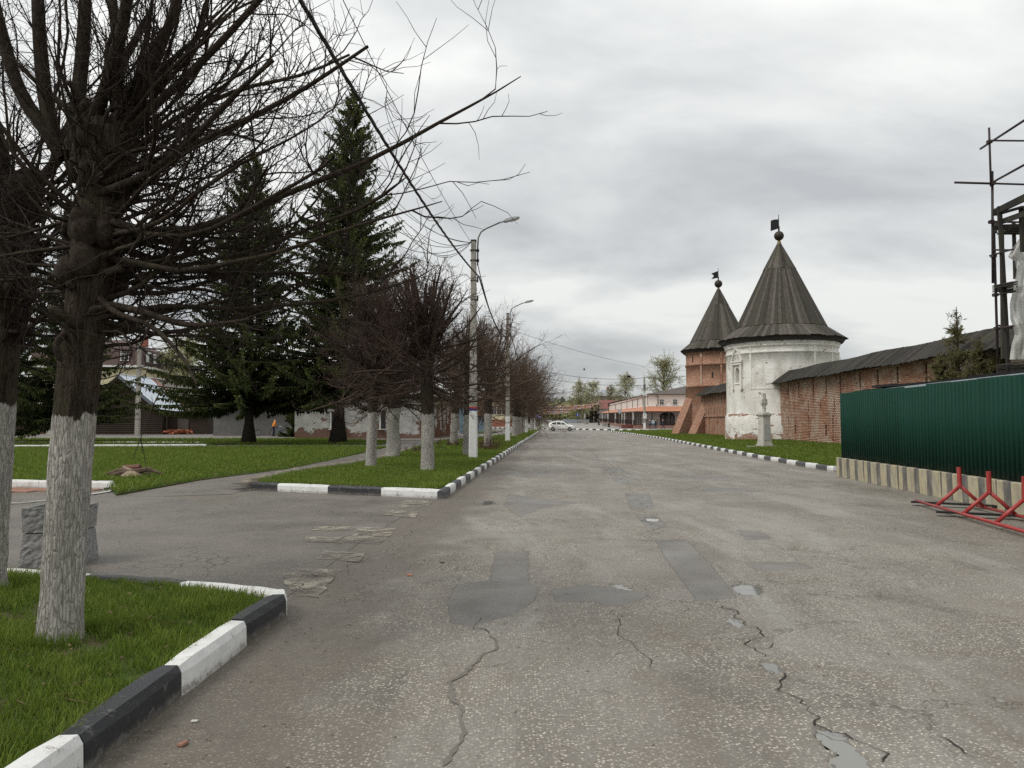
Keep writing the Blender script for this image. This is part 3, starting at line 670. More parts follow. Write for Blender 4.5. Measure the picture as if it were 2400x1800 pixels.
# scattered grit and litter on the asphalt
mb = MB(); rr = random.Random(5)
for i in range(260):
    x = rr.uniform(-1.7, 4.5) if i < 160 else -1.75 + rr.expovariate(1.6) ; y = rr.uniform(3.0, 11)
    s = rr.uniform(0.003, 0.009)
    mb.box((x, y, s * .4), (s * 1.6, s, s * .8), rr.uniform(0, 3), rr.uniform(-.3, .3))
for i in range(170):
    x = -1.7 + rr.expovariate(1.1); y = rr.uniform(2.8, 13); a = rr.uniform(0, 6.28); l = rr.uniform(.012, .03)
    mb.add([(x, y, .004), (x + math.cos(a) * l, y + math.sin(a) * l, .006), (x + math.cos(a + .6) * l * .8, y + math.sin(a + .6) * l * .8, .012), (x + math.cos(a + 1.2) * l * .5, y + math.sin(a + 1.2) * l * .5, .005)], [(0, 1, 2, 3)])
g_ = mb.build('grit', simple('grit_stone', (0.30, 0.26, 0.20), 0.9, 30, 0.8)); tag(g_, 'small stones and grit scattered on the asphalt', 'grit', kind='stuff')
for j, (dx, dy, s, m) in enumerate([(885, 1244, .05, 'terr'), (955, 1216, .05, 'dark'), (640, 1250, .03, 'l'), (420, 1560, .035, 'l'), (395, 1610, .05, 't')]):
    x, y = gd(dx, dy); mb = MB(); mb.box((x, y, s * .18), (s, s * .7, s * .3), j * 1.1, 0.12)
    o = mb.build('litter_scrap', {'terr': M['terracotta'], 'dark': M['kb'], 'l': M['litter'], 't': M['tile']}[m], base=(x, y, 0), bevel=0.004)
    tag(o, ['orange scrap lying on the road near the faded crossing stripes', 'dark pebble on the road by the crossing stripes', 'pale chip on the asphalt beside the near kerb corner', 'pale splinter on the road dirt beside the near black kerb stone', 'reddish brick chip on dirt by the nearest black kerb stone'][j], 'litter', 'scraps on the road')

# drive, path, crossing stripes
mb = MB(); mb.sheet([(-60, 7.4), (-4.9, 7.72), (-3.0, 7.15), (-2.05, 6.75)] + PD([(700, 1230), (780, 1170), (880, 1110), (945, 1080)]) + PD([(820, 1073), (600, 1062), (540, 1062), (480, 1090), (260, 1060), (-200, 1100), (-900, 1120)]), 0.004)
drive = tag(mb.build('drive', M['drive']), kind='structure')
for i, pts in enumerate([[(1090, 390), (1320, 385), (1275, 440), (1060, 445)], [(990, 466), (1215, 470), (1180, 522), (945, 500)], [(760, 590), (1052, 600), (920, 715), (600, 705), (720, 645)], [(420, 583), (752, 588), (700, 620), (400, 614)], [(372, 662), (640, 664), (585, 706), (360, 700)], [(512, 764), (815, 785), (760, 850), (440, 822)], [(285, 895), (620, 905), (520, 1030), (460, 1112), (300, 1100), (250, 1040), (190, 960)]]):
    mb = MB(); mb.sheet(wob(C2(pts), 0.1, 0.035, i), 0.009 + .0004 * i); mb.build('crossing_stripe', M['zebra'], road)

PATH_U = [(252, 1060), (430, 1031), (620, 1009), (740, 986), (838, 964)]
PATH_L = [(540, 1046), (640, 1021), (760, 1004), (840, 988), (905, 966), (960, 953)]
pz = 0.10
pathpoly = [gd(x, y, 0.05) for x, y in PATH_U] + [gd(900, 951, .1)] + [gd(x, y, pz) for x, y in PATH_L[::-1]] + [gd(500, 1066, 0.02), gd(300, 1072, 0.02)]
def zpath(x, y): return 0.006 + 0.039 * min(1, max(0, (y - 18.5) / 6))
mb = MB(); mb.sheet(pathpoly, zpath); tag(mb.build('path', M['drive']), kind='structure')
ribbon('path_edge', PATH_U, 0.03, 0.09, 0.052, M['pathedge'], 0.03, 20, drive)
ribbon('path_edge', [(520, 1054)] + PATH_L[:-1], 0.05, 0.13, 0.137, M['pathedge'], 0.04, 21, drive)

LAWN_Z = 0.125
ribbon('dirt_edge', [(236, 1056), (262, 1062), (340, 1048), (430, 1033)], 0.10, 0.30, 0.056, M['soil_bare'], 0.05, 22, drive)
ribbon('dirt_edge', [(520, 1062), (545, 1050), (570, 1042)], 0.08, 0.2, 0.13, M['soil_bare'], 0.05, 23, drive)
near_plot = [(-2.10, 0.4), (-2.055, 3.4), (-2.01, 6.2), (-2.09, 6.52), (-3.0, 6.93), (-4.95, 7.46), (-14, 8.6), (-14, 0.4)]
fc0, fc1 = (-5.96, 17.75), (-1.39, 15.8)
LK = [(-1.39, 15.8)] + [gr(u, v) for u, v in ((1080, 1134), (1120, 1106), (1160, 1078), (1200, 1050), (1235, 1028), (1268, 1011))]
LKc = [(-1.39, 15.8)]
for i in range(1, 11): LKc.append((-1.39 + 5.6 * (i / 10) , 15.8 + 99 * (i / 10)))
far_plot = [(-5.9, 17.95), (-1.58, 16.05)] + [(x - 0.15, y) for x, y in LKc[1:]] + [(3.0, 116), (1.0, 118), gd(1100, 940, .12), gd(1030, 947, .12)] + [gd(x, y, .12) for x, y in PATH_L[::-1][:-1]] + [gd(560, 1040, .12)]
lawn_left = [gd(-300, 1036, .12), gd(120, 1036, .12), gd(240, 1048, .12)] + [gd(x, y - 1, .12) for x, y in PATH_U] + [gd(700, 961, .12), gd(400, 963.5, .12), gd(-500, 965, .12)]
back_strip = [gd(-600, 960, .12), gd(300, 957.5, .12), gd(825, 957, .12), gd(850, 950, .12), gd(700, 946, .12), gd(-800, 946, .12)]
for nm, poly in (('near_lawn', near_plot), ('kerbside_lawn', far_plot), ('park_lawn', lawn_left), ('back_lawn', back_strip)):
    mb = MB(); mb.prism(wob(poly, 0.5, 0.02), -0.05, 0.045 if nm in ('park_lawn', 'back_lawn') else LAWN_Z); tag(mb.build('lawn', M['soil']), kind='structure')
RK = [gr(u, v) for u, v in ((1424, 1012.4), (1469, 1016.8), (1509, 1022.6), (1549, 1029), (1580, 1035), (1674, 1054.5), (1801, 1080), (1891, 1095.8), (1952, 1106.5))]
WALLX = lambda y: 16.85 + 0.030 * y
def zright(x, y):
    kx = np.interp(y, [p[1] for p in RK[::-1]], [p[0] for p in RK[::-1]])
    return 0.12 + 0.022 * np.clip(x - kx, 0, 9)
rows = [23.4, 26, 30, 36, 42, 50, 58, 66, 74, 82, 90, 98, 104, 109]
VV, QQ = [], []
for y in rows:
    kx = float(np.interp(y, [p[1] for p in RK[::-1]], [p[0] for p in RK[::-1]]))
    for j in range(6):
        x = kx + 0.13 + (28 - kx) * j / 5; VV.append((x, y, float(zright(x, y))))
for i in range(len(rows) - 1):
    for j in range(5): a = i * 6 + j; QQ.append((a, a + 1, a + 7, a + 6))
tag(link('verge', np_mesh('verge', VV, QQ), M['soil']), kind='structure')

# square beyond the cross street
CK = [(-14, 178), (-4.6, 163.5), (4.9, 146.5), (13, 131.5), (23.5, 114.5), (40, 110)]
mb = MB()
sq = [(x, y + 0.12) for x, y in CK] + [(60, 110), (60, 190), (-40, 190), (-40, 178)]
mb.prism(sq, -0.05, lambda x, y: 0.11 + gz(y))
mb.sheet([(-40, 190), (60, 190), (60, 420), (-40, 420)], lambda x, y: 0.11 + gz(y))
tag(mb.build('square_paving', M['square']), kind='structure')
mb = MB(); a = [gd(-1200, 947, .06), gd(960, 950, .06), gd(1120, 938, .06), gd(1120, 930, .06), gd(-1200, 936, .06)]
mb.sheet(a, 0.03); tag(mb.build('service_lane', M['path']), kind='structure')

# ------------------------------------------------------------------ kerb stones
def stone_mesh(L, h, name, taper=0.0):
    b = 0.03; g = 0.006; prof = [(0.006, -0.1), (0.0, h - 0.05), (-0.022, h), (-0.125, h), (-0.15, h - b), (-0.15, -0.1)]
    bm_ = MB(); vs = []; k = 5
    rr = random.Random(int(L * 100))
    for i in range(k + 1):
        y = g + (L - 2 * g) * i / k
        inn = 0.008 if i in (0, k) else 0
        for j, (x, z) in enumerate(prof):
            t = 1.0
            if taper and i == k: t = taper
            vs.append((x * 1.0 + (inn if x < -.07 else -inn) + rr.uniform(-.0035, .0035), y + (0.0), -0.1 + (z + 0.1) * t - (inn if j in (2, 3) else 0) + rr.uniform(-.003, .003)))
    n = len(prof)
    fs = [(i * n + j, i * n + (j + 1) % n, (i + 1) * n + (j + 1) % n, (i + 1) * n + j) for i in range(k) for j in range(n)]
    fs += [tuple(range(n))[::-1], tuple(range(k * n, (k + 1) * n))]
    bm_.add(vs, [f[::-1] for f in fs])
    return bm_.mesh(name)
_sm = {}
def stone(L, h, mk, taper=0.0):
    k = (round(L, 2), h, mk, taper)
    if k not in _sm:
        me = stone_mesh(L, h, 'kerb_stone', taper); me.materials.append(M[mk]); _sm[k] = me
    return _sm[k]
def kerb(path, h, cols, parent, L0=1.0, first=0, taper_last=0.0, lens=None, jit=1.0):
    acc = 0.0; i = 0; seg = 0; pos = Vector((path[0][0], path[0][1])); rr = random.Random(len(path) * 7 + first)
    total = sum(math.hypot(path[k+1][0] - path[k][0], path[k+1][1] - path[k][1]) for k in range(len(path) - 1))
    def point(s):
        for k in range(len(path) - 1):
            a, b = Vector(path[k][:2]), Vector(path[k+1][:2]); l = (b - a).length
            if s <= l or k == len(path) - 2: return a + (b - a) * (s / l)
            s -= l
    s = 0.0; out = []
    while s < total - 0.2:
        L = lens[i] if lens and i < len(lens) else min(L0, total - s)
        if total - s - L < 0.25: L = total - s
        p, q = point(s), point(s + L); d = q - p
        last = s + L >= total - 0.25
        me = stone(round(d.length, 2), h, cols[(first + i) % len(cols)], taper_last if last else 0.0)
        o = link('kerb_stone', me, None, parent, loc=(p.x + rr.uniform(-.008, .008) * jit - parent.location.x, p.y - parent.location.y, rr.uniform(-.008, .006) * jit), rot=(0, rr.uniform(-.015, .015) * jit, math.atan2(-d.x, d.y) + rr.uniform(-.005, .005) * jit))
        out.append(o); s += L; i += 1
    return out
def kthing(loc): return tag(thing('kerb', None, None, (loc[0], loc[1], 0)), kind='structure')
kp = kthing((-1.9, 6)); kerb([(-1.96, 0.54), (-1.93, 3.54), (-1.92, 4.54), (-1.895, 5.56), (-1.83, 6.36)], 0.19, ['kw', 'kb'], kp, lens=[1, 1, 1, 1, 1.02, .82], first=0)
kerb([(-1.84, 6.38), (-1.93, 6.66)], 0.17, ['kw'], kp, jit=.3)
kerb([(-1.95, 6.68), (-2.95, 7.07), (-4.94, 7.6), (-14.0, 8.75)], 0.165, ['kw', 'kb', 'kw'], kp, lens=[1.05, 1.05, 1.1])
kp = kthing(fc1); kerb([(-6.0, 17.75), (-1.5, 15.86)], 0.19, ['kb', 'kw'], kp, lens=[0.75, 1.38, 1.36, 1.38])
kerb(LKc, 0.18, ['kg', 'kw'], kp)
kp = kthing(RK[-1]); kerb(RK, 0.17, ['kg', 'kw'], kp)
kp = kthing(CK[2]); kerb(CK, 0.22, ['kw', 'kb'], kp, L0=1.0)
# plain white kerbs by the park lawn
kp = kthing(gd(100, 1056)); a, b = gd(-140, 1052), gd(246, 1058)
kerb([a, b], 0.20, ['kw'], kp, L0=1.4, taper_last=0.35)
kp = kthing(gd(200, 962)); kerb([gd(-300, 966, .05), gd(445, 962, .05)], 0.13, ['kw'], kp, L0=2.4)
kerb([gd(-300, 955, .05), gd(440, 957, .05)], 0.13, ['kw'], kp, L0=2.4)
# red tiled pavement corner
tp = thing('tiled_pavement', None, None, (*gd(140, 1075), 0.0), kind='structure')
(tx0, ty0), (tx1, ty1) = gd(-60, 1090), gd(232, 1061)
tm = MB(); tm.box((0, 0, 0), (0.29, 0.29, 0.05)); tme = tm.mesh('paving_tile'); tme.materials.append(M['tile'])
ang = math.atan2(b[1] - a[1], b[0] - a[0]); ca, sa = math.cos(ang), math.sin(ang)
for i in range(22):
    for j in range(8):
        s, t = -0.4 - i * 0.3, -0.2 - j * 0.3
        if i < j * 1.6 : continue
        x = b[0] + s * ca - t * sa; y = b[1] + s * sa + t * ca
        o = link('paving_tile', tme, None, tp, loc=(x - tp.location.x, y - tp.location.y, 0.0 + rnd.uniform(-.004, .004)), rot=(0, 0, ang))
ribbon('painted_edge', [(-60, 1098), (60, 1087), (165, 1075), (246, 1061)], 0.04, 0.07, 0.03, M['kw'], 0.02, 33, tp)

# ------------------------------------------------------------------ grass blades
def in_poly(px, py, poly):
    c = np.zeros(px.shape, bool); n = len(poly)
    for i in range(n):
        (xa, ya), (xb, yb) = poly[i], poly[(i + 1) % n]
        if ya != yb: c ^= ((ya > py) != (yb > py)) & (px < (xb - xa) * (py - ya) / (yb - ya) + xa)
    return c
def blades(name, poly, n, h, w, zf, seed, label, clump=0.5, bbox=None, ypow=1.0, broad=0.0, bare=-0.55):
    r = np.random.default_rng(seed); P = np.array(poly)
    bx = bbox or (P[:, 0].min(), P[:, 1].min(), P[:, 0].max(), P[:, 1].max())
    m = int(n * 2.4); x = r.uniform(bx[0], bx[2], m); y = bx[1] + (bx[3] - bx[1]) * r.uniform(0, 1, m) ** ypow
    nz = snoise(x, y, 0.9, 1.0) * 0.6 + snoise(x, y, 2.7, 4.0) * 0.4
    k = in_poly(x, y, poly) & (nz + r.normal(size=m) * 0.18 > bare)
    x, y, nz = x[k][:n], y[k][:n], nz[k][:n]; n = len(x)
    z = zf(x, y)
    H = r.uniform(h[0], h[1], n) * (1 + clump * nz); W = r.uniform(w[0], w[1], n)
    br = r.uniform(size=n) < broad
    W = np.where(br, W * 3.2, W); H = np.where(br, H * 0.8, H)
    a = r.uniform(0, 2 * np.pi, n); lean = r.uniform(0.1, 0.75, n) * H; b = r.uniform(0, 2 * np.pi, n)
    bx_, by_ = np.cos(a) * W / 2, np.sin(a) * W / 2; lx, ly = np.cos(b) * lean, np.sin(b) * lean
    z0 = z - 0.01
    pts = np.stack([
        np.stack([x - bx_, y - by_, z0], -1), np.stack([x + bx_, y + by_, z0], -1),
        np.stack([x - bx_ * .8 + lx * .4, y - by_ * .8 + ly * .4, z + H * .6], -1), np.stack([x + bx_ * .8 + lx * .4, y + by_ * .8 + ly * .4, z + H * .6], -1),
        np.stack([x + lx, y + ly, z + H], -1)], 1)
    i = np.arange(n) * 5
    q = np.stack([i, i + 1, i + 3, i + 2], -1); t = np.stack([i + 2, i + 3, i + 4], -1)
    tint = np.clip(0.42 + 0.45 * nz + r.normal(size=n) * 0.24, 0, 1); tint = np.where(r.uniform(size=n) < 0.02, 1.0, np.minimum(tint, 0.9))
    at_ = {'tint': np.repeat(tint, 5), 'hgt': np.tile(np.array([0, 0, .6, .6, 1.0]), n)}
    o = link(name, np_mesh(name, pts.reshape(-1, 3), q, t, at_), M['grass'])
    return tag(o, label, 'grass', kind='stuff')
flat = lambda x, y: np.full(x.shape, LAWN_Z)
mb = MB(); rr = random.Random(15)
for i in range(900):
    if i < 420: x, y, z = rr.uniform(-5.8, -2.1), rr.uniform(2.4, 7.0), LAWN_Z + .03
    else: x, y, z = rr.uniform(-6, -1.8), rr.uniform(16.5, 34), LAWN_Z + .05
    k_ = 1 if i < 420 else 1.7
    if not in_poly(np.array([x]), np.array([y]), near_plot if i < 420 else far_plot)[0]: continue
    a = rr.uniform(0, 6.28); l = rr.uniform(.015, .04) * k_; z += rr.uniform(-.02, .02)
    if i % 3: mb.add([(x, y, z), (x + math.cos(a) * l, y + math.sin(a) * l, z + .004), (x + math.cos(a + .6) * l * .9, y + math.sin(a + .6) * l * .9, z + .014), (x + math.cos(a + 1.2) * l * .6, y + math.sin(a + 1.2) * l * .6, z + .006)], [(0, 1, 2, 3)])
    else: mb.bar((x, y, z), (x + math.cos(a) * l * 4, y + math.sin(a) * l * 4, z + .012), .0035 * k_)
tag(mb.build('leaf_litter', simple('dead_leaves', (.22, .15, .085), .9, 14, .7)), 'dead leaves and twigs scattered in the grass', 'leaves', kind='stuff')
near_g = [(x + (0.03 if i < 3 else 0), y) for i, (x, y) in enumerate(near_plot)]
blades('grass', near_g, 105000, (0.022, 0.088), (0.003, 0.0075), flat, 1, 'short green grass of the near corner lawn under the pollards', 0.55, (-6.6, 2.3, -1.85, 8.4), broad=0.05, bare=-.36)
for k_, (bx0, by0) in enumerate(((-3.07, 5.28), (-4.58, 6.75))):
    blades('grass', [(bx0 + .36 * math.cos(a_), by0 + .36 * math.sin(a_)) for a_ in np.linspace(0, 6.1, 14)], 1500, (0.04, 0.15), (0.003, 0.007), flat, 20 + k_, ['grass tuft round the foot of the right near linden', 'grass tuft round the foot of the left near linden'][k_], 0.4, bare=-.5)
blades('grass', far_plot, 60000, (0.05, 0.13), (0.010, 0.020), flat, 2, 'green grass strip along the left road kerb', 0.4, (-7, 15.8, -0.2, 40), ypow=1.5, bare=-.8)
blades('grass', far_plot, 22000, (0.09, 0.2), (0.03, 0.06), flat, 3, 'far end of the green grass strip along the left road kerb', 0.4, (-6, 40, 4.5, 118), bare=-.8)
flat2 = lambda x, y: np.full(x.shape, 0.045)
blades('grass', lawn_left, 95000, (0.05, 0.15), (0.015, 0.032), flat2, 4, 'wide green park lawn left of the path', 0.5, (-32, 16.5, -5, 52), ypow=1.25, bare=-.7)
blades('grass', back_strip, 22000, (0.06, 0.16), (0.03, 0.06), flat2, 5, 'narrow grass strip under the tall spruces', 0.5, (-45, 50, -8, 72), bare=-.45)
vp = [(p[0] + .12, p[1]) for p in RK] + [(18.4, 23.4), (20.5, 70), (24, 109)]
blades('grass', vp, 75000, (0.05, 0.14), (0.018, 0.04), zright, 6, 'green grass verge between the right kerb and the brick wall', 0.4, (9.9, 23.4, 24, 109), ypow=1.5, bare=-.75)
# ================================================================== fortress: towers and walls
def drum(center, prof, n, hole=None, ub=0.0):
    """lathed wall with UV in metres; hole=(j0,j1,z0,z1) leaves an opening"""
    V, UV, Qd = [], [], []
    for r, z in prof:
        for j in range(n + 1):
            a = 2 * math.pi * j / n
            V.append((center[0] + r * math.cos(a), center[1] + r * math.sin(a), z)); UV.append((a * prof[len(prof) // 2][0], z))
    for i in range(len(prof) - 1):
        for j in range(n):
            if hole and hole[0] <= j < hole[1] and prof[i][1] >= hole[2] - 1e-4 and prof[i + 1][1] <= hole[3] + 1e-4: continue
            a = i * (n + 1) + j; Qd.append((a, a + 1, a + n + 2, a + n + 1))
    return V, Qd, UV
def tower_roof(t, c, r_e, z_e, r_c, z_c, r_s, z_s, z_a, n_low, n_up, n_sk, facets):
    """plank tent roof: flared skirt (r_e,z_e)->(r_c,z_c), cone up to a step at (r_s,z_s), apex z_a"""
    rf = MB(); rf.lathe((c[0], c[1], 0), [(r_e - .12, z_e + .02), (r_c - .08, z_c - .03), (r_s - .1, z_s), (0.12, z_a - .05)], 32)
    roof = rf.build('roof', M['tar'], t)
    def plank(r0, z0, r1, z1, k, th, over=0.97):
        m = MB(); d = Vector((r1 - r0, 0, z1 - z0)).normalized(); nrm = Vector((-d.z * -1, 0, -d.x)) ; nrm = Vector((d.z, 0, -d.x)) 
        if nrm.z < 0: nrm = -nrm
        w0 = math.pi * r0 / k * over; w1 = max(math.pi * r1 / k * over, 0.012)
        b = [Vector((r0, -w0, z0)), Vector((r0, w0, z0)), Vector((r1, w1, z1)), Vector((r1, -w1, z1))]
        m.hexa(b, [p + nrm * th for p in b]); return m
    def ring(r0, z0, r1, z1, k, th, wob_, nm='roof_plank', mat='board'):
        ms = []
        for q in range(3):
            me = plank(r0 + (q - 1) * wob_, z0 - (q - 1) * wob_ * .7, r1, z1, k, th * (1 + .25 * q)).mesh('roof_plank'); me.materials.append(M[mat]); ms.append(me)
        for i in range(k):
            o = link('roof_plank', ms[rnd.choice((0, 1, 1, 2))], None, roof, loc=(c[0] - t.location.x, c[1] - t.location.y, -t.location.z + rnd.uniform(-.01, .01)), rot=(0, 0, 2 * math.pi * i / k + rnd.uniform(-.003, .003)))
    ring(r_e, z_e, r_c - .1, z_c + .03, n_sk, 0.035, 0.07)
    ring(r_c + .02, z_c, r_s, z_s + .02, n_low, 0.03, 0.02)
    ring(r_s + .05, z_s - .06, 0.13, z_a, n_up, 0.03, 0.015)
    m = MB(); m.lathe((c[0], c[1], 0), [(r_e - .25, z_e - .28), (r_e - .15, z_e - .10), (r_e - .05, z_e - .02)], 32); m.build('eave_board', M['tar'], t)
def finial(t, c, z, rb, zp, flag, split):
    m = MB(); m.lathe((c[0], c[1], z), [(0.2, -.1), (0.16, .08), (0.10, .3)], 12); m.build('finial_collar', M['gold'], t, smooth=True)
    m = MB(); m.ball((c[0], c[1], z + .3 + rb * .95), rb, 20); m.build('finial_ball', M['copper'], t, smooth=True)
    m = MB(); m.tube([(c[0], c[1], z + .3 + rb * 1.8), (c[0], c[1], z + .3 + rb * 2 + .35)], .07, 8); m.tube([(c[0], c[1], z + .3 + rb * 2), (c[0], c[1], zp)], .025, 6); m.build('flagpole', M['rust'], t)
    m = MB(); (w, h, zb) = flag
    P = [(0, 0), (-w, -.16), (-w * .62, h * .42 - .1), (-w, h - .3), (0, h)] if split else [(0, 0), (-w, -.22), (-w * .96, h - .12), (-w * .5, h - .03), (0, h)]
    f = [Vector((c[0] - .03 + x, c[1] + x * .15, zb + z_)) for x, z_ in P]; k = len(f)
    m.add([p + Vector((0, -.012, 0)) for p in f] + [p + Vector((0, .012, 0)) for p in f], [tuple(range(k)), tuple(range(2 * k - 1, k - 1, -1))] + [(i, k + i, k + (i + 1) % k, (i + 1) % k) for i in range(k)])
    m.build('weather_vane', M['black'], t)

# --- white tower
TC = (19.95, 56.8); TR = 3.95
tw = thing('white_tower', 'round whitewashed tower with tall pointed plank roof and dark weather vane', 'tower', (TC[0], TC[1], 0.2))
NSEG = 120
def ang_for(du):    # direction on the drum as seen across its width, -1 left .. 1 right
    los = math.atan2(-TC[1], -TC[0]); return los + math.asin(du)
a_n = ang_for(-0.765); jn = int(round((a_n % (2 * math.pi)) / (2 * math.pi) * NSEG)); hole = (jn - 1, jn + 1, 4.35, 5.45)
prof = [(TR + .14, -0.3), (TR + .13, 0.2), (TR + .10, 1.2), (TR + .09, 1.96), (TR + .02, 2.05), (TR, 2.2), (TR - .02, 3.0), (TR - .02, 4.35), (TR - .02, 5.45), (TR - .02, 6.35), (TR + .05, 6.38), (TR + .05, 6.46), (TR - .02, 6.5), (TR - .02, 6.82), (TR + .07, 6.86), (TR + .07, 6.94), (TR + .02, 6.97), (TR + .14, 7.05), (TR + .14, 7.15), (TR + .08, 7.18), (TR + .22, 7.3), (TR + .22, 7.55), (TR - 1, 7.6)]
Vd, Qd, UVd = drum(TC, prof, NSEG, hole)
off = Vector(tw.location)
wallobj = link('wall', np_mesh('wall', np.array(Vd) - np.array(off), Qd, uv=UVd), M['plaster'], tw)
def on_drum(a, r, z, c=TC): return Vector((c[0] + r * math.cos(a), c[1] + r * math.sin(a), z))
def drum_box(m, a, w, z0, z1, r0, r1, c=TC):
    """a block on the drum face, w metres wide, centred at angle a"""
    h = w / 2 / r1; B = [on_drum(a - h, r0, z0, c), on_drum(a + h, r0, z0, c), on_drum(a + h, r1, z0, c), on_drum(a - h, r1, z0, c)]
    T_ = [Vector((p.x, p.y, z1)) for p in B]; m.hexa(B[::-1], T_[::-1])
an = 2 * math.pi * jn / NSEG
m = MB(); drum_box(m, an, 0.62, 4.2, 5.6, TR - .55, TR - .42); nb = m.build('niche', M['plaster'], tw)
m = MB()
for s in (-1, 1): drum_box(m, an + s * 0.235 / TR, 0.10, 4.3, 5.5, TR - .5, TR - .05)
drum_box(m, an, 0.6, 4.22, 4.35, TR - .5, TR + .05)
K = 8
for i in range(K):   # arched head of the niche
    t0 = -1 + 2 * i / K; t1 = -1 + 2 * (i + 1) / K; zz0 = 5.17 + .26 * math.sqrt(max(0, 1 - ((t0 + t1) / 2) ** 2))
    drum_box(m, an + (t0 + t1) / 2 * .2 / TR, 0.4 / K + .004, zz0, 5.5, TR - .5, TR - .012)
m.build('niche_reveal', M['plaster'], nb)
fr = MB()
for s in (-1, 1):
    drum_box(fr, an + s * 0.46 / TR, 0.16, 3.95, 5.62, TR - .05, TR + .12); drum_box(fr, an + s * 0.46 / TR, 0.22, 3.82, 3.95, TR - .05, TR + .16)
drum_box(fr, an, 1.22, 5.62, 5.72, TR - .05, TR + .17); drum_box(fr, an, 1.12, 5.72, 5.80, TR - .05, TR + .12); drum_box(fr, an, 1.26, 5.80, 5.90, TR - .05, TR + .2)
fr.build('window_surround', M['plaster'], tw)
fr = MB()
for s in (-1, 1):
    pts = [(0.56, 5.90), (0.50, 6.05), (0.36, 6.28), (0.26, 6.55), (0.10, 6.72), (0.03, 6.78)]
    for (xa, za), (xb, zb) in zip(pts[:-1], pts[1:]):
        A = on_drum(an + s * xa / TR, TR + .05, za); B_ = on_drum(an + s * xb / TR, TR + .05, zb); fr.bar(A, B_, .09, .16, (A - Vector((TC[0], TC[1], za))))
for s in (-.5, .3): A = on_drum(an + s * .3 / TR, TR + .03, 5.92); B_ = on_drum(an + s * .12 / TR, TR + .03, 6.5); fr.bar(A, B_, .06, .1, (A - Vector((TC[0], TC[1], 5.92))))
fr.build('pediment', M['plaster'], tw)
fr = MB(); a2 = ang_for(0.97)
drum_box(fr, a2, 1.2, 4.4, 4.55, TR - .05, TR + .2); drum_box(fr, a2, 1.0, 4.55, 5.5, TR - .05, TR + .12); drum_box(fr, a2, 1.25, 5.5, 5.65, TR - .05, TR + .22); drum_box(fr, a2, .7, 5.65, 6.1, TR - .05, TR + .14); drum_box(fr, a2, .3, 6.1, 6.5, TR - .05, TR + .1)
fr.build('window_surround', M['plaster'], tw)
fr = MB()
for du in (-.93, -.52, .56, .86):
    drum_box(fr, ang_for(du), 0.14, 3.85 if du > -.9 else 2.3, 7.0, TR - .1, TR + .015)
for i in range(14): drum_box(fr, ang_for(-.5 + .075 * i), .32, 3.82, 3.9, TR - .1, TR + .012)
fr.build('pilaster_strip', M['plaster'], tw)
tower_roof(tw, TC, 4.52, 7.48, 3.2, 8.42, 1.10, 12.85, 14.75, 72, 34, 96, 16)
finial(tw, TC, 14.75, .36, 17.0, (.62, .70, 15.95), False)

# --- brick tower
T2 = (22.2, 82.0); R2 = 3.5
t2 = thing('brick_tower', 'red brick round tower with two sloping buttresses and pointed plank roof', 'tower', (T2[0], T2[1], 0.3))
prof = [(R2 + .25, -0.3), (R2 + .12, 2.5), (R2 + .03, 5.1), (R2 + .1, 5.12), (R2 + .1, 5.3), (R2, 5.32), (R2, 7.35), (R2 + .09, 7.37), (R2 + .09, 7.58), (R2, 7.6), (R2, 8.6), (R2 + .1, 8.62), (R2 + .1, 8.85), (R2 + .22, 8.95), (R2 + .22, 9.3), (R2 - 1, 9.35)]
Vd, Qd, UVd = drum(T2, prof, 96); link('wall', np_mesh('wall', np.array(Vd) - np.array(t2.location), Qd, uv=UVd), M['brick'], t2)
los2 = math.atan2(-T2[1], -T2[0])
for du, z0, z1, w in ((-.78, 7.75, 8.4, .16), (-.92, 7.5, 7.7, .2), (-.2, 6.0, 6.6, .16)): m = MB(); drum_box(m, los2 + math.asin(du), w, z0, z1, R2 - .2, R2 + .012, T2); m.build('loophole', M['black'], t2)
m = MB()
for du in (-.52, .05): drum_box(m, los2 + math.asin(du), .2, 5.32, 9.0, R2 - .2, R2 + .07, T2)
m.build('pilaster_strip', M['brickp'], t2)
tower_roof(t2, T2, 4.05, 9.05, 2.98, 10.0, .95, 14.0, 15.7, 60, 28, 84, 16)
finial(t2, T2, 15.6, .42, 18.0, (.75, .75, 16.95), True)
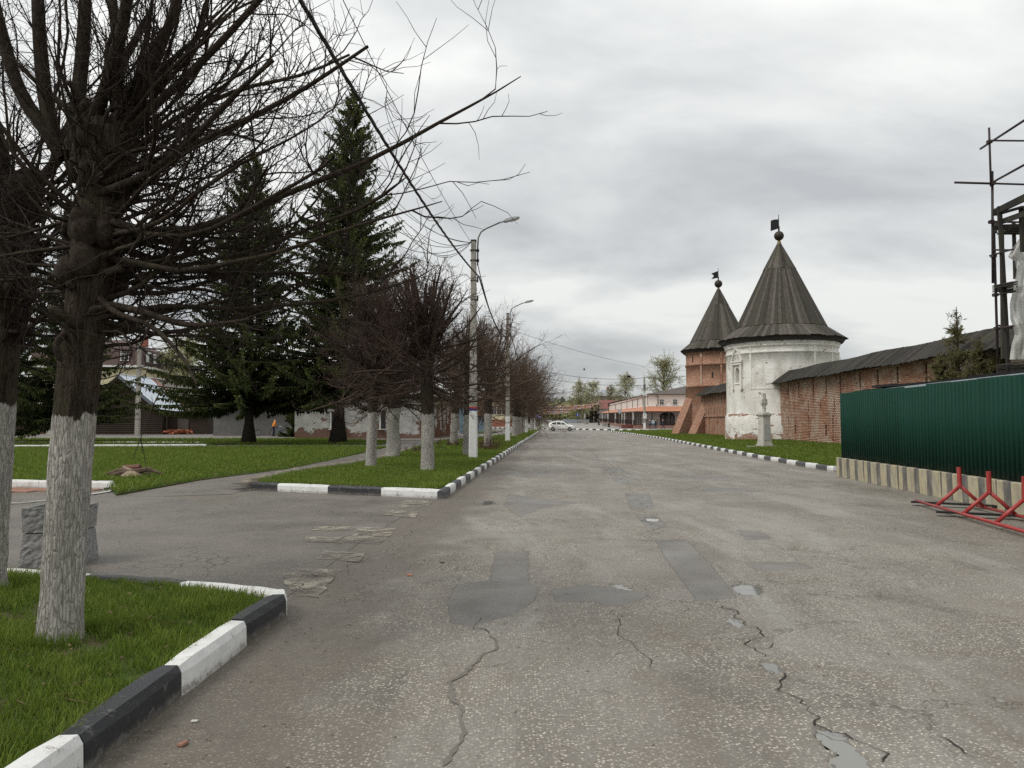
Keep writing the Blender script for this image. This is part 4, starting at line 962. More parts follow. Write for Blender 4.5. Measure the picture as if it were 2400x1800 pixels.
def buttress(foot, top, w, zt, par):
    f, p = Vector((*foot, -0.2)), Vector((*top, 0)); d = (p - f); d.z = 0; L = d.length; d.normalize(); s = Vector((-d.y, d.x, 0)) * w / 2
    V = []; UV = []; F_ = []
    e = f + d * (L + 2.6)
    for sg in (-1, 1):
        a = f + s * sg; V += [(a.x, a.y, -.2), ((a + d * .25).x, (a + d * .25).y, .35), ((a + d * L).x, (a + d * L).y, zt), ((e + s * sg).x, (e + s * sg).y, zt + .3), ((e + s * sg).x, (e + s * sg).y, -.2)]
        UV += [(sg * 9, -.2), (sg * 9 + .25, .35), (sg * 9 + L, zt), (sg * 9 + L + 2.6, zt + .3), (sg * 9 + L + 2.6, -.2)]
    me = bpy.data.meshes.new('buttress'); o_ = par.location
    Vv = [(x - o_.x, y - o_.y, z - o_.z) for x, y, z in V]
    # separate the sloping back so that it has its own brick courses
    fs = [(0, 1, 2, 3, 4)[::-1], (5, 6, 7, 8, 9)]; b0 = len(Vv)
    slope = [0, 5, 6, 1], [1, 6, 7, 2], [2, 7, 8, 3]; uvs = list(UV); run = 0
    for q in slope:
        A, B_, C_, D_ = [Vector(V[i]) for i in q]; l = (D_ - A).length; k = len(Vv)
        Vv += [Vv[i] for i in q]; uvs += [(run, 0), (run, w), (run + l, w), (run + l, 0)]; run += l; fs.append((k, k + 1, k + 2, k + 3))
    me.from_pydata(Vv, [], [tuple(f_) for f_ in fs]); l_ = me.uv_layers.new(name='UVMap')
    for lp in me.loops: l_.data[lp.index].uv = uvs[lp.vertex_index]
    bm_ = bmesh.new(); bm_.from_mesh(me); bmesh.ops.recalc_face_normals(bm_, faces=bm_.faces); bm_.to_mesh(me); bm_.free()
    link('buttress', me, M['brick'], par)
buttress((17.85, 77.1), (19.75, 77.9), 1.25, 3.75, t2)
buttress((16.85, 80.4), (18.75, 81.2), 1.25, 4.05, t2)

# --- brick wall right of the white tower
W0 = Vector((17.75, 30.0)); W1 = Vector((18.62, 53.6)); Wd = (W1 - W0).normalized(); Wn = Vector((-Wd.y, Wd.x)); WL = (W1 - W0).length
wl_ = thing('fortress_wall', 'long red brick wall with slotted top under black plank roof right of the white tower', 'wall', (W0.x, W0.y, 0))
def wp(s, off_, z): p = W0 + Wd * s + Wn * off_; return (p.x, p.y, z)
bm1 = MB(); bm1.hexa([(-.145, -.03, -.04), (.145, -.03, -.04), (.145, .055, -.04), (-.145, .055, -.04)], [(-.145, -.03, .04), (.145, -.03, .04), (.145, .052, .04), (-.145, .052, .04)])
brick_me = []
for q in range(4):
    b_ = MB(); rr = random.Random(q); e_ = lambda: rr.uniform(-.006, .006)
    b_.hexa([(-.143 + e_(), -.03, -.038 + e_()), (.143 + e_(), -.03, -.038 + e_()), (.143 + e_(), .04 + e_() * 1.5, -.038 + e_()), (-.143 + e_(), .04 + e_() * 1.5, -.038 + e_())][::1],
            [(-.143 + e_(), -.03, .038 + e_()), (.143 + e_(), -.03, .038 + e_()), (.143 + e_(), .04 + e_() * 1.5, .038 + e_()), (-.143 + e_(), .04 + e_() * 1.5, .038 + e_())])
    me = b_.mesh('brick'); me.materials.append(M['brickp']); brick_me.append(me)
slots = []
s = 0.9; k = 0
while s < WL + .2:
    slots.append((s - .10, s + .10, 3.05, 4.12)); slots.append((s + .95 - .09, s + .95 + .09, 2.15, 2.85)); s += 2.1 + (.55 if k % 3 == 1 else 0); k += 1
for s in np.arange(2.0, WL, 3.9): slots.append((s - .09, s + .09, 0.0, 1.93))
for s in np.arange(.6, WL, 2.7): slots.append((s + .5, s + .82, .72, 1.35))
sc = sorted(set([-12.0, WL] + [x for sl_ in slots for x in sl_[:2] if x < WL])); zc = sorted(set([-.3, 4.25] + [z for sl_ in slots for z in sl_[2:]]))
m = MB()
for sa, sb in zip(sc[:-1], sc[1:]):
    for za, zb_ in zip(zc[:-1], zc[1:]):
        mid_s, mid_z = (sa + sb) / 2, (za + zb_) / 2
        if any(a < mid_s < b and z0 < mid_z < z1 for a, b, z0, z1 in slots): continue
        A_, B_, C_, D_ = wp(sa, .02, za), wp(sb, .02, za), wp(sb, .02, zb_), wp(sa, .02, zb_); A2_, B2_, C2_, D2_ = wp(sa, -.3, za), wp(sb, -.3, za), wp(sb, -.3, zb_), wp(sa, -.3, zb_)
        m.m = 0; m.add([A_, B_, C_, D_], [(3, 2, 1, 0)]); m.m = 1; m.add([A_, B_, C_, D_, A2_, B2_, C2_, D2_], [(0, 1, 5, 4), (1, 2, 6, 5), (2, 3, 7, 6), (3, 0, 4, 7)])
m.build('bed_mortar', [M['mortar'], simple('shaded_brick_reveal', (.20, .085, .052), .95, 6, .4)], wl_)  # slot sides in a darker brick tone, their shade put into the colour
m = MB(); B = [wp(-12, -.28, -.3), wp(WL, -.28, -.3), wp(WL, -1.1, -.3), wp(-12, -1.1, -.3)]
m.hexa(B[::-1], [(x, y, 4.25) for x, y, z in B][::-1]); m.build('core', M['darkbrown'], wl_)  # dark brown slot backs, recess shade put into the colour
cand = []; part_b = []
for r_ in range(43):
    z = 0.10 + r_ * 0.097
    for c_ in range(int(WL / .305) + 1):
        s = c_ * .305 + (.15 if r_ % 2 else 0)
        if s > WL - .1 or s < 2.2: continue
        if abs(z - 1.99) < .04: continue
        y = W0.y + Wd.y * s
        # wholly hidden behind the site fence
        if z < 1.6 + (2.3 - 1.6) * (y / 22.0) * 1.0 and s < 12.5: continue
        hit = [(a, b) for a, b, z0, z1 in slots if a - .143 < s < b + .143 and z0 < z < z1]
        if hit:
            a, b = hit[0]; l0, l1 = s - .143, s + .143
            if a - l0 > .03: part_b.append(((l0 + a) / 2, z, (a - l0) / 2))
            if l1 - b > .03: part_b.append(((l1 + b) / 2, z, (l1 - b) / 2))
            continue
        cand.append((s, z))
def seen_first(c_): return c_[0] * 1.0 + (0 if c_[1] > 2.2 else 6)
cand.sort(key=seen_first)
rot = math.atan2(Wd.y, Wd.x)
for s, z in cand[:290]:
    x, y, _ = wp(s, 0.0, z)
    link('brick', brick_me[rnd.randrange(4)], None, wl_, loc=(x - wl_.location.x, y - wl_.location.y, z), rot=(rnd.uniform(-.02, .02), rnd.uniform(-.015, .015), rot))
VV, QQ = [], []; rr = np.random.default_rng(8)
cube = np.array([(-.143, -.03, -.038), (.143, -.03, -.038), (.143, .04, -.038), (-.143, .04, -.038), (-.143, -.03, .038), (.143, -.03, .038), (.143, .04, .038), (-.143, .04, .038)])
fq = np.array([(4, 5, 6, 7), (1, 2, 6, 5), (2, 3, 7, 6), (3, 0, 4, 7), (3, 2, 1, 0)])
for s, z, hw in [(a, b, .143) for a, b in cand[290:]] + part_b:
    b_ = cube * np.array([hw / .143, 1, 1]) + rr.uniform(-.005, .005, cube.shape); px = wp(s, 0, z); k = len(VV) * 8
    w_ = np.stack([px[0] - W0.x + b_[:, 0] * Wd.x - b_[:, 1] * Wd.y, px[1] - W0.y + b_[:, 0] * Wd.y + b_[:, 1] * Wd.x, z + b_[:, 2]], -1)
    VV.append(w_); QQ.append(fq + k)
o = link('brickwork', np_mesh('brickwork', np.concatenate(VV), np.concatenate(QQ)), M['brickp'], wl_); o['kind'] = 'stuff'
def wall_roof(par, A, B_, zl, zr_, wd, k):
    A, B_ = Vector(A), Vector(B_); d = (B_ - A); L = d.length; d.normalize(); n = Vector((-d.y, d.x)); rf = MB()
    for sg, zz_ in ((1, zl), ):
        pass
    E = [A + n * .55, B_ + n * .55, B_ - n * .5, A - n * .5, A - n * 1.7, B_ - n * 1.7]
    z0, z1 = zl, zr_
    rf.add([(E[0].x, E[0].y, z0), (E[1].x, E[1].y, z0), (E[2].x, E[2].y, z1), (E[3].x, E[3].y, z1), (E[4].x, E[4].y, z0), (E[5].x, E[5].y, z0)], [(0, 1, 2, 3), (3, 2, 5, 4), (0, 4, 5, 1)])
    roof = rf.build('roof', M['tar'], par)
    cnt = int(L / wd); me = []
    sl = Vector((1.05, z1 - z0)); l = sl.length
    for q in range(3):
        m = MB(); m.box((0, -l / 2 - .02 * q, .022), (wd * 1.04, l + .12 + .05 * q, .028)); e_ = m.mesh('roof_plank'); e_.materials.append(M['tar']); me.append(e_)
    rz = math.atan2(d.y, d.x); pit = math.atan2(z1 - z0, 1.05)
    for i in range(cnt):
        p = A + d * (i + .5) * wd - n * .5
        sag = 0.035 * math.sin(i * .13) + rnd.uniform(-.008, .008)
        o = link('roof_plank', me[rnd.randrange(3)], None, roof, loc=(p.x - par.location.x, p.y - par.location.y, z1 - par.location.z + sag), rot=(0, 0, 0))
        o.rotation_euler = (Matrix.Rotation(rz + math.pi, 3, 'Z') @ Matrix.Rotation(pit, 3, 'X')).to_euler()
wall_roof(wl_, W0 - Wd * 10, W1 - Wd * .3, 4.22, 5.02, .17, 0)
# --- short wall between the towers
A2, B2 = Vector((18.55, 60.0)), Vector((19.45, 79.0)); d2 = (B2 - A2).normalized(); n2 = Vector((-d2.y, d2.x))
w2 = thing('fortress_wall', 'short stretch of red brick wall between the white and the brick tower', 'wall', (A2.x, A2.y, 0))
P_ = [A2, B2, B2 - n2 * 1.1, A2 - n2 * 1.1]; L2 = (B2 - A2).length
V2 = [(P_[0].x, P_[0].y, -.2), (P_[1].x, P_[1].y, -.2), (P_[1].x, P_[1].y, 4.2), (P_[0].x, P_[0].y, 4.2), (P_[2].x, P_[2].y, -.2), (P_[3].x, P_[3].y, -.2), (P_[3].x, P_[3].y, 4.2), (P_[2].x, P_[2].y, 4.2)]
me = np_mesh('face', np.array(V2) - np.array(w2.location), [(0, 3, 2, 1), (4, 7, 6, 5)], uv=[(0, -.2), (L2, -.2), (L2, 4.2), (0, 4.2), (0, -.2), (L2, -.2), (L2, 4.2), (0, 4.2)])
link('face', me, M['brick'], w2)
m = MB()
for i, s in enumerate(np.arange(1.0, L2, 1.25)):
    p = A2 + d2 * s + n2 * .0; m.box((p.x, p.y, 3.55), (.12, .03, .8), math.atan2(d2.y, d2.x)); q = A2 + d2 * (s + .6); m.box((q.x, q.y, 2.5), (.11, .03, .6), math.atan2(d2.y, d2.x))
m.build('slot_shade', M['darkbrown'], w2)  # thin dark strips on the wall face, painted shade in place of real slots
for s in (3.5, 7.4, 11.3, 15.0):
    m = MB(); p = A2 + d2 * s + n2 * .05; m.box((p.x, p.y, .9), (.22, .14, 2.1), math.atan2(d2.y, d2.x)); m.build('pilaster_strip', M['brickp'], w2)
p = A2 + d2 * L2 / 2 + n2 * .05; m = MB(); m.box((p.x, p.y, 2.03), (L2, .12, .10), math.atan2(d2.y, d2.x)); m.build('ledge', M['brickp'], w2)
wall_roof(w2, A2, B2, 4.15, 4.95, .18, 1)

# --- stone cross on its pedestal
cx, cy = gr(1792, 1046, .22); cz = 0.2
cr_ = thing('stone_cross', 'white stone cross on a tall square pedestal in the verge grass', 'monument', (cx, cy, cz), rz=R(18))
cr_.scale = (.84, .84, 1.0)
def part(nm, mat, par, *bx, bev=.015, sm=False):
    m = MB()
    for b_ in bx: m.box(*b_)
    return m.build(nm, mat, par, local=True, bevel=bev, smooth=sm)
part('plinth', M['stone'], cr_, ((0, 0, .06), (.78, .78, .12)), ((0, 0, .2), (.66, .66, .16)))
m = MB(); m.hexa([(-.31, -.31, .28), (.31, -.31, .28), (.31, .31, .28), (-.31, .31, .28)], [(-.27, -.27, 1.62), (.27, -.27, 1.62), (.27, .27, 1.62), (-.27, .27, 1.62)]); sh = m.build('shaft', M['stone'], cr_, local=True, bevel=.02)
m = MB(); m.hexa([(-.21, -.325, .36), (.21, -.325, .36), (.21, -.30, .36), (-.21, -.30, .36)], [(-.19, -.292, 1.25), (.19, -.292, 1.25), (.19, -.27, 1.25), (-.19, -.27, 1.25)]); m.build('inscription_panel', simple('grey_panel_stone', (0.42, 0.42, 0.40), .8, 4, .2), sh, local=True)
part('cornice', M['stone'], cr_, ((0, 0, 1.66), (.64, .64, .08)), ((0, 0, 1.75), (.74, .74, .10)), ((0, 0, 1.83), (.5, .5, .07)))
m = MB()
O = [(-.10, 1.85), (.10, 1.85), (.10, 2.20), (.22, 2.24), (.22, 2.56), (.12, 2.60), (.12, 2.90), (-.12, 2.90), (-.12, 2.60), (-.22, 2.56), (-.22, 2.24), (-.10, 2.20)]
k = len(O); m.add([(x, -.08, z) for x, z in O] + [(x, .08, z) for x, z in O], [tuple(range(k)), tuple(range(2 * k - 1, k - 1, -1))] + [(i, k + i, k + (i + 1) % k, (i + 1) % k)for i in range(k)]); m.build('cross', M['stone'], cr_, local=True, bevel=.02)
m = MB(); m.bar((-.2, -.09, 2.36), (.2, -.09, 2.36), .05, .03); m.bar((0, -.09, 1.95), (0, -.09, 2.78), .05, .03); m.bar((-.1, -.092, 2.14), (.1, -.092, 2.06), .05, .03); m.build('relief', M['stone'], cr_, local=True)
for i, (dx, dy, w) in enumerate(((-.75, -.1, .5), (.85, .05, .9))): 
    m = MB(); m.box((cx + dx, cy + dy, zright(np.array(cx), np.array(cy)) + .03), (w, .25, .07), .1); o = m.build('stone_slab', M['stone'], base=(cx + dx, cy + dy, .15)); tag(o, ['small pale slab sunk in grass left of the stone cross', 'long pale slab sunk in grass right of the stone cross'][i], 'slab')

# --- green site fence on concrete blocks
FX = lambda y: 7.52 + 0.0842 * y
fdir = Vector((0.0842, 1.0)).normalized(); frot = -math.atan(0.0842)
bl = stone_len = 2.12
bmb = MB(); bmb.box((0.2, 1.05, .265), (.4, 2.09, .55)); bme = bmb.mesh('concrete_block'); bme.materials.append(M['block'])
names = ['far end concrete block under the green fence beside the white kerb stone', 'second concrete block from the far end under the green fence', 'third concrete block from the far end under the green fence', 'fourth concrete block from the far end, behind the red rack posts', 'nearest concrete block in view under the green fence behind the red rack', 'concrete block under the green fence at the right picture edge']
for i in range(6):
    y = 22.35 - (i + 1) * bl
    o = link('concrete_block', bme, None, None, loc=(FX(y) + rnd.uniform(-.015, .015), y, 0), rot=(0, 0, frot + rnd.uniform(-.004, .004)))
    b_ = o.modifiers.new('bevel', 'BEVEL'); b_.width = .018; b_.segments = 2
    tag(o, names[i], 'block', 'striped concrete blocks')
fe = thing('site_fence', 'dark green corrugated steel fence standing on striped concrete blocks', 'fence', (FX(16), 16, 0))
per = 0.155
def corr(k, z0, z1):
    pr = []
    for i in range(k): y = i * per; pr += [(0.0, y), (0.0, y + .055), (-.024, y + .078), (-.024, y + .132)]
    pr.append((0.0, k * per)); V = []; Fq = []
    for x, y in pr: V += [(x, y, z0), (x, y, z1)]
    for i in range(len(pr) - 1): Fq.append((2 * i, 2 * i + 1, 2 * i + 3, 2 * i + 2))
    return np_mesh('fence_sheet', V, Fq)
me = corr(7, .46, 2.40); me.materials.append(M['green'])
sw = 7 * per
for i in range(13):
    y = 22.2 - (i + 1) * sw * .998
    dz = (-.03 if i == 4 else 0) + rnd.uniform(-.012, .012)
    o = link('fence_sheet', me, None, fe, loc=(FX(y) + .12 + (i % 2) * .004 - fe.location.x, y - fe.location.y, dz), rot=(rnd.uniform(-.004, .004), rnd.uniform(-.006, .006), frot + rnd.uniform(-.003, .003)))
    so = o.modifiers.new('thick', 'SOLIDIFY'); so.thickness = .003
m = MB()
for z in (.85, 2.05): m.bar((FX(8) + .2, 8, z), (FX(22.15) + .2, 22.15, z), .05, .05)
m.build('rail', M['steel'], fe)
for y in np.arange(9.2, 22.3, 2.55):
    m = MB(); m.bar((FX(y) + .27, y, .1), (FX(y) + .27, y, 2.3), .07); m.build('post', M['steel'], fe)

# --- red rack of Y posts lying on the road
f0, f1 = Vector((*gr(2146, 1177, .05), .05)), Vector((*gr(2470, 1271, .05), .05))
rk = thing('parking_barrier', 'red welded tube rack of three Y posts on two long rails', 'barrier', (f0.x, f0.y, 0))
fd = (f1 - f0); fl_ = fd.length; fd.normalize(); fn = Vector((fd.y, -fd.x, 0)); fn = -fn if fn.x < 0 else fn
wr = 0.78
m = MB(); m.tube([f0 + Vector((0, 0, .03)), f1 + Vector((0, 0, .03))], .028, 10); m.build('front_rail', M['red'], rk, smooth=True)
r0 = f0 + fd * .55 + fn * wr; m = MB(); m.tube([r0 + Vector((0, 0, .03)), f1 + fn * wr + Vector((0, 0, .03))], .026, 10); m.build('rear_rail', M['red'], rk, smooth=True)
for i in range(5):
    s = 1.02 + i * 1.14; a = f0 + fd * s + Vector((0, 0, .04)); b_ = a + fn * wr; c_ = (a + b_) / 2 + Vector((0, 0, .36)) + fd * .02
    m = MB(); m.tube([a, c_], .032, 10); m.tube([b_, c_], .032, 10)
    y_ = m.build('leg_pair', M['red'], rk, smooth=True)
    m = MB(); tp_ = c_ + Vector((0, 0, .33)) + fd * (-.03 + .02 * i); m.tube([c_ - Vector((0, 0, .03)), tp_], .038, 10); m.build('post', M['red'], rk)
for i, s in enumerate((.12, 1.75)):
    a = f0 + fd * s - fn * .02 + Vector((0, 0, .018)); b_ = a + fn * (wr + .5) + fd * .55
    m = MB(); a2_ = a - fn * (0.1 + .15 * i); m.bar(a2_, b_, .15, .028); o = m.build('charred_board', M['black'], base=(a.x, a.y, 0)); tag(o, ['charred flat board under the far end of the red rack', 'charred pointed board under the middle of the red rack'][i], 'board', 'boards under the rack')

# --- scaffold
SY = 22.0
sc_ = thing('scaffold', 'tall rusty tube scaffold with grey timber decks at right picture edge', 'scaffold', (at(2340, 900, SY)[0], SY, 0))
S8 = lambda x, y, Y=SY: at(2200 + x * .3738, 280 + y * .3738, Y)
def tube_px(nm, a, b, r, Ya=SY, Yb=SY, mat='rust'):
    m = MB(); m.tube([S8(*a, Ya), S8(*b, Yb)], r, 8); return m.build(nm, M[mat], sc_, smooth=True)
tube_px('standard', (316, 52), (328, 420), .03); tube_px('standard', (336, 325), (340, 1026), .036, SY + .06, SY + .06); tube_px('standard', (346, 680), (372, 1560), .036, SY + .13, SY + .13)
b0_ = S8(372, 1560, SY + .13); m = MB(); m.tube([b0_, (b0_[0] + .02, b0_[1], 0.2)], .036, 8); m.build('standard', M['rust'], sc_)
tube_px('ledger', (262, 184), (545, 0), .032, SY + .9, SY - 2.6); tube_px('ledger', (310, 132), (560, 134), .028); tube_px('ledger', (100, 395), (345, 402), .034); tube_px('ledger', (300, 400), (560, 408), .03); tube_px('ledger', (345, 390), (545, 280), .032, SY + .3, SY - 2.5)
tube_px('ledger', (312, 640), (560, 645), .03); tube_px('ledger', (320, 855), (470, 812), .026, SY + .2, SY - 1); tube_px('ledger', (345, 818), (470, 818), .026); tube_px('ledger', (345, 1105), (480, 1075), .026, SY + .2, SY - 1); tube_px('ledger', (350, 1310), (470, 1296), .026, SY + .2, SY - 1); tube_px('ledger', (362, 1288), (470, 1310), .026)
for (x, y) in ((318, 140), (340, 400), (330, 642), (345, 855), (355, 1100), (365, 1310)):
    m = MB(); m.box(S8(x, y, SY), (.12, .12, .09)); m.build('coupler', M['rust'], sc_)
def wood_px(nm, a, b, w, h, Ya=SY, Yb=SY):
    m = MB(); m.bar(S8(*a, Ya), S8(*b, Yb), w * .6, h * .7); return m.build(nm, M['oldwood'], sc_)
wood_px('timber_post', (380, 545), (440, 1590), .17, .12, SY - .3, SY - .3); wood_px('timber_post', (395, 660), (405, 1500), .16, .12, SY + 1.2, SY + 1.2); wood_px('timber_post', (520, 560), (530, 830), .2, .12, SY - 1.2, SY - 1.2); wood_px('timber_post', (470, 640), (480, 1000), .14, .1, SY + 1, SY + 1)
wood_px('beam', (345, 585), (560, 480), .12, .26, SY + .3, SY - 2.6); wood_px('beam', (350, 600), (540, 545), .3, .06, SY + .9, SY - 1.5); wood_px('beam', (340, 660), (540, 590), .12, .2, SY + .9, SY - 2.0); wood_px('beam', (350, 678), (530, 672), .3, .2, SY + 1, SY + 1); wood_px('beam', (350, 690), (360, 715), .1, .1)
for i in range(4): wood_px('deck_board', (352, 1045 + i * 12), (480, 1018 + i * 14), .24, .05, SY - .3 + i * .4, SY - 1.4 + i * .4)
for i in range(4): wood_px('deck_board', (368, 1540 + i * 14), (560, 1520 + i * 16), .24, .06, SY - .4 + i * .4, SY - .6 + i * .4)
m = MB(); pp = S8(470, 1540, SY + 1.5); m.bar((pp[0], pp[1], .2), (pp[0], pp[1], pp[2]), .2); m.build('timber_post', M['oldwood'], sc_)
# the scaffold goes on to the right along the wall
for k_ in range(1, 4):
    xx = sc_.location.x + .25 + k_ * 1.9
    m = MB(); m.tube([(xx, SY, .2), (xx, SY, 10.2 - .4 * (k_ % 2))], .036, 8); m.build('standard', M['rust'], sc_)
    m = MB(); m.tube([(xx, SY + 1.5, .2), (xx, SY + 1.5, 9.2)], .036, 8); m.build('standard', M['rust'], sc_)
    m = MB(); m.bar((xx - .3, SY - .3, .2), (xx - .3, SY - .3, 7.6), .1); m.build('timber_post', M['oldwood'], sc_)
for z_ in (S8(340, 400)[2], S8(310, 134)[2], S8(340, 642)[2], S8(355, 1080)[2], S8(365, 1300)[2]):
    m = MB(); m.tube([(sc_.location.x + 1.1, SY + .02, z_), (sc_.location.x + 6.4, SY + .02, z_)], .03, 8); m.build('ledger', M['rust'], sc_)
for z_ in (S8(352, 1045)[2], S8(368, 1545)[2], S8(350, 660)[2]):
    for j_ in range(4): m = MB(); m.box((sc_.location.x + 3.6, SY + .1 + j_ * .3, z_), (5.6, .22, .045)); m.build('deck_board', M['oldwood'], sc_)
# milky film hung on the scaffold, gathered in folds
L_ = [(515, 735), (470, 800), (432, 860), (478, 890), (490, 950), (470, 1060), (445, 1150), (448, 1250), (478, 1340), (455, 1420), (445, 1505)]
nr, nc = 44, 26; VV, QQ = [], []; r_ = np.random.default_rng(5)
for i in range(nr):
    f = i / (nr - 1) * (len(L_) - 1); k = min(int(f), len(L_) - 2); t = f - k
    lx = L_[k][0] * (1 - t) + L_[k + 1][0] * t; ly = L_[k][1] * (1 - t) + L_[k + 1][1] * t
    for j in range(nc):
        q = j / (nc - 1); dep = SY - .55 + .10 * math.sin(q * 17 + i * .22) + .07 * math.sin(q * 39 - i * .5 + 2) + .04 * math.sin(i * 1.1 + q * 7)
        VV.append(S8(lx + q * 190, ly - q * 40 * (1 - i / nr), dep))
for i in range(nr - 1):
    for j in range(nc - 1): a = i * nc + j; QQ.append((a, a + 1, a + nc + 1, a + nc))
base = Vector(VV[0]); fo = link('plastic_film', np_mesh('plastic_film', np.array(VV) - np.array([base.x, base.y, 0]), QQ), M['film'], None, loc=(base.x, base.y, 0), smooth=True)
tag(fo, 'milky plastic film hanging in folds from the scaffold', 'plastic sheet')

# --- low site shed behind the fence
s0, s1 = Vector((10.6, 22.5)), Vector((10.2, 14.5))
shd = thing('site_shed', 'low pale blue shed with ragged black roofing felt peeking over the green fence', 'shed', (10.6, 22.5, 0))
m = MB(); m.hexa([(10.6, 23.2, 0), (10.15, 15.2, 0), (13.0, 15.2, 0), (13.4, 23.2, 0)], [(10.6, 23.2, 2.50), (10.15, 15.2, 2.55), (13.0, 15.2, 2.6), (13.4, 23.2, 2.55)]); m.build('body', M['silver'], shd)
m = MB(); rr = random.Random(4); y = 23.3
while y > 15.2:
    l = rr.uniform(.5, 1.3); m.box((10.45 + (y - 15) * .05 + .2, y - l / 2, 2.56 + rr.uniform(-.02, .05)), (.9, l, rr.uniform(.03, .08)), rr.uniform(-.05, .05), 0, rr.uniform(-.08, .08)); y -= l * rr.uniform(.85, 1.25)
m.build('roofing_felt', M['black'], shd)
# ================================================================== trees
def nrm(a): return a / (np.linalg.norm(a, axis=-1, keepdims=True) + 1e-9)
def grow(p, d, L, K, wander, trop, r, bendk=.6):
    P = np.empty((len(p), K, 3)); P[:, 0] = p; d = nrm(d.copy()); st = (L / (K - 1))[:, None]
    bend = r.normal(size=(len(p), 3)) * wander * bendk
    for k in range(1, K):
        d = d + r.normal(size=d.shape) * wander + bend; d[:, 2] += trop if np.isscalar(trop) else trop
        d = nrm(d); P[:, k] = P[:, k - 1] + d * st
    return P
def tubes(P, Rd, n):
    """P (N,K,3), Rd (N,K) -> verts, quads"""
    Nn, K = P.shape[:2]; T = nrm(np.gradient(P, axis=1))
    ref = np.where(np.abs(T[:, :1, 2:3]) < 0.8, np.array([0, 0, 1.0]), np.array([1.0, 0, 0])) * np.ones((Nn, K, 1))
    A = nrm(np.cross(T, ref)); B = np.cross(T, A)
    th = np.arange(n) * 2 * np.pi / n
    V = P[:, :, None, :] + Rd[:, :, None, None] * (A[:, :, None, :] * np.cos(th)[None, None, :, None] + B[:, :, None, :] * np.sin(th)[None, None, :, None])
    base = (np.arange(Nn) * K * n)[:, None, None]; k = (np.arange(K - 1) * n)[None, :, None]; j = np.arange(n)[None, None, :]; j2 = (j + 1) % n
    Qd = np.stack([base + k + j, base + k + j2, base + k + n + j2, base + k + n + j], -1).reshape(-1, 4)
    return V.reshape(-1, 3), Qd
def along(P, n, r, lo, hi):
    """n random points on each path: position, tangent, parent index, t"""
    Nn, K = P.shape[:2]; t = r.uniform(lo, hi, (Nn, n)) * (K - 1); i = np.minimum(t.astype(int), K - 2); f = (t - i)[..., None]
    idx = np.arange(Nn)[:, None]; a, b = P[idx, i], P[idx, i + 1]
    return (a * (1 - f) + b * f).reshape(-1, 3), nrm(b - a).reshape(-1, 3), np.repeat(np.arange(Nn), n), (t / (K - 1)).ravel()
class Acc:
    def __init__(s): s.V = []; s.Q = []; s.n = 0
    def add(s, V, Q): s.V.append(V); s.Q.append(Q + s.n); s.n += len(V)
    def mesh(s, name): return np_mesh(name, np.concatenate(s.V), np.concatenate(s.Q))
def trunk_mesh(h, r0, r1, lean, r, wash, nring=34, n=24, gnarl=0.0, flare=0.2):
    z = np.linspace(-0.15, h, nring); th = np.arange(n) * 2 * np.pi / n
    t = np.clip(z / h, 0, 1); rad = r0 + (r1 - r0) * t + r0 * flare * np.exp(-np.clip(z, 0, 9) / 0.13)
    ph = r.uniform(0, 6, 5)
    Rr = rad[:, None] * (1 + 0.06 * np.sin(3 * th[None] + ph[0] + z[:, None] * .6) + 0.035 * np.sin(7 * th[None] + ph[1] + z[:, None] * 1.1) + 0.02 * r.normal(size=(nring, n)))
    if gnarl: Rr *= 1 + gnarl * np.clip(np.sin(z[:, None] * 4.1 + ph[2] + 1.6 * np.sin(th[None] + ph[3])) , -.3, 1) * (0.6 + .4 * np.sin(2 * th[None] + ph[4]))
    # swollen pollard head
    Rr *= (1 + 0.5 * np.exp(-((z - h * .96) / 0.22) ** 2))[:, None]
    cx = lean[0] * t ** 1.3 + 0.03 * np.sin(z * 1.3 + ph[2]) * t; cy = lean[1] * t ** 1.3
    V = np.stack([cx[:, None] + Rr * np.cos(th), cy[:, None] + Rr * np.sin(th), np.repeat(z[:, None], n, 1)], -1).reshape(-1, 3)
    i = (np.arange(nring - 1)[:, None] * n); j = np.arange(n)[None]
    Qd = np.stack([i + j, i + (j + 1) % n, i + n + (j + 1) % n, i + n + j], -1).reshape(-1, 4)
    k = len(V); V = np.vstack([V, [[cx[-1], cy[-1], h + r1 * .5]]]); top = (nring - 1) * n
    Tt = np.stack([top + np.arange(n), top + (np.arange(n) + 1) % n, np.full(n, k)], -1)
    return np_mesh('trunk', V, Qd, Tt, {'washd': V[:, 2] - wash + 0.5})
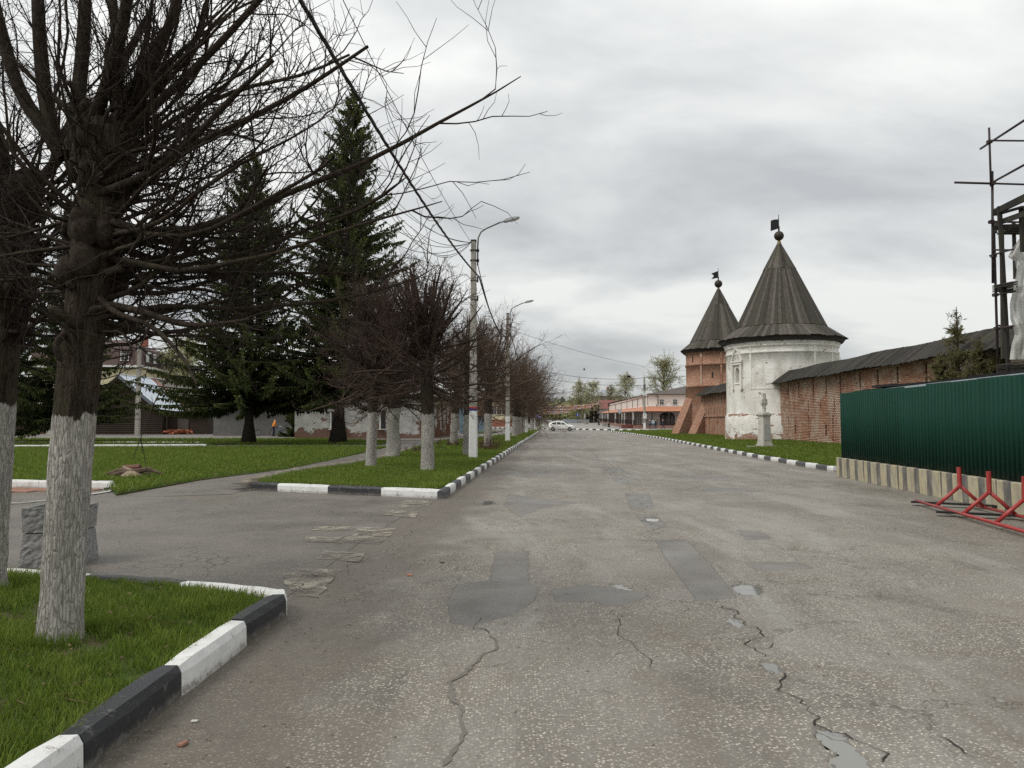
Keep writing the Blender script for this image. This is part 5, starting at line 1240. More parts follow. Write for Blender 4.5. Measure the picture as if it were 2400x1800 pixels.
def pollard(name, label, loc, h, r0, r1, crown, wash, seed, lod=0, lean=(0, 0), gnarl=0.0, zlow=0.62, nprim=70, nsec=12, nter=5, up=0.12, stub=0.25, limbs=7, scale=1.0, bow=None, bias=None, twigmat='twig', group='pollarded street trees'):
    r = np.random.default_rng(seed)
    t = thing(name, label, 'tree', loc, group)
    link('trunk', trunk_mesh(h, r0, r1, lean, r, wash, n=24 if lod == 0 else 12, nring=40 if lod == 0 else 16, gnarl=gnarl), M['bark'], t, smooth=True)
    # main boughs
    fz = zlow + (1 - zlow) * r.uniform(0, 1, nprim) ** 0.62; az = r.uniform(0, 2 * np.pi, nprim)
    el = np.radians(-30 + 88 * (fz - zlow) / (1 - zlow) + r.normal(size=nprim) * 22)
    el = np.clip(el, R(-10 if lod == 0 else -40), R(86))
    if bias is not None:   # share of boughs reaching out to one side, towards the open street
        kb = r.uniform(size=nprim) < bias; az = np.where(kb, r.uniform(-.62, 1.35, nprim), np.where((az > 3.7) & (az < 5.75), az - 2.6, az)); fz = np.where(kb, zlow + (1.02 - zlow) * r.uniform(size=nprim), fz)
        el = np.where(kb, np.radians(-13 + 60 * (fz - zlow) / (1 - zlow) + r.normal(size=nprim) * 9), el)
    d = np.stack([np.cos(az) * np.cos(el), np.sin(az) * np.cos(el), np.sin(el)], -1)
    tt = fz; p0 = np.stack([lean[0] * tt ** 1.3 + np.cos(az) * r1 * .7, lean[1] * tt ** 1.3 + np.sin(az) * r1 * .7, fz * h], -1)
    L = crown * r.uniform(.55, 1.05, nprim) * (1 - .12 * np.abs(np.sin(el)))
    if bias is not None: L = np.where(kb, crown * r.uniform(.45, .95, nprim), L)
    K = 12 if lod == 0 else 7
    P1 = grow(p0, d, L, K, .10 if lod == 0 else .12, up * (0.6 + .6 * r.uniform(size=nprim)), r, .35 if lod == 0 else .6)
    cut = r.uniform(size=nprim) < stub
    rb = r.uniform(.55, 1.0, nprim) ** 1.6 * (.017 if lod == 0 else .034) * scale + .006
    prof = np.linspace(1, .22, K)[None]
    R1 = rb[:, None] * np.where(cut[:, None], np.linspace(1, .72, K)[None], prof)
    R1[:, -1] *= .3
    A = Acc(); V, Q_ = tubes(P1, R1, 6 if lod == 0 else 4); A.add(V, Q_)
    # thick upright limbs
    if limbs:
        a2 = r.uniform(0, 2 * np.pi, limbs); e2 = np.radians(r.uniform(58, 86, limbs))
        dl = np.stack([np.cos(a2) * np.cos(e2), np.sin(a2) * np.cos(e2), np.sin(e2)], -1)
        pl = np.stack([lean[0] + np.cos(a2) * r1 * .6, lean[1] + np.sin(a2) * r1 * .6, np.full(limbs, h * .97)], -1)
        PL = grow(pl, dl, crown * r.uniform(.6, 1.0, limbs), K, .05, .03, r); RL = (r.uniform(.03, .06, limbs) * scale)[:, None] * np.linspace(1, .6, K)[None]; RL[:, -1] *= .4
        V, Q_ = tubes(PL, RL, 7 if lod == 0 else 5); A.add(V, Q_)
        P1 = np.concatenate([P1, PL])
    if lod == 0:   # tangle of short crooked boughs and cut stubs round the pollard head
        nt = 95; ft = .56 + .48 * r.uniform(size=nt); at_ = r.uniform(0, 2 * np.pi, nt); et = np.radians(r.uniform(-25, 60, nt))
        dt = np.stack([np.cos(at_) * np.cos(et), np.sin(at_) * np.cos(et), np.sin(et)], -1)
        pt_ = np.stack([lean[0] * ft ** 1.3 + np.cos(at_) * r1 * .7, lean[1] * ft ** 1.3 + np.sin(at_) * r1 * .7, np.minimum(ft, 1.02) * h], -1)
        stubs = r.uniform(size=nt) < .35
        PT = grow(pt_, dt, np.where(stubs, r.uniform(.10, .3, nt), r.uniform(.35, 1.15, nt)), K, .17, .05, r, .5)
        RT = np.where(stubs, r.uniform(.022, .05, nt), r.uniform(.007, .02, nt))[:, None] * np.where(stubs[:, None], np.linspace(1, .8, K)[None], np.linspace(1, .3, K)[None]); RT[:, -1] *= .2
        V, Q_ = tubes(PT, RT, 6); A.add(V, Q_); P1 = np.concatenate([P1, PT[~stubs][::3]])
        nk = 26; fk = .66 + .36 * r.uniform(size=nk); ak = r.uniform(0, 2 * np.pi, nk)   # burls
        for q in range(nk):
            mk = MB(); rk_ = r.uniform(.05, .11); mk.ball((lean[0] * fk[q] ** 1.3 + math.cos(ak[q]) * r1 * 1.02, lean[1] * fk[q] ** 1.3 + math.sin(ak[q]) * r1 * 1.02, fk[q] * h), rk_, 8, 1.25)
            vv = np.array(mk.v) + r.normal(size=(len(mk.v), 3)) * .012; A.add(vv, np.array(mk.f))
    if bow is not None:
        for pts, r_a, r_b in bow:
            q = np.array(pts) - np.array(loc); s = np.linspace(0, 1, len(q)); S2 = np.linspace(0, 1, K)
            PB = np.stack([np.interp(S2, s, q[:, c]) for c in range(3)], -1)[None]
            PB[0, 1:-1] = (PB[0, :-2] + 2 * PB[0, 1:-1] + PB[0, 2:]) / 4
            V, Q_ = tubes(PB, np.linspace(r_a, r_b, K)[None], 7); A.add(V, Q_); P1 = np.concatenate([P1, PB])
    link('boughs', A.mesh('boughs'), M['bough' if lod == 0 else twigmat], t, smooth=True)
    # shoots and twigs
    s_, tg, pi, tp_ = along(P1, nsec, r, .12, 1.0)
    side = nrm(np.cross(tg, r.normal(size=tg.shape))); dd = nrm(tg * r.uniform(.4, 1.2, (len(tg), 1)) + side * r.uniform(.4, 1.0, (len(tg), 1))); dd[:, 2] += .15
    K2 = 7 if lod == 0 else 4
    P2 = grow(s_, dd, crown * r.uniform(.10, .36, len(s_)), K2, .16, .06, r); m0 = .0055 if lod == 0 else (.009 if lod == 1 else .014)
    R2_ = (r.uniform(.6, 1.2, len(s_)) * m0 * scale)[:, None] * np.linspace(1, .35, K2)[None]
    B = Acc(); V, Q_ = tubes(P2, R2_, 4 if lod == 0 else 3); B.add(V, Q_)
    s3, t3, _, _ = along(P2, nter, r, .15, 1.0); sd3 = nrm(np.cross(t3, r.normal(size=t3.shape))); d3 = nrm(t3 * .7 + sd3 * r.uniform(.5, 1.1, (len(t3), 1)))
    K3 = 4 if lod == 0 else 3
    P3 = grow(s3, d3, crown * r.uniform(.03, .14, len(s3)), K3, .2, .05, r); m1 = .0026 if lod == 0 else (.006 if lod == 1 else .010)
    V, Q_ = tubes(P3, (np.full(len(s3), m1) * scale)[:, None] * np.linspace(1, .5, K3)[None], 3); B.add(V, Q_)
    link('twigs', B.mesh('twigs'), M[twigmat], t)
    return t

# two big near lindens
b1 = (-3.07, 5.28, LAWN_Z)
def bpts(pts, d0, d1, l=b1): 
    n = len(pts); return [ad(x, y, d0 + (d1 - d0) * i / (n - 1)) for i, (x, y) in enumerate(pts)]
bows = [
    (bpts([(205, 470), (330, 520), (480, 490), (560, 440), (680, 392), (800, 352), (900, 290), (1000, 236), (1060, 208), (1125, 165)], 5.25, 4.6), .032, .003),
    (bpts([(215, 400), (330, 350), (450, 300), (620, 215), (700, 165), (795, 100)], 5.2, 4.7), .026, .010),
    (bpts([(225, 380), (350, 270), (420, 235), (530, 185), (640, 170), (755, 118)], 5.3, 5.7), .024, .009),
    (bpts([(235, 330), (310, 250), (400, 170), (480, 90), (560, 0), (600, -40)], 5.2, 5.0), .034, .018),
    (bpts([(215, 500), (300, 500), (420, 520), (560, 440), (680, 375), (720, 340)], 5.3, 4.4), .022, .008),
    (bpts([(210, 420), (320, 380), (420, 300), (500, 210), (590, 130)], 5.2, 4.7), .032, .012),
    (bpts([(215, 520), (330, 560), (430, 590), (560, 590), (640, 590), (760, 590)], 5.3, 5.9), .03, .008),
    (bpts([(210, 560), (290, 560), (400, 600), (500, 560), (600, 555), (700, 505), (890, 455), (955, 435)], 5.3, 4.5), .028, .003),
    (bpts([(212, 640), (250, 680), (330, 700), (400, 775), (425, 830)], 5.25, 4.6), .026, .006),
    (bpts([(212, 655), (300, 670), (400, 705), (470, 700), (540, 690)], 5.25, 4.8), .030, .010),
    (bpts([(150, 330), (170, 200), (180, 90), (185, -30)], 5.3, 5.4), .055, .042),
    (bpts([(120, 320), (95, 200), (85, 80), (80, -30)], 5.3, 5.2), .055, .04),
    (bpts([(170, 330), (230, 190), (265, 60), (280, -40)], 5.2, 5.0), .048, .036),
    (bpts([(200, 340), (300, 190), (370, 50), (390, -50)], 5.3, 5.4), .045, .03),
    (bpts([(140, 340), (40, 200), (0, 60), (-20, -30)], 5.3, 5.1), .05, .035),
]
pollard('linden_tree', 'big bare pollarded linden with whitewashed trunk nearest the camera, right of the pair', b1, 3.55, .128, .135, 2.7, 1.52, 11, 0, (.22, .02), nprim=68, nsec=9, nter=5, up=.045, bias=.72, limbs=1, bow=bows, zlow=.60, group='near lindens')
b2 = (-4.58, 6.75, LAWN_Z)
pollard('linden_tree', 'big bare pollarded linden with whitewashed trunk at the left picture edge', b2, 3.6, .145, .15, 2.9, 1.62, 12, 0, (.18, 0), nprim=30, nsec=8, nter=5, up=.10, zlow=.55, group='near lindens', limbs=4, bias=.15)

# the row along the left kerb
row = [  # u, v (base), height, r0, crown, wash, seed, gnarl, label
    (870, 1096, 3.9, .16, 2.6, 1.72, 21, 0.0, 'slim whitewashed pollard standing left of the gnarled tree by the path'),
    (920, 1073, 3.4, .26, 2.8, 1.95, 22, .35, 'gnarled knobbly whitewashed pollard beside the path'),
    (1003, 1105, 3.7, .19, 2.7, 1.66, 23, .05, 'whitewashed pollard with a dense brush of cut shoots left of the nearest lamp post'),
    (1063, 1044, 3.9, .24, 3.8, 1.9, 24, .08, 'leaning whitewashed pollard behind the nearest lamp post, left of it'),
    (1093, 1069, 4.0, .17, 2.2, 1.7, 25, 0.0, 'grey pollard trunk standing right behind the nearest lamp post'),
    (1143, 1050, 3.9, .22, 3.9, 1.85, 26, .05, 'whitewashed pollard with red brushwood round its foot'),
]
for i, (u, v, h, r0, cr_n, ws, sd_, gn, lb) in enumerate(row):
    x, y = gr(u, v, LAWN_Z)
    pollard('linden_tree', lb, (x, y, LAWN_Z), h, r0, r0 * .95, cr_n, ws, sd_, 1, (rnd.uniform(-.1, .15) if i != 3 else .25, 0), gn, zlow=.60, nprim=105 if i != 4 else 60, nsec=9, nter=5, up=.08, stub=.45, limbs=26 if i in (2, 0) else 12, scale=1.0 if i != 2 else 1.1, twigmat='twig_mid' if i < 3 else 'twig2')
far_row = [(1206, 1024.5), (1214, 1020.5), (1221, 1017.5), (1229, 1015), (1247, 1010)]
for i, (u, v) in enumerate(far_row):
    x, y = gr(u, v, LAWN_Z)
    pollard('linden_tree', ['first', 'second', 'third', 'fourth', 'last'][i] + ' whitewashed pollard of the far cluster along the left kerb' + (', counted from the camera' if i < 4 else ' next to the white car'), (x, y, LAWN_Z), 3.9, .26, .25, 5.4, 1.85, 31 + i, 2, (.1, 0), 0, zlow=.58, nprim=95, nsec=7, nter=4, up=.10, limbs=6, scale=1.0, twigmat='twig2')
# red brushwood at the foot of one pollard
for i, (u, v, hh, n_, lb) in enumerate(((1143, 1056, .75, 70, 'low reddish brushwood round the foot of the sixth pollard'), (1063, 1047, .45, 40, 'low brushwood at the foot of the leaning pollard'), (985, 1062, .5, 30, 'sparse bare sprouts in the grass beside the path'), (1262, 1008, 1.4, 60, 'green bush beside the last pollard near the white car'))):
    x, y = gr(u, v, LAWN_Z); r = np.random.default_rng(60 + i)
    p0 = np.stack([r.normal(size=n_) * .35, r.normal(size=n_) * .2, np.zeros(n_)], -1); dd = np.stack([r.normal(size=n_) * .5, r.normal(size=n_) * .5, np.ones(n_)], -1)
    P = grow(p0, dd, r.uniform(.4, 1, n_) * hh, 5, .15, .05, r); A = Acc(); A.add(*tubes(P, np.linspace(.008, .004, 5)[None] * np.ones((n_, 1)), 3))
    s3, t3, _, _ = along(P, 5, r, .3, 1); A.add(*tubes(grow(s3, nrm(t3 + r.normal(size=t3.shape) * .6), r.uniform(.1, .25, len(s3)), 3, .1, .05, r), np.full((len(s3), 3), .005), 3))
    o = link('brushwood', A.mesh('brushwood'), simple('red_twigs', (.10, .045, .035), .8) if i < 2 else M['willow'] if i == 3 else M['twig2'], None, loc=(x, y, LAWN_Z)); tag(o, lb, 'shrub'); o['kind'] = 'stuff'

# ------------------------------------------------------------------ conifers
def leaf_quads(c, ax, wd, L, W, r, tint, name, mat, parent):
    """blades: centre c, axis ax (unit), width dir wd, length L, width W"""
    a = c; b = c + ax * L[:, None] * .5 + wd * W[:, None] * .5; d = c + ax * L[:, None]; e = c + ax * L[:, None] * .5 - wd * W[:, None] * .5
    V = np.stack([a, b, d, e], 1).reshape(-1, 3); i = np.arange(len(c)) * 4
    me = np_mesh(name, V, np.stack([i, i + 1, i + 2, i + 3], -1), None, {'tint': np.repeat(tint, 4)})
    return link(name, me, mat, parent)
def spruce(name, label, loc, H, Rm, seed, bare=2.0, dens=1.0, group='spruces in the park', lean=0.0):
    r = np.random.default_rng(seed); t = thing(name, label, 'tree', loc, group)
    z = np.linspace(-.2, H, 14); m = MB(); rb = H * .0155
    m.tube([(lean * (k / H), 0, k) for k in z], [rb * (1 - .97 * max(k, 0) / H) + rb * .8 * math.exp(-max(k, 0) / .35) + .01 for k in z], 12); m.build('trunk', M['spruce_bark'], t, local=True, smooth=True)
    nb = int(H * 26 * dens); hz = bare + (H - bare - .1) * r.uniform(0, 1, nb) ** 1.3; u = (hz - bare) / (H - bare)
    L = Rm * (1 - u) ** .82 * r.uniform(.42, 1.15, nb) + .12; L *= 1 + .22 * np.sin(hz * 2.6 + 3 * np.sin(hz))
    az = r.uniform(0, 2 * np.pi, nb); K = 8
    el = np.radians(-17 + 46 * u + r.normal(size=nb) * 7)
    d = np.stack([np.cos(az) * np.cos(el), np.sin(az) * np.cos(el), np.sin(el)], -1)
    P = grow(np.stack([lean * hz / H, np.zeros(nb), hz], -1), d, L, K, .03, (.075 * (1 - .5 * u)), r)
    A = Acc(); A.add(*tubes(P, (.012 + .006 * L)[:, None] * np.linspace(1, .25, K)[None], 3)); link('branches', A.mesh('branches'), M['spruce_bark'], t)
    C, AX, WD, LL, WW, TT = [], [], [], [], [], []
    ns = np.maximum((L * 40 * dens).astype(int), 8)
    for rep in range(1):
        idx = np.repeat(np.arange(nb), ns); tpar = r.uniform(.18, 1.0, len(idx)); kk = tpar * (K - 1); i0 = np.minimum(kk.astype(int), K - 2); f = (kk - i0)[:, None]
        p = P[idx, i0] * (1 - f) + P[idx, i0 + 1] * f; tg = nrm(P[idx, i0 + 1] - P[idx, i0])
        sd_ = nrm(np.cross(tg, np.array([0, 0, 1.0]))) * r.choice([-1, 1], (len(idx), 1))
        hang = r.uniform(size=len(idx)) < .5
        ax = np.where(hang[:, None], nrm(tg * .25 + sd_ * .25 * r.uniform(0, 1, (len(idx), 1)) + np.array([0, 0, -1.0])), nrm(tg * .75 + sd_ * r.uniform(.5, 1.0, (len(idx), 1)) + np.array([0, 0, -.15])))
        ln_ = (.16 + .30 * (1 - tpar) * np.minimum(L[idx], 3.0) / 2.5 + .12 * r.uniform(size=len(idx))) * np.where(hang, 1.0, 1.15)
        wd = nrm(np.cross(ax, r.normal(size=ax.shape)))
        C.append(p); AX.append(ax); WD.append(wd); LL.append(ln_ * r.uniform(.7, 1.3, len(idx))); WW.append(r.uniform(.06, .15, len(idx)))
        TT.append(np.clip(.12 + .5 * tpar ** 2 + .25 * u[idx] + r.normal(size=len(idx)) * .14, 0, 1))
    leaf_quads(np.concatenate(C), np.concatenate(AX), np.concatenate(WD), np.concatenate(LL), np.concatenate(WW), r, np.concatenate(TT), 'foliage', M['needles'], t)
    return t
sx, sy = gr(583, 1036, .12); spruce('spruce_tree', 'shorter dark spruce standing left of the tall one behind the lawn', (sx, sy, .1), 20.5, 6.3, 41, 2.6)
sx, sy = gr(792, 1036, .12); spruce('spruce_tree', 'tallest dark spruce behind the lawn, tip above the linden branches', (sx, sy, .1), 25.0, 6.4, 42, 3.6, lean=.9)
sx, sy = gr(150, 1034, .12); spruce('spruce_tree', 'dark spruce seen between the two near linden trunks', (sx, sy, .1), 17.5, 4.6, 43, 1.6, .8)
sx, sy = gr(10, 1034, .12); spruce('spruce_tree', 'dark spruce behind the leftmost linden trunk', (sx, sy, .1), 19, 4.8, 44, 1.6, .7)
sx, sy = gr(706, 1022, .1); spruce('young_spruce', 'squat black evergreen between the bicycles and the peeling house', (sx, sy, .05), 4.6, 1.6, 45, .15, 2.6, group=None)
# junipers behind the fence
def juniper(label, u, v_top, Y, wid, seed, sparse):
    x, _, zt = at(u, v_top, Y); r = np.random.default_rng(seed); t = thing('juniper_tree', label, 'tree', (x, Y, .2), 'junipers behind the fence'); H = zt - .2
    m = MB(); m.tube([(0, 0, 0), (.05, 0, H * .5), (.02, 0, H * .97)], [.09, .05, .012], 6); m.build('trunk', M['spruce_bark'], t, local=True)
    nb = 150; hz = H * (.12 + .86 * r.uniform(size=nb) ** .9); uu = hz / H; az = r.uniform(0, 6.28, nb); el = np.radians(25 + 40 * uu + r.normal(size=nb) * 12)
    L = wid * (1 - uu ** 1.6) * r.uniform(.6, 1.1, nb) + .25
    P = grow(np.stack([0 * hz, 0 * hz, hz * .93], -1), np.stack([np.cos(az) * np.cos(el), np.sin(az) * np.cos(el), np.sin(el)], -1), L, 6, .2, -.03, r)
    A = Acc(); A.add(*tubes(P, .012 * np.linspace(1, .4, 6)[None] * np.ones((nb, 1)), 3)); link('branches', A.mesh('branches'), M['twig2'], t)
    n_ = int((85 if not sparse else 55)); p, tg, pi, tp_ = along(P, n_, r, .15, 1.0)
    keep = r.uniform(size=len(p)) < np.where(uu[pi] > .86, .12, .9); p, tg, tp_ = p[keep], tg[keep], tp_[keep]
    ax = nrm(tg * .6 + r.normal(size=tg.shape) * .55); wd = nrm(np.cross(ax, r.normal(size=ax.shape)))
    leaf_quads(p, ax, wd, r.uniform(.06, .2, len(p)), r.uniform(.018, .04, len(p)), r, np.clip(.2 + .6 * tp_ + r.normal(size=len(p)) * .15, 0, 1), 'foliage', M['juniper'], t)
juniper('taller juniper with thin wispy top behind the green fence', 2240, 708, 29, 1.05, 51, True)
juniper('wide bushy juniper behind the green fence below the scaffold', 2295, 780, 28, 1.35, 52, False)
juniper('dense juniper behind the fence touching the scaffold foot', 2338, 800, 27.5, 1.1, 53, False)
juniper('low juniper left of the wispy one, just above the fence', 2205, 818, 29.5, .9, 54, False)

# ------------------------------------------------------------------ far leafy trees
def leafy(name, label, u, v_top, Y, wid, seed, mat, n_leaf, upw=.1, droop=0.0, group='far spring trees', bark='birchbark', base_z=None, ls=(.14, .32), nb=90, lo=.25):
    x, _, zt = at(u, v_top, Y); r = np.random.default_rng(seed); bz = .1 + gz(Y) if base_z is None else base_z
    t = thing(name, label, 'tree', (x, Y, bz), group); H = zt - bz
    m = MB(); m.tube([(0, 0, -.2), (.1, 0, H * .3), (-.1, 0, H * .65), (.05, 0, H * .95)], [H * .018, H * .013, H * .007, .03], 7); m.build('trunk', M[bark], t, local=True)
    hz = H * (lo + (.93 - lo) * r.uniform(size=nb)); uu = hz / H; az = r.uniform(0, 6.28, nb); el = np.radians(30 + 38 * uu + r.normal(size=nb) * 12)
    L = wid * (1.15 - np.abs(uu - .5) * 1.25) * r.uniform(.6, 1.1, nb)
    P = grow(np.stack([0 * hz, 0 * hz, hz * .92], -1), np.stack([np.cos(az) * np.cos(el), np.sin(az) * np.cos(el), np.sin(el)], -1), L, 8, .14, -droop, r)
    A = Acc(); A.add(*tubes(P, (.045 * H / 12) * np.linspace(1, .25, 8)[None] * np.ones((nb, 1)), 4))
    s2, t2_, _, _ = along(P, 8, r, .25, 1); P2 = grow(s2, nrm(t2_ + r.normal(size=t2_.shape) * .6), r.uniform(.15, .4, len(s2)) * wid, 5, .15, -droop * 1.6, r); A.add(*tubes(P2, (.022 * H / 12) * np.linspace(1, .4, 5)[None] * np.ones((len(s2), 1)), 3))
    link('branches', A.mesh('branches'), M['twig2'], t)
    p, tg, pi, tp_ = along(P2, max(3, n_leaf // len(P2)), r, .1, 1.0); p = p + r.normal(size=p.shape) * .12
    ax = nrm(r.normal(size=tg.shape) + np.array([0, 0, -.3])); wd = nrm(np.cross(ax, r.normal(size=ax.shape)))
    leaf_quads(p, ax, wd, r.uniform(*ls, len(p)), r.uniform(ls[0] * .6, ls[1] * .6, len(p)), r, np.clip(r.uniform(size=len(p)) * .7 + .3 * tp_, 0, 1), 'crown', M[mat], t)
    return t
leafy('birch_tree', 'pale birch left of the pair in front of the grey-roofed house', 1362, 892, 235, 4.6, 71, 'birch', 8000, droop=.1)
leafy('birch_tree', 'pale birch standing just right of its twin before the grey-roofed house', 1391, 891, 232, 4.0, 72, 'birch', 6500, droop=.1)
leafy('birch_tree', 'tall weeping birch with a dark nest behind the arcade roof', 1465, 871, 225, 5.0, 73, 'birch', 8000, droop=.16)
leafy('willow_tree', 'big round spring tree above the arcade roof beside the brick tower', 1556, 845, 195, 6.6, 74, 'willow', 8500, bark='twig2', lo=.3)
leafy('willow_tree', 'small far tree peeping over the grey-roofed house', 1431, 903, 260, 3.6, 75, 'willow', 2000, bark='twig2')
leafy('willow_tree', 'low olive bush tree left of the grey-roofed house', 1352, 938, 236, 4.5, 76, 'willow', 8000, bark='twig2', lo=.08)
leafy('willow_tree', 'olive tree behind the long log house roof', 440, 780, 135, 5.0, 77, 'willow', 9000, bark='twig2', lo=.15, base_z=.1)
leafy('willow_tree', 'olive tree left of the brown mansard house end', 405, 800, 150, 4.0, 78, 'willow', 6000, bark='twig2', lo=.15, base_z=.1)
x, y, z = at(1472.5, 883, 225); m = MB(); rr = random.Random(2)
for i in range(40): a = rr.uniform(0, 6.28); m.bar((x + rr.uniform(-.4, .4), y - 1 + rr.uniform(-.4, .4), z + rr.uniform(-.3, .3)), (x + math.cos(a) * .6, y - 1 + math.sin(a) * .6, z + rr.uniform(-.3, .4)), .07)
o = m.build('bird_nest', M['twig'], base=(x, y - 1, z)); tag(o, 'dark round bird nest in the top of the weeping birch', 'nest')
# woods at the horizon and the green end of the street, hedge rows
def mass(name, label, pts, n, wid, hgt, size, seed, mat, zb=0.0):
    r = np.random.default_rng(seed); pts = np.array(pts); s = r.uniform(0, len(pts) - 1.001, n); i = s.astype(int); f = (s - i)[:, None]; p = pts[i] * (1 - f) + pts[i + 1] * f
    top = hgt * (.62 + .22 * snoise(s * 9 + seed, s * 4, .7, seed) + .16 * snoise(s * 31, s * 17, .9, seed + 1))
    zz_ = top * r.uniform(0, 1, n) ** .6
    c = np.stack([p[:, 0] + r.normal(size=n) * wid, p[:, 1] + r.normal(size=n) * wid * 1.2, zb + np.array([gz(q) if q < 420 else 2.0 for q in p[:, 1]]) + zz_], -1)
    ax = nrm(r.normal(size=(n, 3))); wd = nrm(np.cross(ax, r.normal(size=(n, 3))))
    o = leaf_quads(c, ax, wd, r.uniform(.6, 1.3, n) * size, r.uniform(.4, .9, n) * size, r, np.clip(.25 + .5 * zz_ / hgt + r.normal(size=n) * .15, 0, 1), name, M[mat], None); tag(o, label, 'trees', kind='stuff')
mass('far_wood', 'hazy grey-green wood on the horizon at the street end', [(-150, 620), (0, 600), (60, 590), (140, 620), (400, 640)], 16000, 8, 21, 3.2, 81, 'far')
mass('street_end_greenery', 'bright green bushes closing the far end of the street', [(6, 330), (22, 325), (34, 320)], 9000, 2.0, 9.0, 1.0, 82, 'willow')
mass('dark_hedge', 'dark leafless hedge row along the far right side of the street', [(24.5, 232), (26.5, 262), (27, 300)], 14000, .6, 6.5, .7, 83, 'hedge')
mass('dark_hedge', 'dark leafless hedge row along the far left side of the street', [(1.5, 205), (5, 250), (8, 300)], 12000, .8, 6.0, .7, 84, 'hedge')
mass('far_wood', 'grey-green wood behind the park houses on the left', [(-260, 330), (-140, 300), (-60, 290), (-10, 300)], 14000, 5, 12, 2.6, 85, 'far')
# ================================================================== lamp posts and wires
def catenary(p, q, sag, n=14):
    p, q = Vector(p), Vector(q); return [p + (q - p) * (i / n) - Vector((0, 0, sag * 4 * (i / n) * (1 - i / n))) for i in range(n + 1)]
def lamp_post(u, v, label, seed, H=9.25, arm=True, ring=True):
    x, y = gr(u, v, LAWN_Z); t = thing('lamp_post', label, 'lamp post', (x, y, LAWN_Z), 'concrete lamp posts')
    w0, w1 = .165, .10
    def seg(z0, z1, nm, mat, g=0.0):
        a = w0 + (w1 - w0) * z0 / H + g; b = w0 + (w1 - w0) * z1 / H + g; m = MB()
        ch = .75
        def oct_(w, z): return [(-w * ch, -w, z), (w * ch, -w, z), (w, -w * ch, z), (w, w * ch, z), (w * ch, w, z), (-w * ch, w, z), (-w, w * ch, z), (-w, -w * ch, z)]
        m.add(oct_(a, z0) + oct_(b, z1), [tuple(range(8))[::-1], tuple(range(8, 16))] + [(i, (i + 1) % 8, 8 + (i + 1) % 8, 8 + i) for i in range(8)]); return m.build(nm, mat, t, local=True)
    sh = seg(0, H, 'shaft', M['concrete']); seg(-.1, 1.78, 'white_base', M['white'], .003)
    if ring:
        seg(1.78, 1.86, 'white_band', M['white'], .003); seg(1.86, 1.94, 'blue_band', M['pole_blue'], .003); seg(1.94, 2.02, 'red_band', M['pole_red'], .003)
    m = MB(); m.box((0, 0, H + .02), (.22, .2, .1)); m.build('cap', M['black'], t, local=True)
    if arm:
        ax = .16
        pts = [(ax, 0, H - .95), (ax, 0, H - .2), (ax + .02, 0, H + .15), (ax + .12, 0, H + .38), (ax + .32, 0, H + .52), (ax + .9, 0, H + .78)]
        m = MB(); m.tube(pts, .03, 10); a = m.build('arm', M['steel'], t, local=True, smooth=True)
        m = MB(); m.tube([(ax + .86, 0, H + .765), (ax + 1.05, 0, H + .83)], .04, 10); m.build('arm_sleeve', M['lampgrey'], a, local=True)
        m = MB(); O = [(1.0, .80), (1.08, .90), (1.4, .985), (1.62, 1.0), (1.66, .96), (1.62, .93), (1.1, .77)]
        k = len(O); m.add([(ax + x_, -.11, H + z_) for x_, z_ in O] + [(ax + x_, .11, H + z_) for x_, z_ in O], [tuple(range(k))[::-1], tuple(range(k, 2 * k))] + [(i, (i + 1) % k, k + (i + 1) % k, k + i) for i in range(k)]); hd = m.build('lamp_head', M['lampgrey'], t, local=True, bevel=.02)
        m = MB(); m.hexa([(ax + 1.3, -.09, H + .80), (ax + 1.6, -.09, H + .905), (ax + 1.6, .09, H + .905), (ax + 1.3, .09, H + .80)], [(ax + 1.3, -.09, H + .84), (ax + 1.6, -.09, H + .94), (ax + 1.6, .09, H + .94), (ax + 1.3, .09, H + .84)]); m.build('lamp_lens', M['lens'], hd, local=True)
        for dz in (-.35, -.75): 
            m = MB(); m.box((.03, 0, H + dz), (.33, .25, .035)); m.box((.17, 0, H + dz), (.09, .12, .1)); m.build('clamp', M['black'], t, local=True)
        for dz in (-1.55, -2.3):
            m = MB(); m.box((.0, 0, H + dz), (.25, .25, .025)); m.box((.16, 0, H + dz + .05), (.06, .08, .22)); m.build('clamp', M['black'], t, local=True)
    return t
P1x, P1y = gr(1109, 1075, LAWN_Z); P2x, P2y = gr(1190, 1036, LAWN_Z); P3x, P3y = gr(1234, 1015.5, LAWN_Z)
lamp_post(1109, 1075, 'nearest concrete lamp post with white base and tricolour band', 1, 8.52)
lamp_post(1190, 1036, 'second concrete lamp post along the left kerb', 2, 8.9, ring=False)
lamp_post(1234, 1015.5, 'third concrete lamp post, far along the left kerb', 3, 9.2, arm=False, ring=False)
lamp_post(1253, 1009, 'farthest concrete post beside the last pollard', 4, 9.2, arm=False, ring=False)
def cable(label, paths, r, mat='wire', n=6, cat='cable', nm='cable', grp=None):
    m = MB()
    for p in paths: m.tube(p, r, n)
    o = m.build(nm, M[mat], base=tuple(paths[0][0])); return tag(o, label, cat, grp)
p1 = (P1x + .22, P1y, 7.25); p2 = (P2x + .2, P2y, 7.7)
tw_ = []
main = catenary((-3.6, -6, 8.1), p1, 1.05, 40)
for k in range(3): tw_.append([q + Vector((math.cos(i * 1.1 + k * 2.09) * .017, 0, math.sin(i * 1.1 + k * 2.09) * .017)) for i, q in enumerate(catenary((-3.6, -6, 8.0), p1, .9, 110))])
for k, tws in enumerate(tw_): pass
cable('thick twisted black cable sagging overhead to the nearest lamp post', tw_, .017, n=5, nm='twisted_cable')
cable('black cable sagging between the first and second lamp posts', [catenary(p1, p2, 1.0, 30)], .03, nm='twisted_cable')
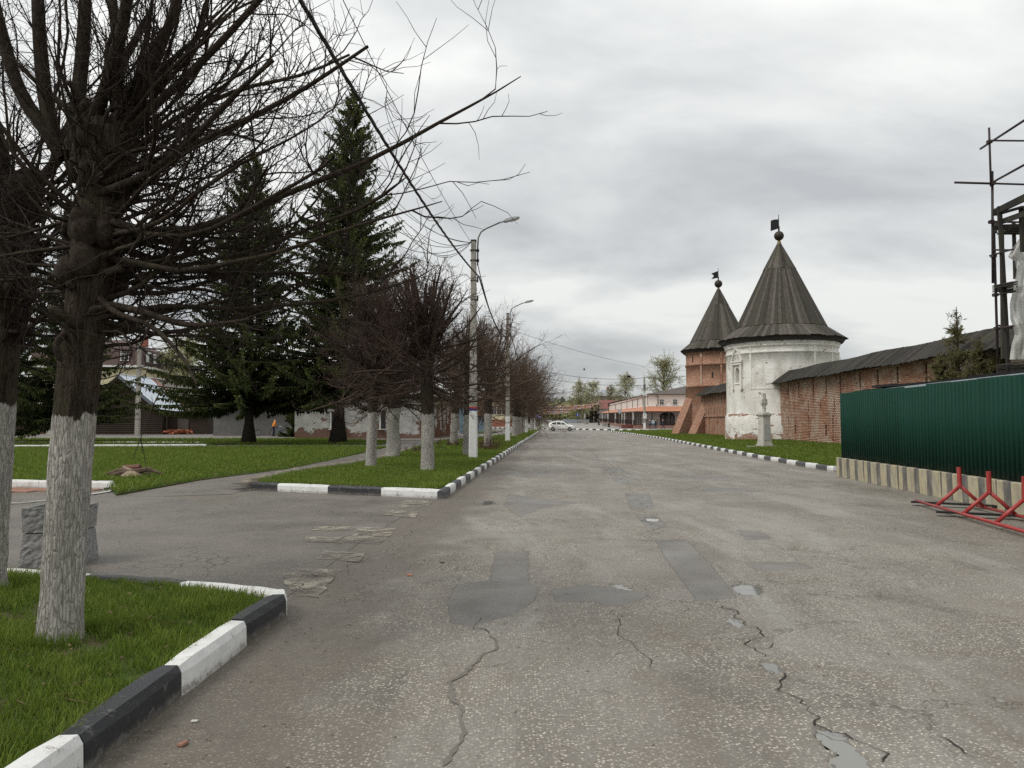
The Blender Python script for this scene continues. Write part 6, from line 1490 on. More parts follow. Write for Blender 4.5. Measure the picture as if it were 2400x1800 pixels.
cable('thinner second cable dropping from the nearest lamp arm to the second post', [catenary((P1x + .16, P1y, 7.75), (P2x + .2, P2y, 7.8), 1.35, 30)], .018)
cable('black cable from the second lamp post onward over the far pollards', [catenary(p2, (P3x, P3y, 8.0), .9, 20)], .03, nm='twisted_cable')
topL = (P1x - .1, P1y, 8.62)
cable('single thin wire rising from the nearest lamp post top out of the picture', [catenary(topL, at(775, -60, 12), .25)], .009, 'wire2', 4)
ends = [(560, 30), (600, -20), (640, 60), (520, 20), (480, 60), (680, 20), (700, -30)]
dsc = ['highest', 'second', 'third', 'fourth', 'fifth', 'sixth', 'lowest']
for i, (eu, ev) in enumerate(ends):
    q = at(eu, ev - 40, 19 - i * .3); cable(dsc[i] + ' of the seven thin wires sagging leftwards from the nearest lamp post', [catenary(topL, q, 1.5 + .22 * i, 24)], .011, 'wire2', 4, grp='thin wires')
cable('thin wire running down from the left behind the spruces to the nearest lamp post', [catenary((P1x - .1, P1y, 6.2), at(820, 470, 24), .15)], .009, 'wire2', 4)
cable('long wire crossing from the second lamp post towards the brick tower', [catenary((P2x, P2y, 8.0), at(1640, 868, 112), .9)], .012, 'wire2', 4)
cable('upper far wire crossing the street to the concrete pole before the arcade', [catenary(at(1235, 860, 106), at(1514, 885, 115), .8)], .025, 'wire2', 4)
cable('lower far wire crossing the street to the concrete pole before the arcade', [catenary(at(1240, 880, 106), at(1514, 903, 115), .5)], .025, 'wire2', 4)
cable('wire from the concrete pole before the arcade to the right behind the brick tower', [catenary(at(1514, 885, 115), at(1640, 874, 118), .4)], .025, 'wire2', 4)
cable('pair of far wires low over the street', [catenary(at(1240, 915, 150), at(1345, 917, 200), .8), catenary(at(1240, 925, 150), at(1345, 917, 200), .1)], .04, 'wire2', 4)
# bare concrete pole by the log house
x, y = gr(322, 1021, .05); m = MB(); m.add([(x + a * w, y + b * w, z) for w, z in ((.22, 0), (.14, 12.2)) for a, b in ((-1, -1), (1, -1), (1, 1), (-1, 1))], [(3, 2, 1, 0), (4, 5, 6, 7), (0, 1, 5, 4), (1, 2, 6, 5), (2, 3, 7, 6), (3, 0, 4, 7)])
tag(m.build('utility_pole', M['concrete'], base=(x, y, 0), bevel=.03), 'pale concrete utility pole in front of the dark log house', 'pole')
# pole with sign plate by the arcade
x, y = gr(1511, 1011); t = thing('utility_pole', 'concrete pole with white base and sign plate before the arcade', 'pole', (x, y, 0)); H = 8.2
m = MB(); m.tube([(0, 0, 0), (0, 0, H)], [.19, .12], 10); m.build('shaft', M['concrete'], t, local=True)
m = MB(); m.tube([(0, 0, 0), (0, 0, 1.25)], [.2, .195], 10); m.build('white_base', M['white'], t, local=True)
m = MB(); m.box((.0, -.24, 2.3), (.55, .03, .75)); sg_ = m.build('sign_plate', M['white'], t, local=True)
m = MB(); m.add([(-.08, -.262, 2.42), (.08, -.262, 2.42), (.0, -.262, 2.58)], [(0, 1, 2)]); m.box((0, -.262, 2.36), (.05, .004, .14)); m.build('arrow_mark', M['black'], sg_, local=True)
m = MB(); m.box((0, -.2, 5.6), (.45, .3, .4)); m.build('white_box', M['white'], t, local=True)
m = MB(); m.box((.0, -.15, 6.7), (.3, .3, .7)); m.build('grey_box', M['steel'], t, local=True)
# give-way sign seen from behind
x, y = gr(1452, 1009); t = thing('road_sign', 'triangular road sign pointing down seen from behind', 'sign', (x, y, 0))
m = MB(); m.tube([(0, 0, 0), (0, 0, 3.4)], .045, 8); m.build('post', M['steel'], t, local=True)
m = MB(); m.add([(-.45, -.06, 3.45), (.45, -.06, 3.45), (0, -.06, 2.6), (-.45, -.03, 3.45), (.45, -.03, 3.45), (0, -.03, 2.6)], [(0, 2, 1), (3, 4, 5), (0, 1, 4, 3), (1, 2, 5, 4), (2, 0, 3, 5)]); m.build('plate', M['lampgrey'], t, local=True)
x, y = 11.0, 205.0; t = thing('road_sign', 'small blue square road sign far down the street', 'sign', (x + 6.5, y, gz(y)))
m = MB(); m.tube([(0, 0, 0), (0, 0, 3)], .05, 6); m.build('post', M['steel'], t, local=True); m = MB(); m.box((0, -.07, 2.6), (.8, .04, .8)); pl_ = m.build('plate', M['pole_blue'], t, local=True)
m = MB(); m.box((0, -.1, 2.6), (.12, .01, .5)); m.build('white_mark', M['white'], pl_, local=True)
x, y = gr(1268, 1003.5); t = thing('road_sign', 'narrow post with stacked small plates behind the white car', 'sign', (x, y, .1))
m = MB(); m.tube([(0, 0, 0), (0, 0, 4)], .05, 6); m.build('post', M['steel'], t, local=True)
for i, z in enumerate((.9, 1.4, 1.9)): m = MB(); m.box((-.1 + .2 * (i % 2), -.07, z), (.7, .03, .3)); m.build('plate', M['pole_blue'] if i > 1 else M['steel'], t, local=True)
# black park lamps on the square
for i, (u, Y, lb) in enumerate(((1427, 156, 'black cast-iron park lamp nearest the give-way sign'), (1403.5, 188, 'black cast-iron park lamp at the arcade end'), (1386, 228, 'black cast-iron park lamp before the white house'), (1361, 262, 'farthest black park lamp on the right side of the square'))):
    x = at(u, 990, Y)[0]; t = thing('park_lamp', lb, 'lamp', (x, Y, .1 + gz(Y)), 'black park lamps')
    m = MB(); m.lathe((0, 0, 0), [(.24, 0), (.24, .25), (.17, .35), (.17, .9), (.1, 1.0), (.05, 1.1), (.05, 4.3)], 10); m.build('post', M['black'], t, local=True)
    m = MB(); m.lathe((0, 0, 4.3), [(.08, 0), (.2, .4), (.24, .45), (.05, .65)], 8); m.build('lantern', M['black'], t, local=True)

# ================================================================== trading arcade
AC = Vector((25.0, 140.0)); AR = Vector((52.0, 140.0)); AL = Vector((29.3, 232.0))
ar = thing('trading_arcade', 'long pale pink arcade house with orange porch roof and brown railings', 'building', (AC.x, AC.y, .1))
ld = (AL - AC).normalized(); ln2 = Vector((-ld.y, ld.x)); LLn = (AL - AC).length; lrz = math.atan2(ld.y, ld.x)
def zA(s): return gz(AC.y + ld.y * s)
m = MB(); far_r = AL + Vector((20, 0)); m.prism([(AC.x, AC.y), (AR.x, AR.y), (far_r.x + 6, far_r.y), (AL.x, AL.y)], 0, 6.45); m.build('wall', M['pink'], ar)
m = MB(); e_ = .5
Rg0, Rg1 = Vector((36.5, 151)), Vector((39.5, 222))
pts = [(AC.x - e_, AC.y - e_, 6.45), (AR.x, AR.y - e_, 6.45), (AR.x, 151, 8.9), (Rg0.x, Rg0.y, 8.9), (Rg1.x, Rg1.y, 9.3), (AL.x - e_, AL.y + e_, 6.9), (far_r.x + 6, AL.y, 6.9)]
m.add(pts, [(0, 1, 2, 3), (0, 3, 4, 5), (4, 6, 5), (3, 2, 6, 4)]); roof = m.build('roof', M['brownroof'], ar)
so = roof.modifiers.new('t', 'SOLIDIFY'); so.thickness = .14
m = MB(); m.box((AC.x + 13, AC.y - .12, 6.3), (27.4, .3, .3)); q = AC + ld * LLn / 2 + ln2 * .12; m.box((q.x, q.y, 6.3), (LLn, .3, .3), lrz); m.build('cornice', M['pink'], ar)
m = MB(); m.box((AC.x + 13, AC.y - .1, 4.25), (27, .2, .14)); m.build('string_course', M['pink'], ar)
PW = 3.0
oc = AC + ln2 * PW + Vector((0, -PW)) ; oR = Vector((AR.x, AR.y - PW)); oL = AL + ln2 * PW
m = MB(); m.add([(AC.x, AC.y, 4.2), (AR.x, AR.y, 4.2), (oR.x, oR.y, 3.3), (oc.x, oc.y, 3.3), (oL.x, oL.y, 3.3 + .55), (AL.x, AL.y, 4.2 + .5)], [(3, 2, 1, 0), (4, 3, 0, 5)])
pr = m.build('porch_roof', M['terracotta'], ar); so = pr.modifiers.new('t', 'SOLIDIFY'); so.thickness = .09
m = MB(); m.bar((oc.x, oc.y, 3.18), (oR.x, oR.y, 3.18), .12, .2); m.bar((oc.x, oc.y, 3.18), (oL.x, oL.y, 3.18 + .55), .12, .2); m.build('porch_beam', M['darkbrown'], ar)
m = MB(); m.hexa([(oc.x - .2, oc.y - .2, 0), (oR.x, oR.y - .2, 0), (AR.x, AR.y + .1, 0), (AC.x, AC.y + .1, 0)], [(oc.x - .2, oc.y - .2, .75), (oR.x, oR.y - .2, .75), (AR.x, AR.y + .1, .75), (AC.x, AC.y + .1, .75)])
m.hexa([(oc.x - .2, oc.y - .2, 0), (AC.x + .1, AC.y, 0), (AL.x + .1, AL.y, 0), (oL.x - .2, oL.y, 0)], [(oc.x - .2, oc.y - .2, .747), (AC.x + .1, AC.y, .747), (AL.x + .1, AL.y, 1.3), (oL.x - .2, oL.y, 1.3)]); m.build('plinth', M['plinth'], ar)
for x in np.arange(oc.x, 44, 3.0): m = MB(); m.bar((x, oc.y, .75), (x, oc.y, 3.2), .18); m.build('porch_post', M['darkbrown'], ar)
od = (oL - oc).normalized()
for s in np.arange(3.4, 90, 5.2): p = oc + od * s; z = .006 * s; m = MB(); m.bar((p.x, p.y, .7 + z), (p.x, p.y, 3.2 + z), .2); m.build('porch_post', M['whitewall'] if int(s) % 3 == 0 else M['darkbrown'], ar)
m = MB()
for z in (.95, 1.72): m.bar((oc.x, oc.y, z), (44, oc.y, z), .07, .07); m.bar((oc.x, oc.y, z), (oL.x, oL.y, z + .55), .07, .07)
for x in np.arange(oc.x, 44, .28): m.bar((x, oc.y, .95), (x, oc.y, 1.72), .05)
for s in np.arange(.5, 92, .5): p = oc + od * s; m.bar((p.x, p.y, .95 + .006 * s), (p.x, p.y, 1.72 + .006 * s), .16, .06)
rl = m.build('railing', M['darkbrown'], ar); rl['kind'] = 'stuff'
for s in np.arange(4, 90, 3.1):   # shop bays of the shaded long side
    p = AC + ld * s + ln2 * .06; z = zA(s); m = MB(); m.box((p.x, p.y, 2.05 + z), (2.2, .1, 2.3), lrz); m.build('shop_opening', M['darkbrown'], ar)
    p = AC + ld * (s + 1.55) + ln2 * .22; m = MB(); m.box((p.x, p.y, 2.1 + z), (.5, .4, 2.7), lrz); m.build('column', M['whitewall'], ar)
for s in np.arange(2.0, 90, 3.1):
    for k in (0, .95):
        p = AC + ld * (s + k) + ln2 * .04; m = MB(); m.box((p.x, p.y, 5.35), (.5, .08, 1.2), lrz); m.build('blind_panel', M['whitewall'], ar)
for s in (.7, 8, 17, 26, 38, 52, 68): p = AC + ld * s + ln2 * .3; m = MB(); m.tube([(p.x, p.y, 6.3), (p.x + .15, p.y, 5.9), (p.x + .15, p.y, 4.3)], .06, 6); m.build('downpipe', M['steel'], ar)
m = MB(); m.tube([(AC.x + 1.1, AC.y - .4, 6.4), (AC.x + 1.6, AC.y - .12, 6.0), (AC.x + 1.6, AC.y - .12, 4.6), (AC.x + 1.2, AC.y - .3, 4.3)], .07, 6); m.build('downpipe', M['steel'], ar)
def win(par, x, y, z0, z1, w, fm='whitewall', arch=False):
    m = MB(); m.box((x, y - .03, (z0 + z1) / 2), (w, .06, z1 - z0)); wo = m.build('window', M['glass'], par)
    m = MB(); m.box((x, y - .08, (z0 + z1) / 2), (.06, .05, z1 - z0)); m.box((x, y - .08, z0 + (z1 - z0) * .66), (w, .05, .06)); m.box((x, y - .1, z0 - .06), (w + .25, .16, .08))
    for sx_ in (-1, 1): m.box((x + sx_ * w / 2, y - .08, (z0 + z1) / 2), (.1, .06, z1 - z0 + .1))
    m.build('frame', M[fm], wo); return wo
for x in (27.3, 29.7, 34.5, 37.0): win(ar, x, AC.y, 4.55, 5.45, .8)
m = MB()
for i in range(10):
    a0, a1 = math.pi * i / 10, math.pi * (i + 1) / 10; m.bar((28.5 + .5 * math.cos(a0), AC.y - .05, 4.6 + .65 * math.sin(a0)), (28.5 + .5 * math.cos(a1), AC.y - .05, 4.6 + .65 * math.sin(a1)), .08)
m.build('blind_arch', M['whitewall'], ar)
O = [(-1.35, .75), (1.35, .75), (1.35, 2.6), (1.1, 2.9), (.5, 3.08), (-.5, 3.08), (-1.1, 2.9), (-1.35, 2.6)]
m = MB(); k = len(O); m.add([(28.3 + x_, AC.y - .05, z_) for x_, z_ in O], [tuple(range(k))]); dr = m.build('arched_door', M['darkbrown'], ar)
for x in (-.85, 0, .85): m = MB(); m.box((28.3 + x, AC.y - .08, 1.75), (.55, .04, 1.6)); m.build('pane', M['greywall'], dr)
for i, (x, w) in enumerate(((24.1, 1.1), (25.4, .9), (31.5, .8))): m = MB(); m.box((x, AC.y - .05, 1.9), (.9, .06, 2.0)); m.build('wall_panel', M['whitewall'], ar)
m = MB(); p = oc + od * 4 + Vector((-.4, 0)); m.box((p.x - .8, p.y - 2, .45), (2.6, .3, .9), .25); o = m.build('red_board', M['redroof'], base=(p.x - .8, p.y - 2, 0)); tag(o, 'low dark red panel fence at the arcade corner', 'panel')

# white house with red roof, brown house with grey roof
hx0, _, _ = at(1388, 990, 240); hx1, _, _ = at(1440, 990, 240); zb = gz(240)
hs = thing('small_house', 'small white house with dull red hipped roof at the arcade end', 'building', (hx0, 240, zb))
m = MB(); m.box(((hx0 + hx1) / 2, 245, zb + 2.1), (hx1 - hx0, 10, 4.4)); m.build('wall', M['whitewall'], hs)
m = MB(); a, b, c, d = hx0 - .4, hx1 + .4, 239.6, 250.4; zt = zb + 4.3; m.add([(a, c, zt), (b, c, zt), (b, d, zt), (a, d, zt), (a + 3.4, 245, zt + 2.9), (b + 2, 245, zt + 2.9)], [(0, 1, 5, 4), (1, 2, 5), (2, 3, 4, 5), (3, 0, 4)]); m.build('roof', M['redroof'], hs)
win(hs, hx0 + 1.6, 240, zb + 1.4, zb + 2.8, .8, 'darkbrown'); m = MB(); m.box((hx0 + .7, 239.95, zb + 1.4), (.6, .1, 2.3)); m.build('door', M['darkbrown'], hs)
gx0, _, gzt = at(1396, 928, 290); gx1 = at(1456, 928, 290)[0]; gh = thing('brown_house', 'brown two-storey house with pale grey hipped roof beyond the arcade', 'building', (gx0, 290, gz(290)))
m = MB(); m.box(((gx0 + gx1) / 2, 296, gzt / 2), (gx1 - gx0, 12, gzt)); m.build('wall', M['brownwall'], gh)
m = MB(); a, b, c, d = gx0 - .6, gx1 + .6, 289.4, 302.6; m.add([(a, c, gzt), (b, c, gzt), (b, d, gzt), (a, d, gzt), (a + 4, 296, gzt + 2.6), (b - 3, 296, gzt + 2.6)], [(0, 1, 5, 4), (1, 2, 5), (2, 3, 4, 5), (3, 0, 4)]); m.build('roof', M['greyroof'], gh)
for u in (1399, 1418.5, 1435): win(gh, at(u, 940, 290)[0], 290, gzt - 2.6, gzt - .8, 1.0)
m = MB(); m.box(((gx0 + gx1) / 2 + .5, 295.5, gzt + 2.9), (.7, .7, 1.6)); m.build('chimney', M['redbrick'], gh)
# low shopfronts right side of street
for i, (u0, u1, Y, h, lb) in enumerate(((1372, 1384, 250, 3.4, 'white market pavilion left of the small white house'), (1361, 1370, 272, 3.0, 'farther white market pavilion along the square'))):
    xa, xb = at(u0, 990, Y)[0], at(u1, 990, Y)[0]; zb = gz(Y) + .1; t = thing('market_pavilion', lb, 'pavilion', (xa, Y, zb), 'market pavilions')
    m = MB(); m.box(((xa + xb) / 2, Y + 1.5, zb + h / 2), (xb - xa, 3, h)); m.build('wall', M['whitewall'], t); m = MB(); m.box(((xa + xb) / 2, Y + 1.3, zb + h + .1), (xb - xa + .6, 3.8, .2)); m.build('roof', M['greyroof'], t)
    m = MB(); m.box(((xa + xb) / 2 - .1, Y - .03, zb + 1.1), ((xb - xa) * .3, .08, 2.2)); m.build('door', M['darkbrown'], t)
# kiosk by the last tree
x, Y = at(1258, 990, 178)[0], 178; t = thing('kiosk', 'white framed kiosk with violet awning behind the last pollard', 'kiosk', (x, Y, gz(Y)))
for sx_ in (-.9, .9): m = MB(); m.box((x + sx_, Y, gz(Y) + 1.1), (.16, .16, 2.2)); m.build('post', M['white'], t)
m = MB(); m.box((x, Y + .6, gz(Y) + .95), (1.7, .9, 1.9)); m.build('counter', M['steel'], t); m = MB(); m.add([(x - 1.2, Y - .5, gz(Y) + 2.1), (x + 1.2, Y - .5, gz(Y) + 2.1), (x + 1.2, Y + 1.2, gz(Y) + 2.1), (x - 1.2, Y + 1.2, gz(Y) + 2.1), (x, Y + .3, gz(Y) + 2.7)], [(0, 1, 4), (1, 2, 4), (2, 3, 4), (3, 0, 4), (3, 2, 1, 0)]); m.build('awning', M['purple'], t)
# pale planter boxes and parked shapes on the square
for i, (u, Y) in enumerate(((1281, 215), (1324, 240), (1341, 236), (1365, 225), (1375, 205), (1299, 236), (1418, 170))):
    x = at(u, 990, Y)[0]; zb = gz(Y) + .1; m = MB(); m.hexa([(x - .5, Y - .4, zb), (x + .5, Y - .4, zb), (x + .5, Y + .4, zb), (x - .5, Y + .4, zb)], [(x - .65, Y - .5, zb + .8), (x + .65, Y - .5, zb + .8), (x + .65, Y + .5, zb + .8), (x - .65, Y + .5, zb + .8)])
    o = m.build('stone_flower_box', M['concrete'], base=(x, Y, zb), bevel=.03); tag(o, 'pale stone flower box standing on the far square', 'flower box', 'flower boxes on the square')
x = at(1358, 990, 215)[0]; m = MB(); m.box((x, 225, gz(225) + .6), (9, .15, 1.2), .5); tag(m.build('low_barrier', M['silver'], base=(x, 225, gz(225))), 'long low silvery barrier at the right side of the square', 'barrier')
# building closing the end of the street, beige house and low brick wall on the left
x0_, x1_ = at(1135, 990, 190)[0], at(1212, 990, 190)[0]; t = thing('beige_house', 'long beige house half hidden behind the far pollards', 'building', (x0_, 190, gz(190)))
m = MB(); m.box(((x0_ + x1_) / 2, 195, 3.4), (x1_ - x0_, 10, 6.8)); m.build('wall', M['cream'], t); m = MB(); a, b = x0_ - .5, x1_ + .5; m.add([(a, 189.5, 6.8), (b, 189.5, 6.8), (b, 200.5, 6.8), (a, 200.5, 6.8), (a + 3, 195, 9), (b - 3, 195, 9)], [(0, 1, 5, 4), (1, 2, 5), (2, 3, 4, 5), (3, 0, 4)]); m.build('roof', M['brownroof'], t)
for u in (1146, 1158, 1170, 1182, 1194, 1206): win(t, at(u, 970, 190)[0], 190, 3.2, 5.2, 1.1)
x0_, x1_ = at(1150, 990, 168)[0], at(1206, 990, 168)[0]; m = MB(); m.box(((x0_ + x1_) / 2, 168, .9), (x1_ - x0_, .5, 1.9)); tag(m.build('low_brick_wall', M['redbrick'], base=((x0_ + x1_) / 2, 168, 0)), 'low red brick wall behind the far pollards', 'wall')
x0_, x1_ = at(1118, 990, 112)[0], at(1138, 990, 112)[0]; t = thing('tin_garage', 'blue-grey tin garage with rusty roof edge behind the pollards', 'garage', (x0_, 112, 0))
m = MB(); m.box(((x0_ + x1_) / 2, 114, 1.15), (x1_ - x0_, 4, 2.3)); m.build('wall', M['bluetin'], t); m = MB(); m.box(((x0_ + x1_) / 2, 113.8, 2.38), (x1_ - x0_ + .5, 4.8, .14)); m.build('roof', M['redroof'], t)
x0_, x1_ = at(1076, 990, 95)[0], at(1094, 990, 95)[0]; t = thing('tin_garage', 'taller blue-grey tin garage beside the peeling house', 'garage', (x0_, 95, 0))
m = MB(); m.box(((x0_ + x1_) / 2, 97, 1.7), (x1_ - x0_, 4, 3.4)); m.build('wall', M['bluetin'], t); m = MB(); m.box(((x0_ + x1_) / 2, 97, 3.48), (x1_ - x0_ + .4, 4.6, .14)); m.build('roof', M['brownroof'], t)
m = MB(); m.prism([(-6, 93), (-2.5, 93), (-1.5, 108), (-5, 110)], -.04, .13); tag(m.build('lawn', M['soil']), kind='structure')
x0_ = at(1150, 990, 128)[0]; t = thing('rusty_shed', 'tall rusty brown shed wall glimpsed between the pollard trunks', 'shed', (x0_, 128, 0))
m = MB(); m.box((x0_ - 3.3, 130, 2.6), (5, 3, 5.2)); m.build('wall', simple('rusty_tin', (.17, .10, .055), .9, 1.5, .5), t); m = MB(); m.box((x0_ - 3.3, 130, 5.28), (5.4, 3.6, .16)); m.build('roof', M['brownroof'], t)

# bunting
fcol = [simple('flag_' + n_, c, .8) for n_, c in (('red', (.50, .17, .13)), ('orange', (.66, .32, .14)), ('white', (.72, .66, .60)), ('pink', (.62, .42, .38)), ('lilac', (.50, .44, .52)))]
for i in range(12):
    Y = 185 + i * 9.5; z = 5.6 - .008 * (Y - 185) + .2 * math.sin(i * 1.7); xa = at(1250 + i * 1.2, 950, Y)[0] ; xb = at(1408 - i * 6.2, 940, Y)[0]
    t = thing('bunting', 'string of small red, orange and white pennants hung across the far street', 'bunting', (xa, Y, 0), 'pennant strings')
    c = catenary((xa, Y, z - .2), (xb, Y + 3, z + .35), .35, 40); m = MB(); m.tube(c, .03, 4); m.build('rope', M['wire2'], t)
    m = MB(); rr = random.Random(i); n_ = 64
    for k in range(n_):
        f = k / n_ * 40; a = int(f); p = c[a] + (c[min(a + 1, 40)] - c[a]) * (f - a); m.m = rr.randrange(5)
        m.add([(p.x - .17, p.y, p.z), (p.x + .17, p.y, p.z), (p.x + rr.uniform(-.1, .1), p.y + rr.uniform(-.1, .1), p.z - .42)], [(0, 1, 2)])
    fl = m.build('pennants', fcol, t); fl['kind'] = 'stuff'

# ================================================================== houses behind the park
lg = thing('log_house', 'dark log house with pale metal roof behind the park', 'house', (-44.6, 88, 0))
xl, xr, xm, y0_, y1_ = -49.2, -40.2, -44.7, 88.0, 107.0
m = MB(); m.box(((xl + xr) / 2, (y0_ + y1_) / 2 + .2, 1.45), (xr - xl - .3, y1_ - y0_ - .3, 2.9)); m.build('core', M['log'], lg)
lm = MB(); lm.tube([(-4.6, 0, 0), (4.6, 0, 0)], .125, 8); lme = lm.mesh('log'); lme.materials.append(M['log'])
for i in range(13): link('log', lme, None, lg, loc=(0, 0, .12 + i * .22))
lm2 = MB(); lm2.tube([(0, 0, 0), (0, 19, 0)], .125, 8); lme2 = lm2.mesh('log'); lme2.materials.append(M['log'])
for i in range(13): link('log', lme2, None, lg, loc=(4.45, 0, .23 + i * .22))
m = MB(); m.add([(xl, y0_ + .05, 2.9), (xr, y0_ + .05, 2.9), (xm, y0_ + .05, 6.6)], [(0, 1, 2)]); m.build('gable', M['log'], lg)
def slope(nm, mat, ya, yb, dz=0.0):
    m = MB(); ex_ = .55; m.hexa([(xm, ya, 6.75 + dz), (xr + ex_, ya, 2.55 + dz), (xr + ex_, yb, 2.55 + dz), (xm, yb, 6.75 + dz)], [(xm, ya, 6.85 + dz), (xr + ex_, ya, 2.65 + dz), (xr + ex_, yb, 2.65 + dz), (xm, yb, 6.85 + dz)]); return m.build(nm, mat, lg)
rs = slope('metal_roof', M['metalroof'], y0_ - .9, y0_ + 6.5, .05); slope('red_roof_strip', simple('faded_red_tin', (.34, .17, .15), .7), y0_ + 6.52, y0_ + 8.2); slope('slate_roof', M['slate'], y0_ + 8.22, y1_ + .5)
for k in range(1, 7):
    yy = y0_ - .9 + k * 7.4 / 7; m = MB(); m.bar((xm, yy, 6.93), (xr + .5, yy, 2.78), .05, .04); m.build('seam', M['metalroof'], rs)
m = MB(); m.hexa([(xm, y0_ - .9, 6.75), (xl - .55, y0_ - .9, 2.55), (xl - .55, y1_, 2.55), (xm, y1_, 6.75)][::-1], [(xm, y0_ - .9, 6.85), (xl - .55, y0_ - .9, 2.65), (xl - .55, y1_, 2.65), (xm, y1_, 6.85)][::-1]); m.build('slate_roof', M['slate'], lg)
m = MB(); m.bar((xm, y0_ - .95, 6.65), (xr + .6, y0_ - .95, 2.5), .08, .35); m.build('bargeboard', simple('grey_blue_board', (.14, .16, .18), .8), lg)
m = MB(); m.bar((xm, y0_ - .9, 6.9), (xm, y1_ + .5, 6.9), .3, .1); m.build('ridge_cap', M['white'], lg)
# lean-to with plank door, log building on the far left, heap
t = thing('lean_to', 'dark plank lean-to with a grey door right of the log house', 'shed', (-38.2, 89, 0))
m = MB(); m.box((-37.6, 91, 1.2), (4.6, 3.8, 2.4)); m.build('wall', M['log'], t); m = MB(); m.hexa([(-40.0, 88.7, 2.35), (-35.1, 88.7, 2.2), (-35.1, 93.2, 2.3), (-40, 93.2, 2.5)], [(-40.0, 88.7, 2.45), (-35.1, 88.7, 2.3), (-35.1, 93.2, 2.4), (-40, 93.2, 2.6)]); m.build('roof', M['tar'], t)
for i in range(6): m = MB(); m.box((-38.6 + i * .21, 89.04, .95), (.2, .06, 1.8 + .06 * (i % 3))); m.build('plank', M['plank'], t)
m = MB(); m.bar((-39.9, 88.9, 0), (-39.9, 88.9, 2.4), .16); m.build('post', M['plank'], t)
t = thing('log_cabin', 'low dark cabin with a brown door at the far left behind the spruces', 'house', (-60, 92, 0))
m = MB(); m.box((-59.5, 95, 1.7), (19, 6, 3.4)); m.build('wall', M['log'], t); m = MB(); m.box((-59.5, 94.6, 3.5), (20, 8, .25)); m.build('roof', M['slate'], t)
x = at(98, 990, 92)[0]; m = MB(); m.box((x, 91.96, 1.3), (1.1, .1, 2.5)); d_ = m.build('door', M['door'], t); m = MB(); m.box((x, 91.9, 1.3), (.75, .06, 2.0)); m.build('door_panel', M['darkbrown'], d_)
x = at(125, 990, 91)[0]; t = thing('brick_stack', 'pale stacked brick pile beside the brown door', 'bricks', (x, 91, 0))
for i in range(9): m = MB(); m.box((x + .02 * (i % 2), 91, .12 + i * .22), (1.25, .6, .19)); m.build('brick_layer', M['stone'], t)
x = at(420, 990, 88)[0]; m = MB(); rr = random.Random(3)
for i in range(160): m.box((x + rr.gauss(0, .8), 88 + rr.gauss(0, .3), max(.05, .55 * rr.random())), (.3, .2, .03), rr.uniform(0, 6), rr.uniform(-.6, .6), rr.uniform(-.6, .6))
o = m.build('leaf_heap', simple('orange_leaves', (.34, .12, .06), .9), base=(x, 88, 0)); tag(o, 'heap of reddish brown leaves beside the lean-to', 'leaves', kind='stuff')
# mansard house
mh = thing('mansard_house', 'cream house with tall brown mansard roof and white dormer windows far behind the park', 'building', (-68, 140, 0))
c0, c1, c2 = Vector((-88, 140)), Vector((-68, 140)), Vector((-71.5, 168)); c3 = Vector((-90, 168))
m = MB(); m.prism([(c0.x, c0.y), (c1.x, c1.y), (c2.x, c2.y), (c3.x, c3.y)], 0, 11.8); m.build('wall', M['cream'], mh)
def inset(k): cen = (c0 + c1 + c2 + c3) / 4; return [cen + (c - cen) * k for c in (c0, c1, c2, c3)]
a_, b_, t_ = inset(1.04), inset(.95), inset(.3); m = MB(); m.add([(p.x, p.y, 11.7) for p in a_] + [(p.x, p.y, 15.0) for p in b_] + [(p.x, p.y, 17.4) for p in t_], [(i, (i + 1) % 4, 4 + (i + 1) % 4, 4 + i) for i in range(4)] + [(4 + i, 4 + (i + 1) % 4, 8 + (i + 1) % 4, 8 + i) for i in range(4)] + [(8, 9, 10, 11)]); rf_ = m.build('roof', M['mansard'], mh)
win(mh, -70.6, 139.7, 12.6, 14.4, 1.4, 'white'); win(mh, -75.5, 139.7, 12.6, 14.4, 1.4, 'white'); win(mh, -80.5, 139.7, 12.6, 14.4, 1.4, 'white')
e2_ = (c2 - c1).normalized(); rz2 = math.atan2(e2_.y, e2_.x)
for s in (3, 7, 11, 15, 19, 23): p = c1 + e2_ * s + Vector((.55, 0)); m = MB(); m.box((p.x, p.y, 13.4), (1.3, .5, 1.9), rz2); w_ = m.build('dormer', M['white'], mh); q = p + Vector((.3, 0)); m = MB(); m.box((q.x, q.y, 13.3), (.9, .1, 1.5), rz2); m.build('pane', M['glass'], w_)
m = MB(); m.box((-72.5, 150, 17.2), (2, 1, 2.2)); m.build('chimney', M['redbrick'], mh)
m = MB(); m.prism([(p.x, p.y) for p in inset(1.06)], 11.3, 11.68); m.build('cornice', M['white'], mh)
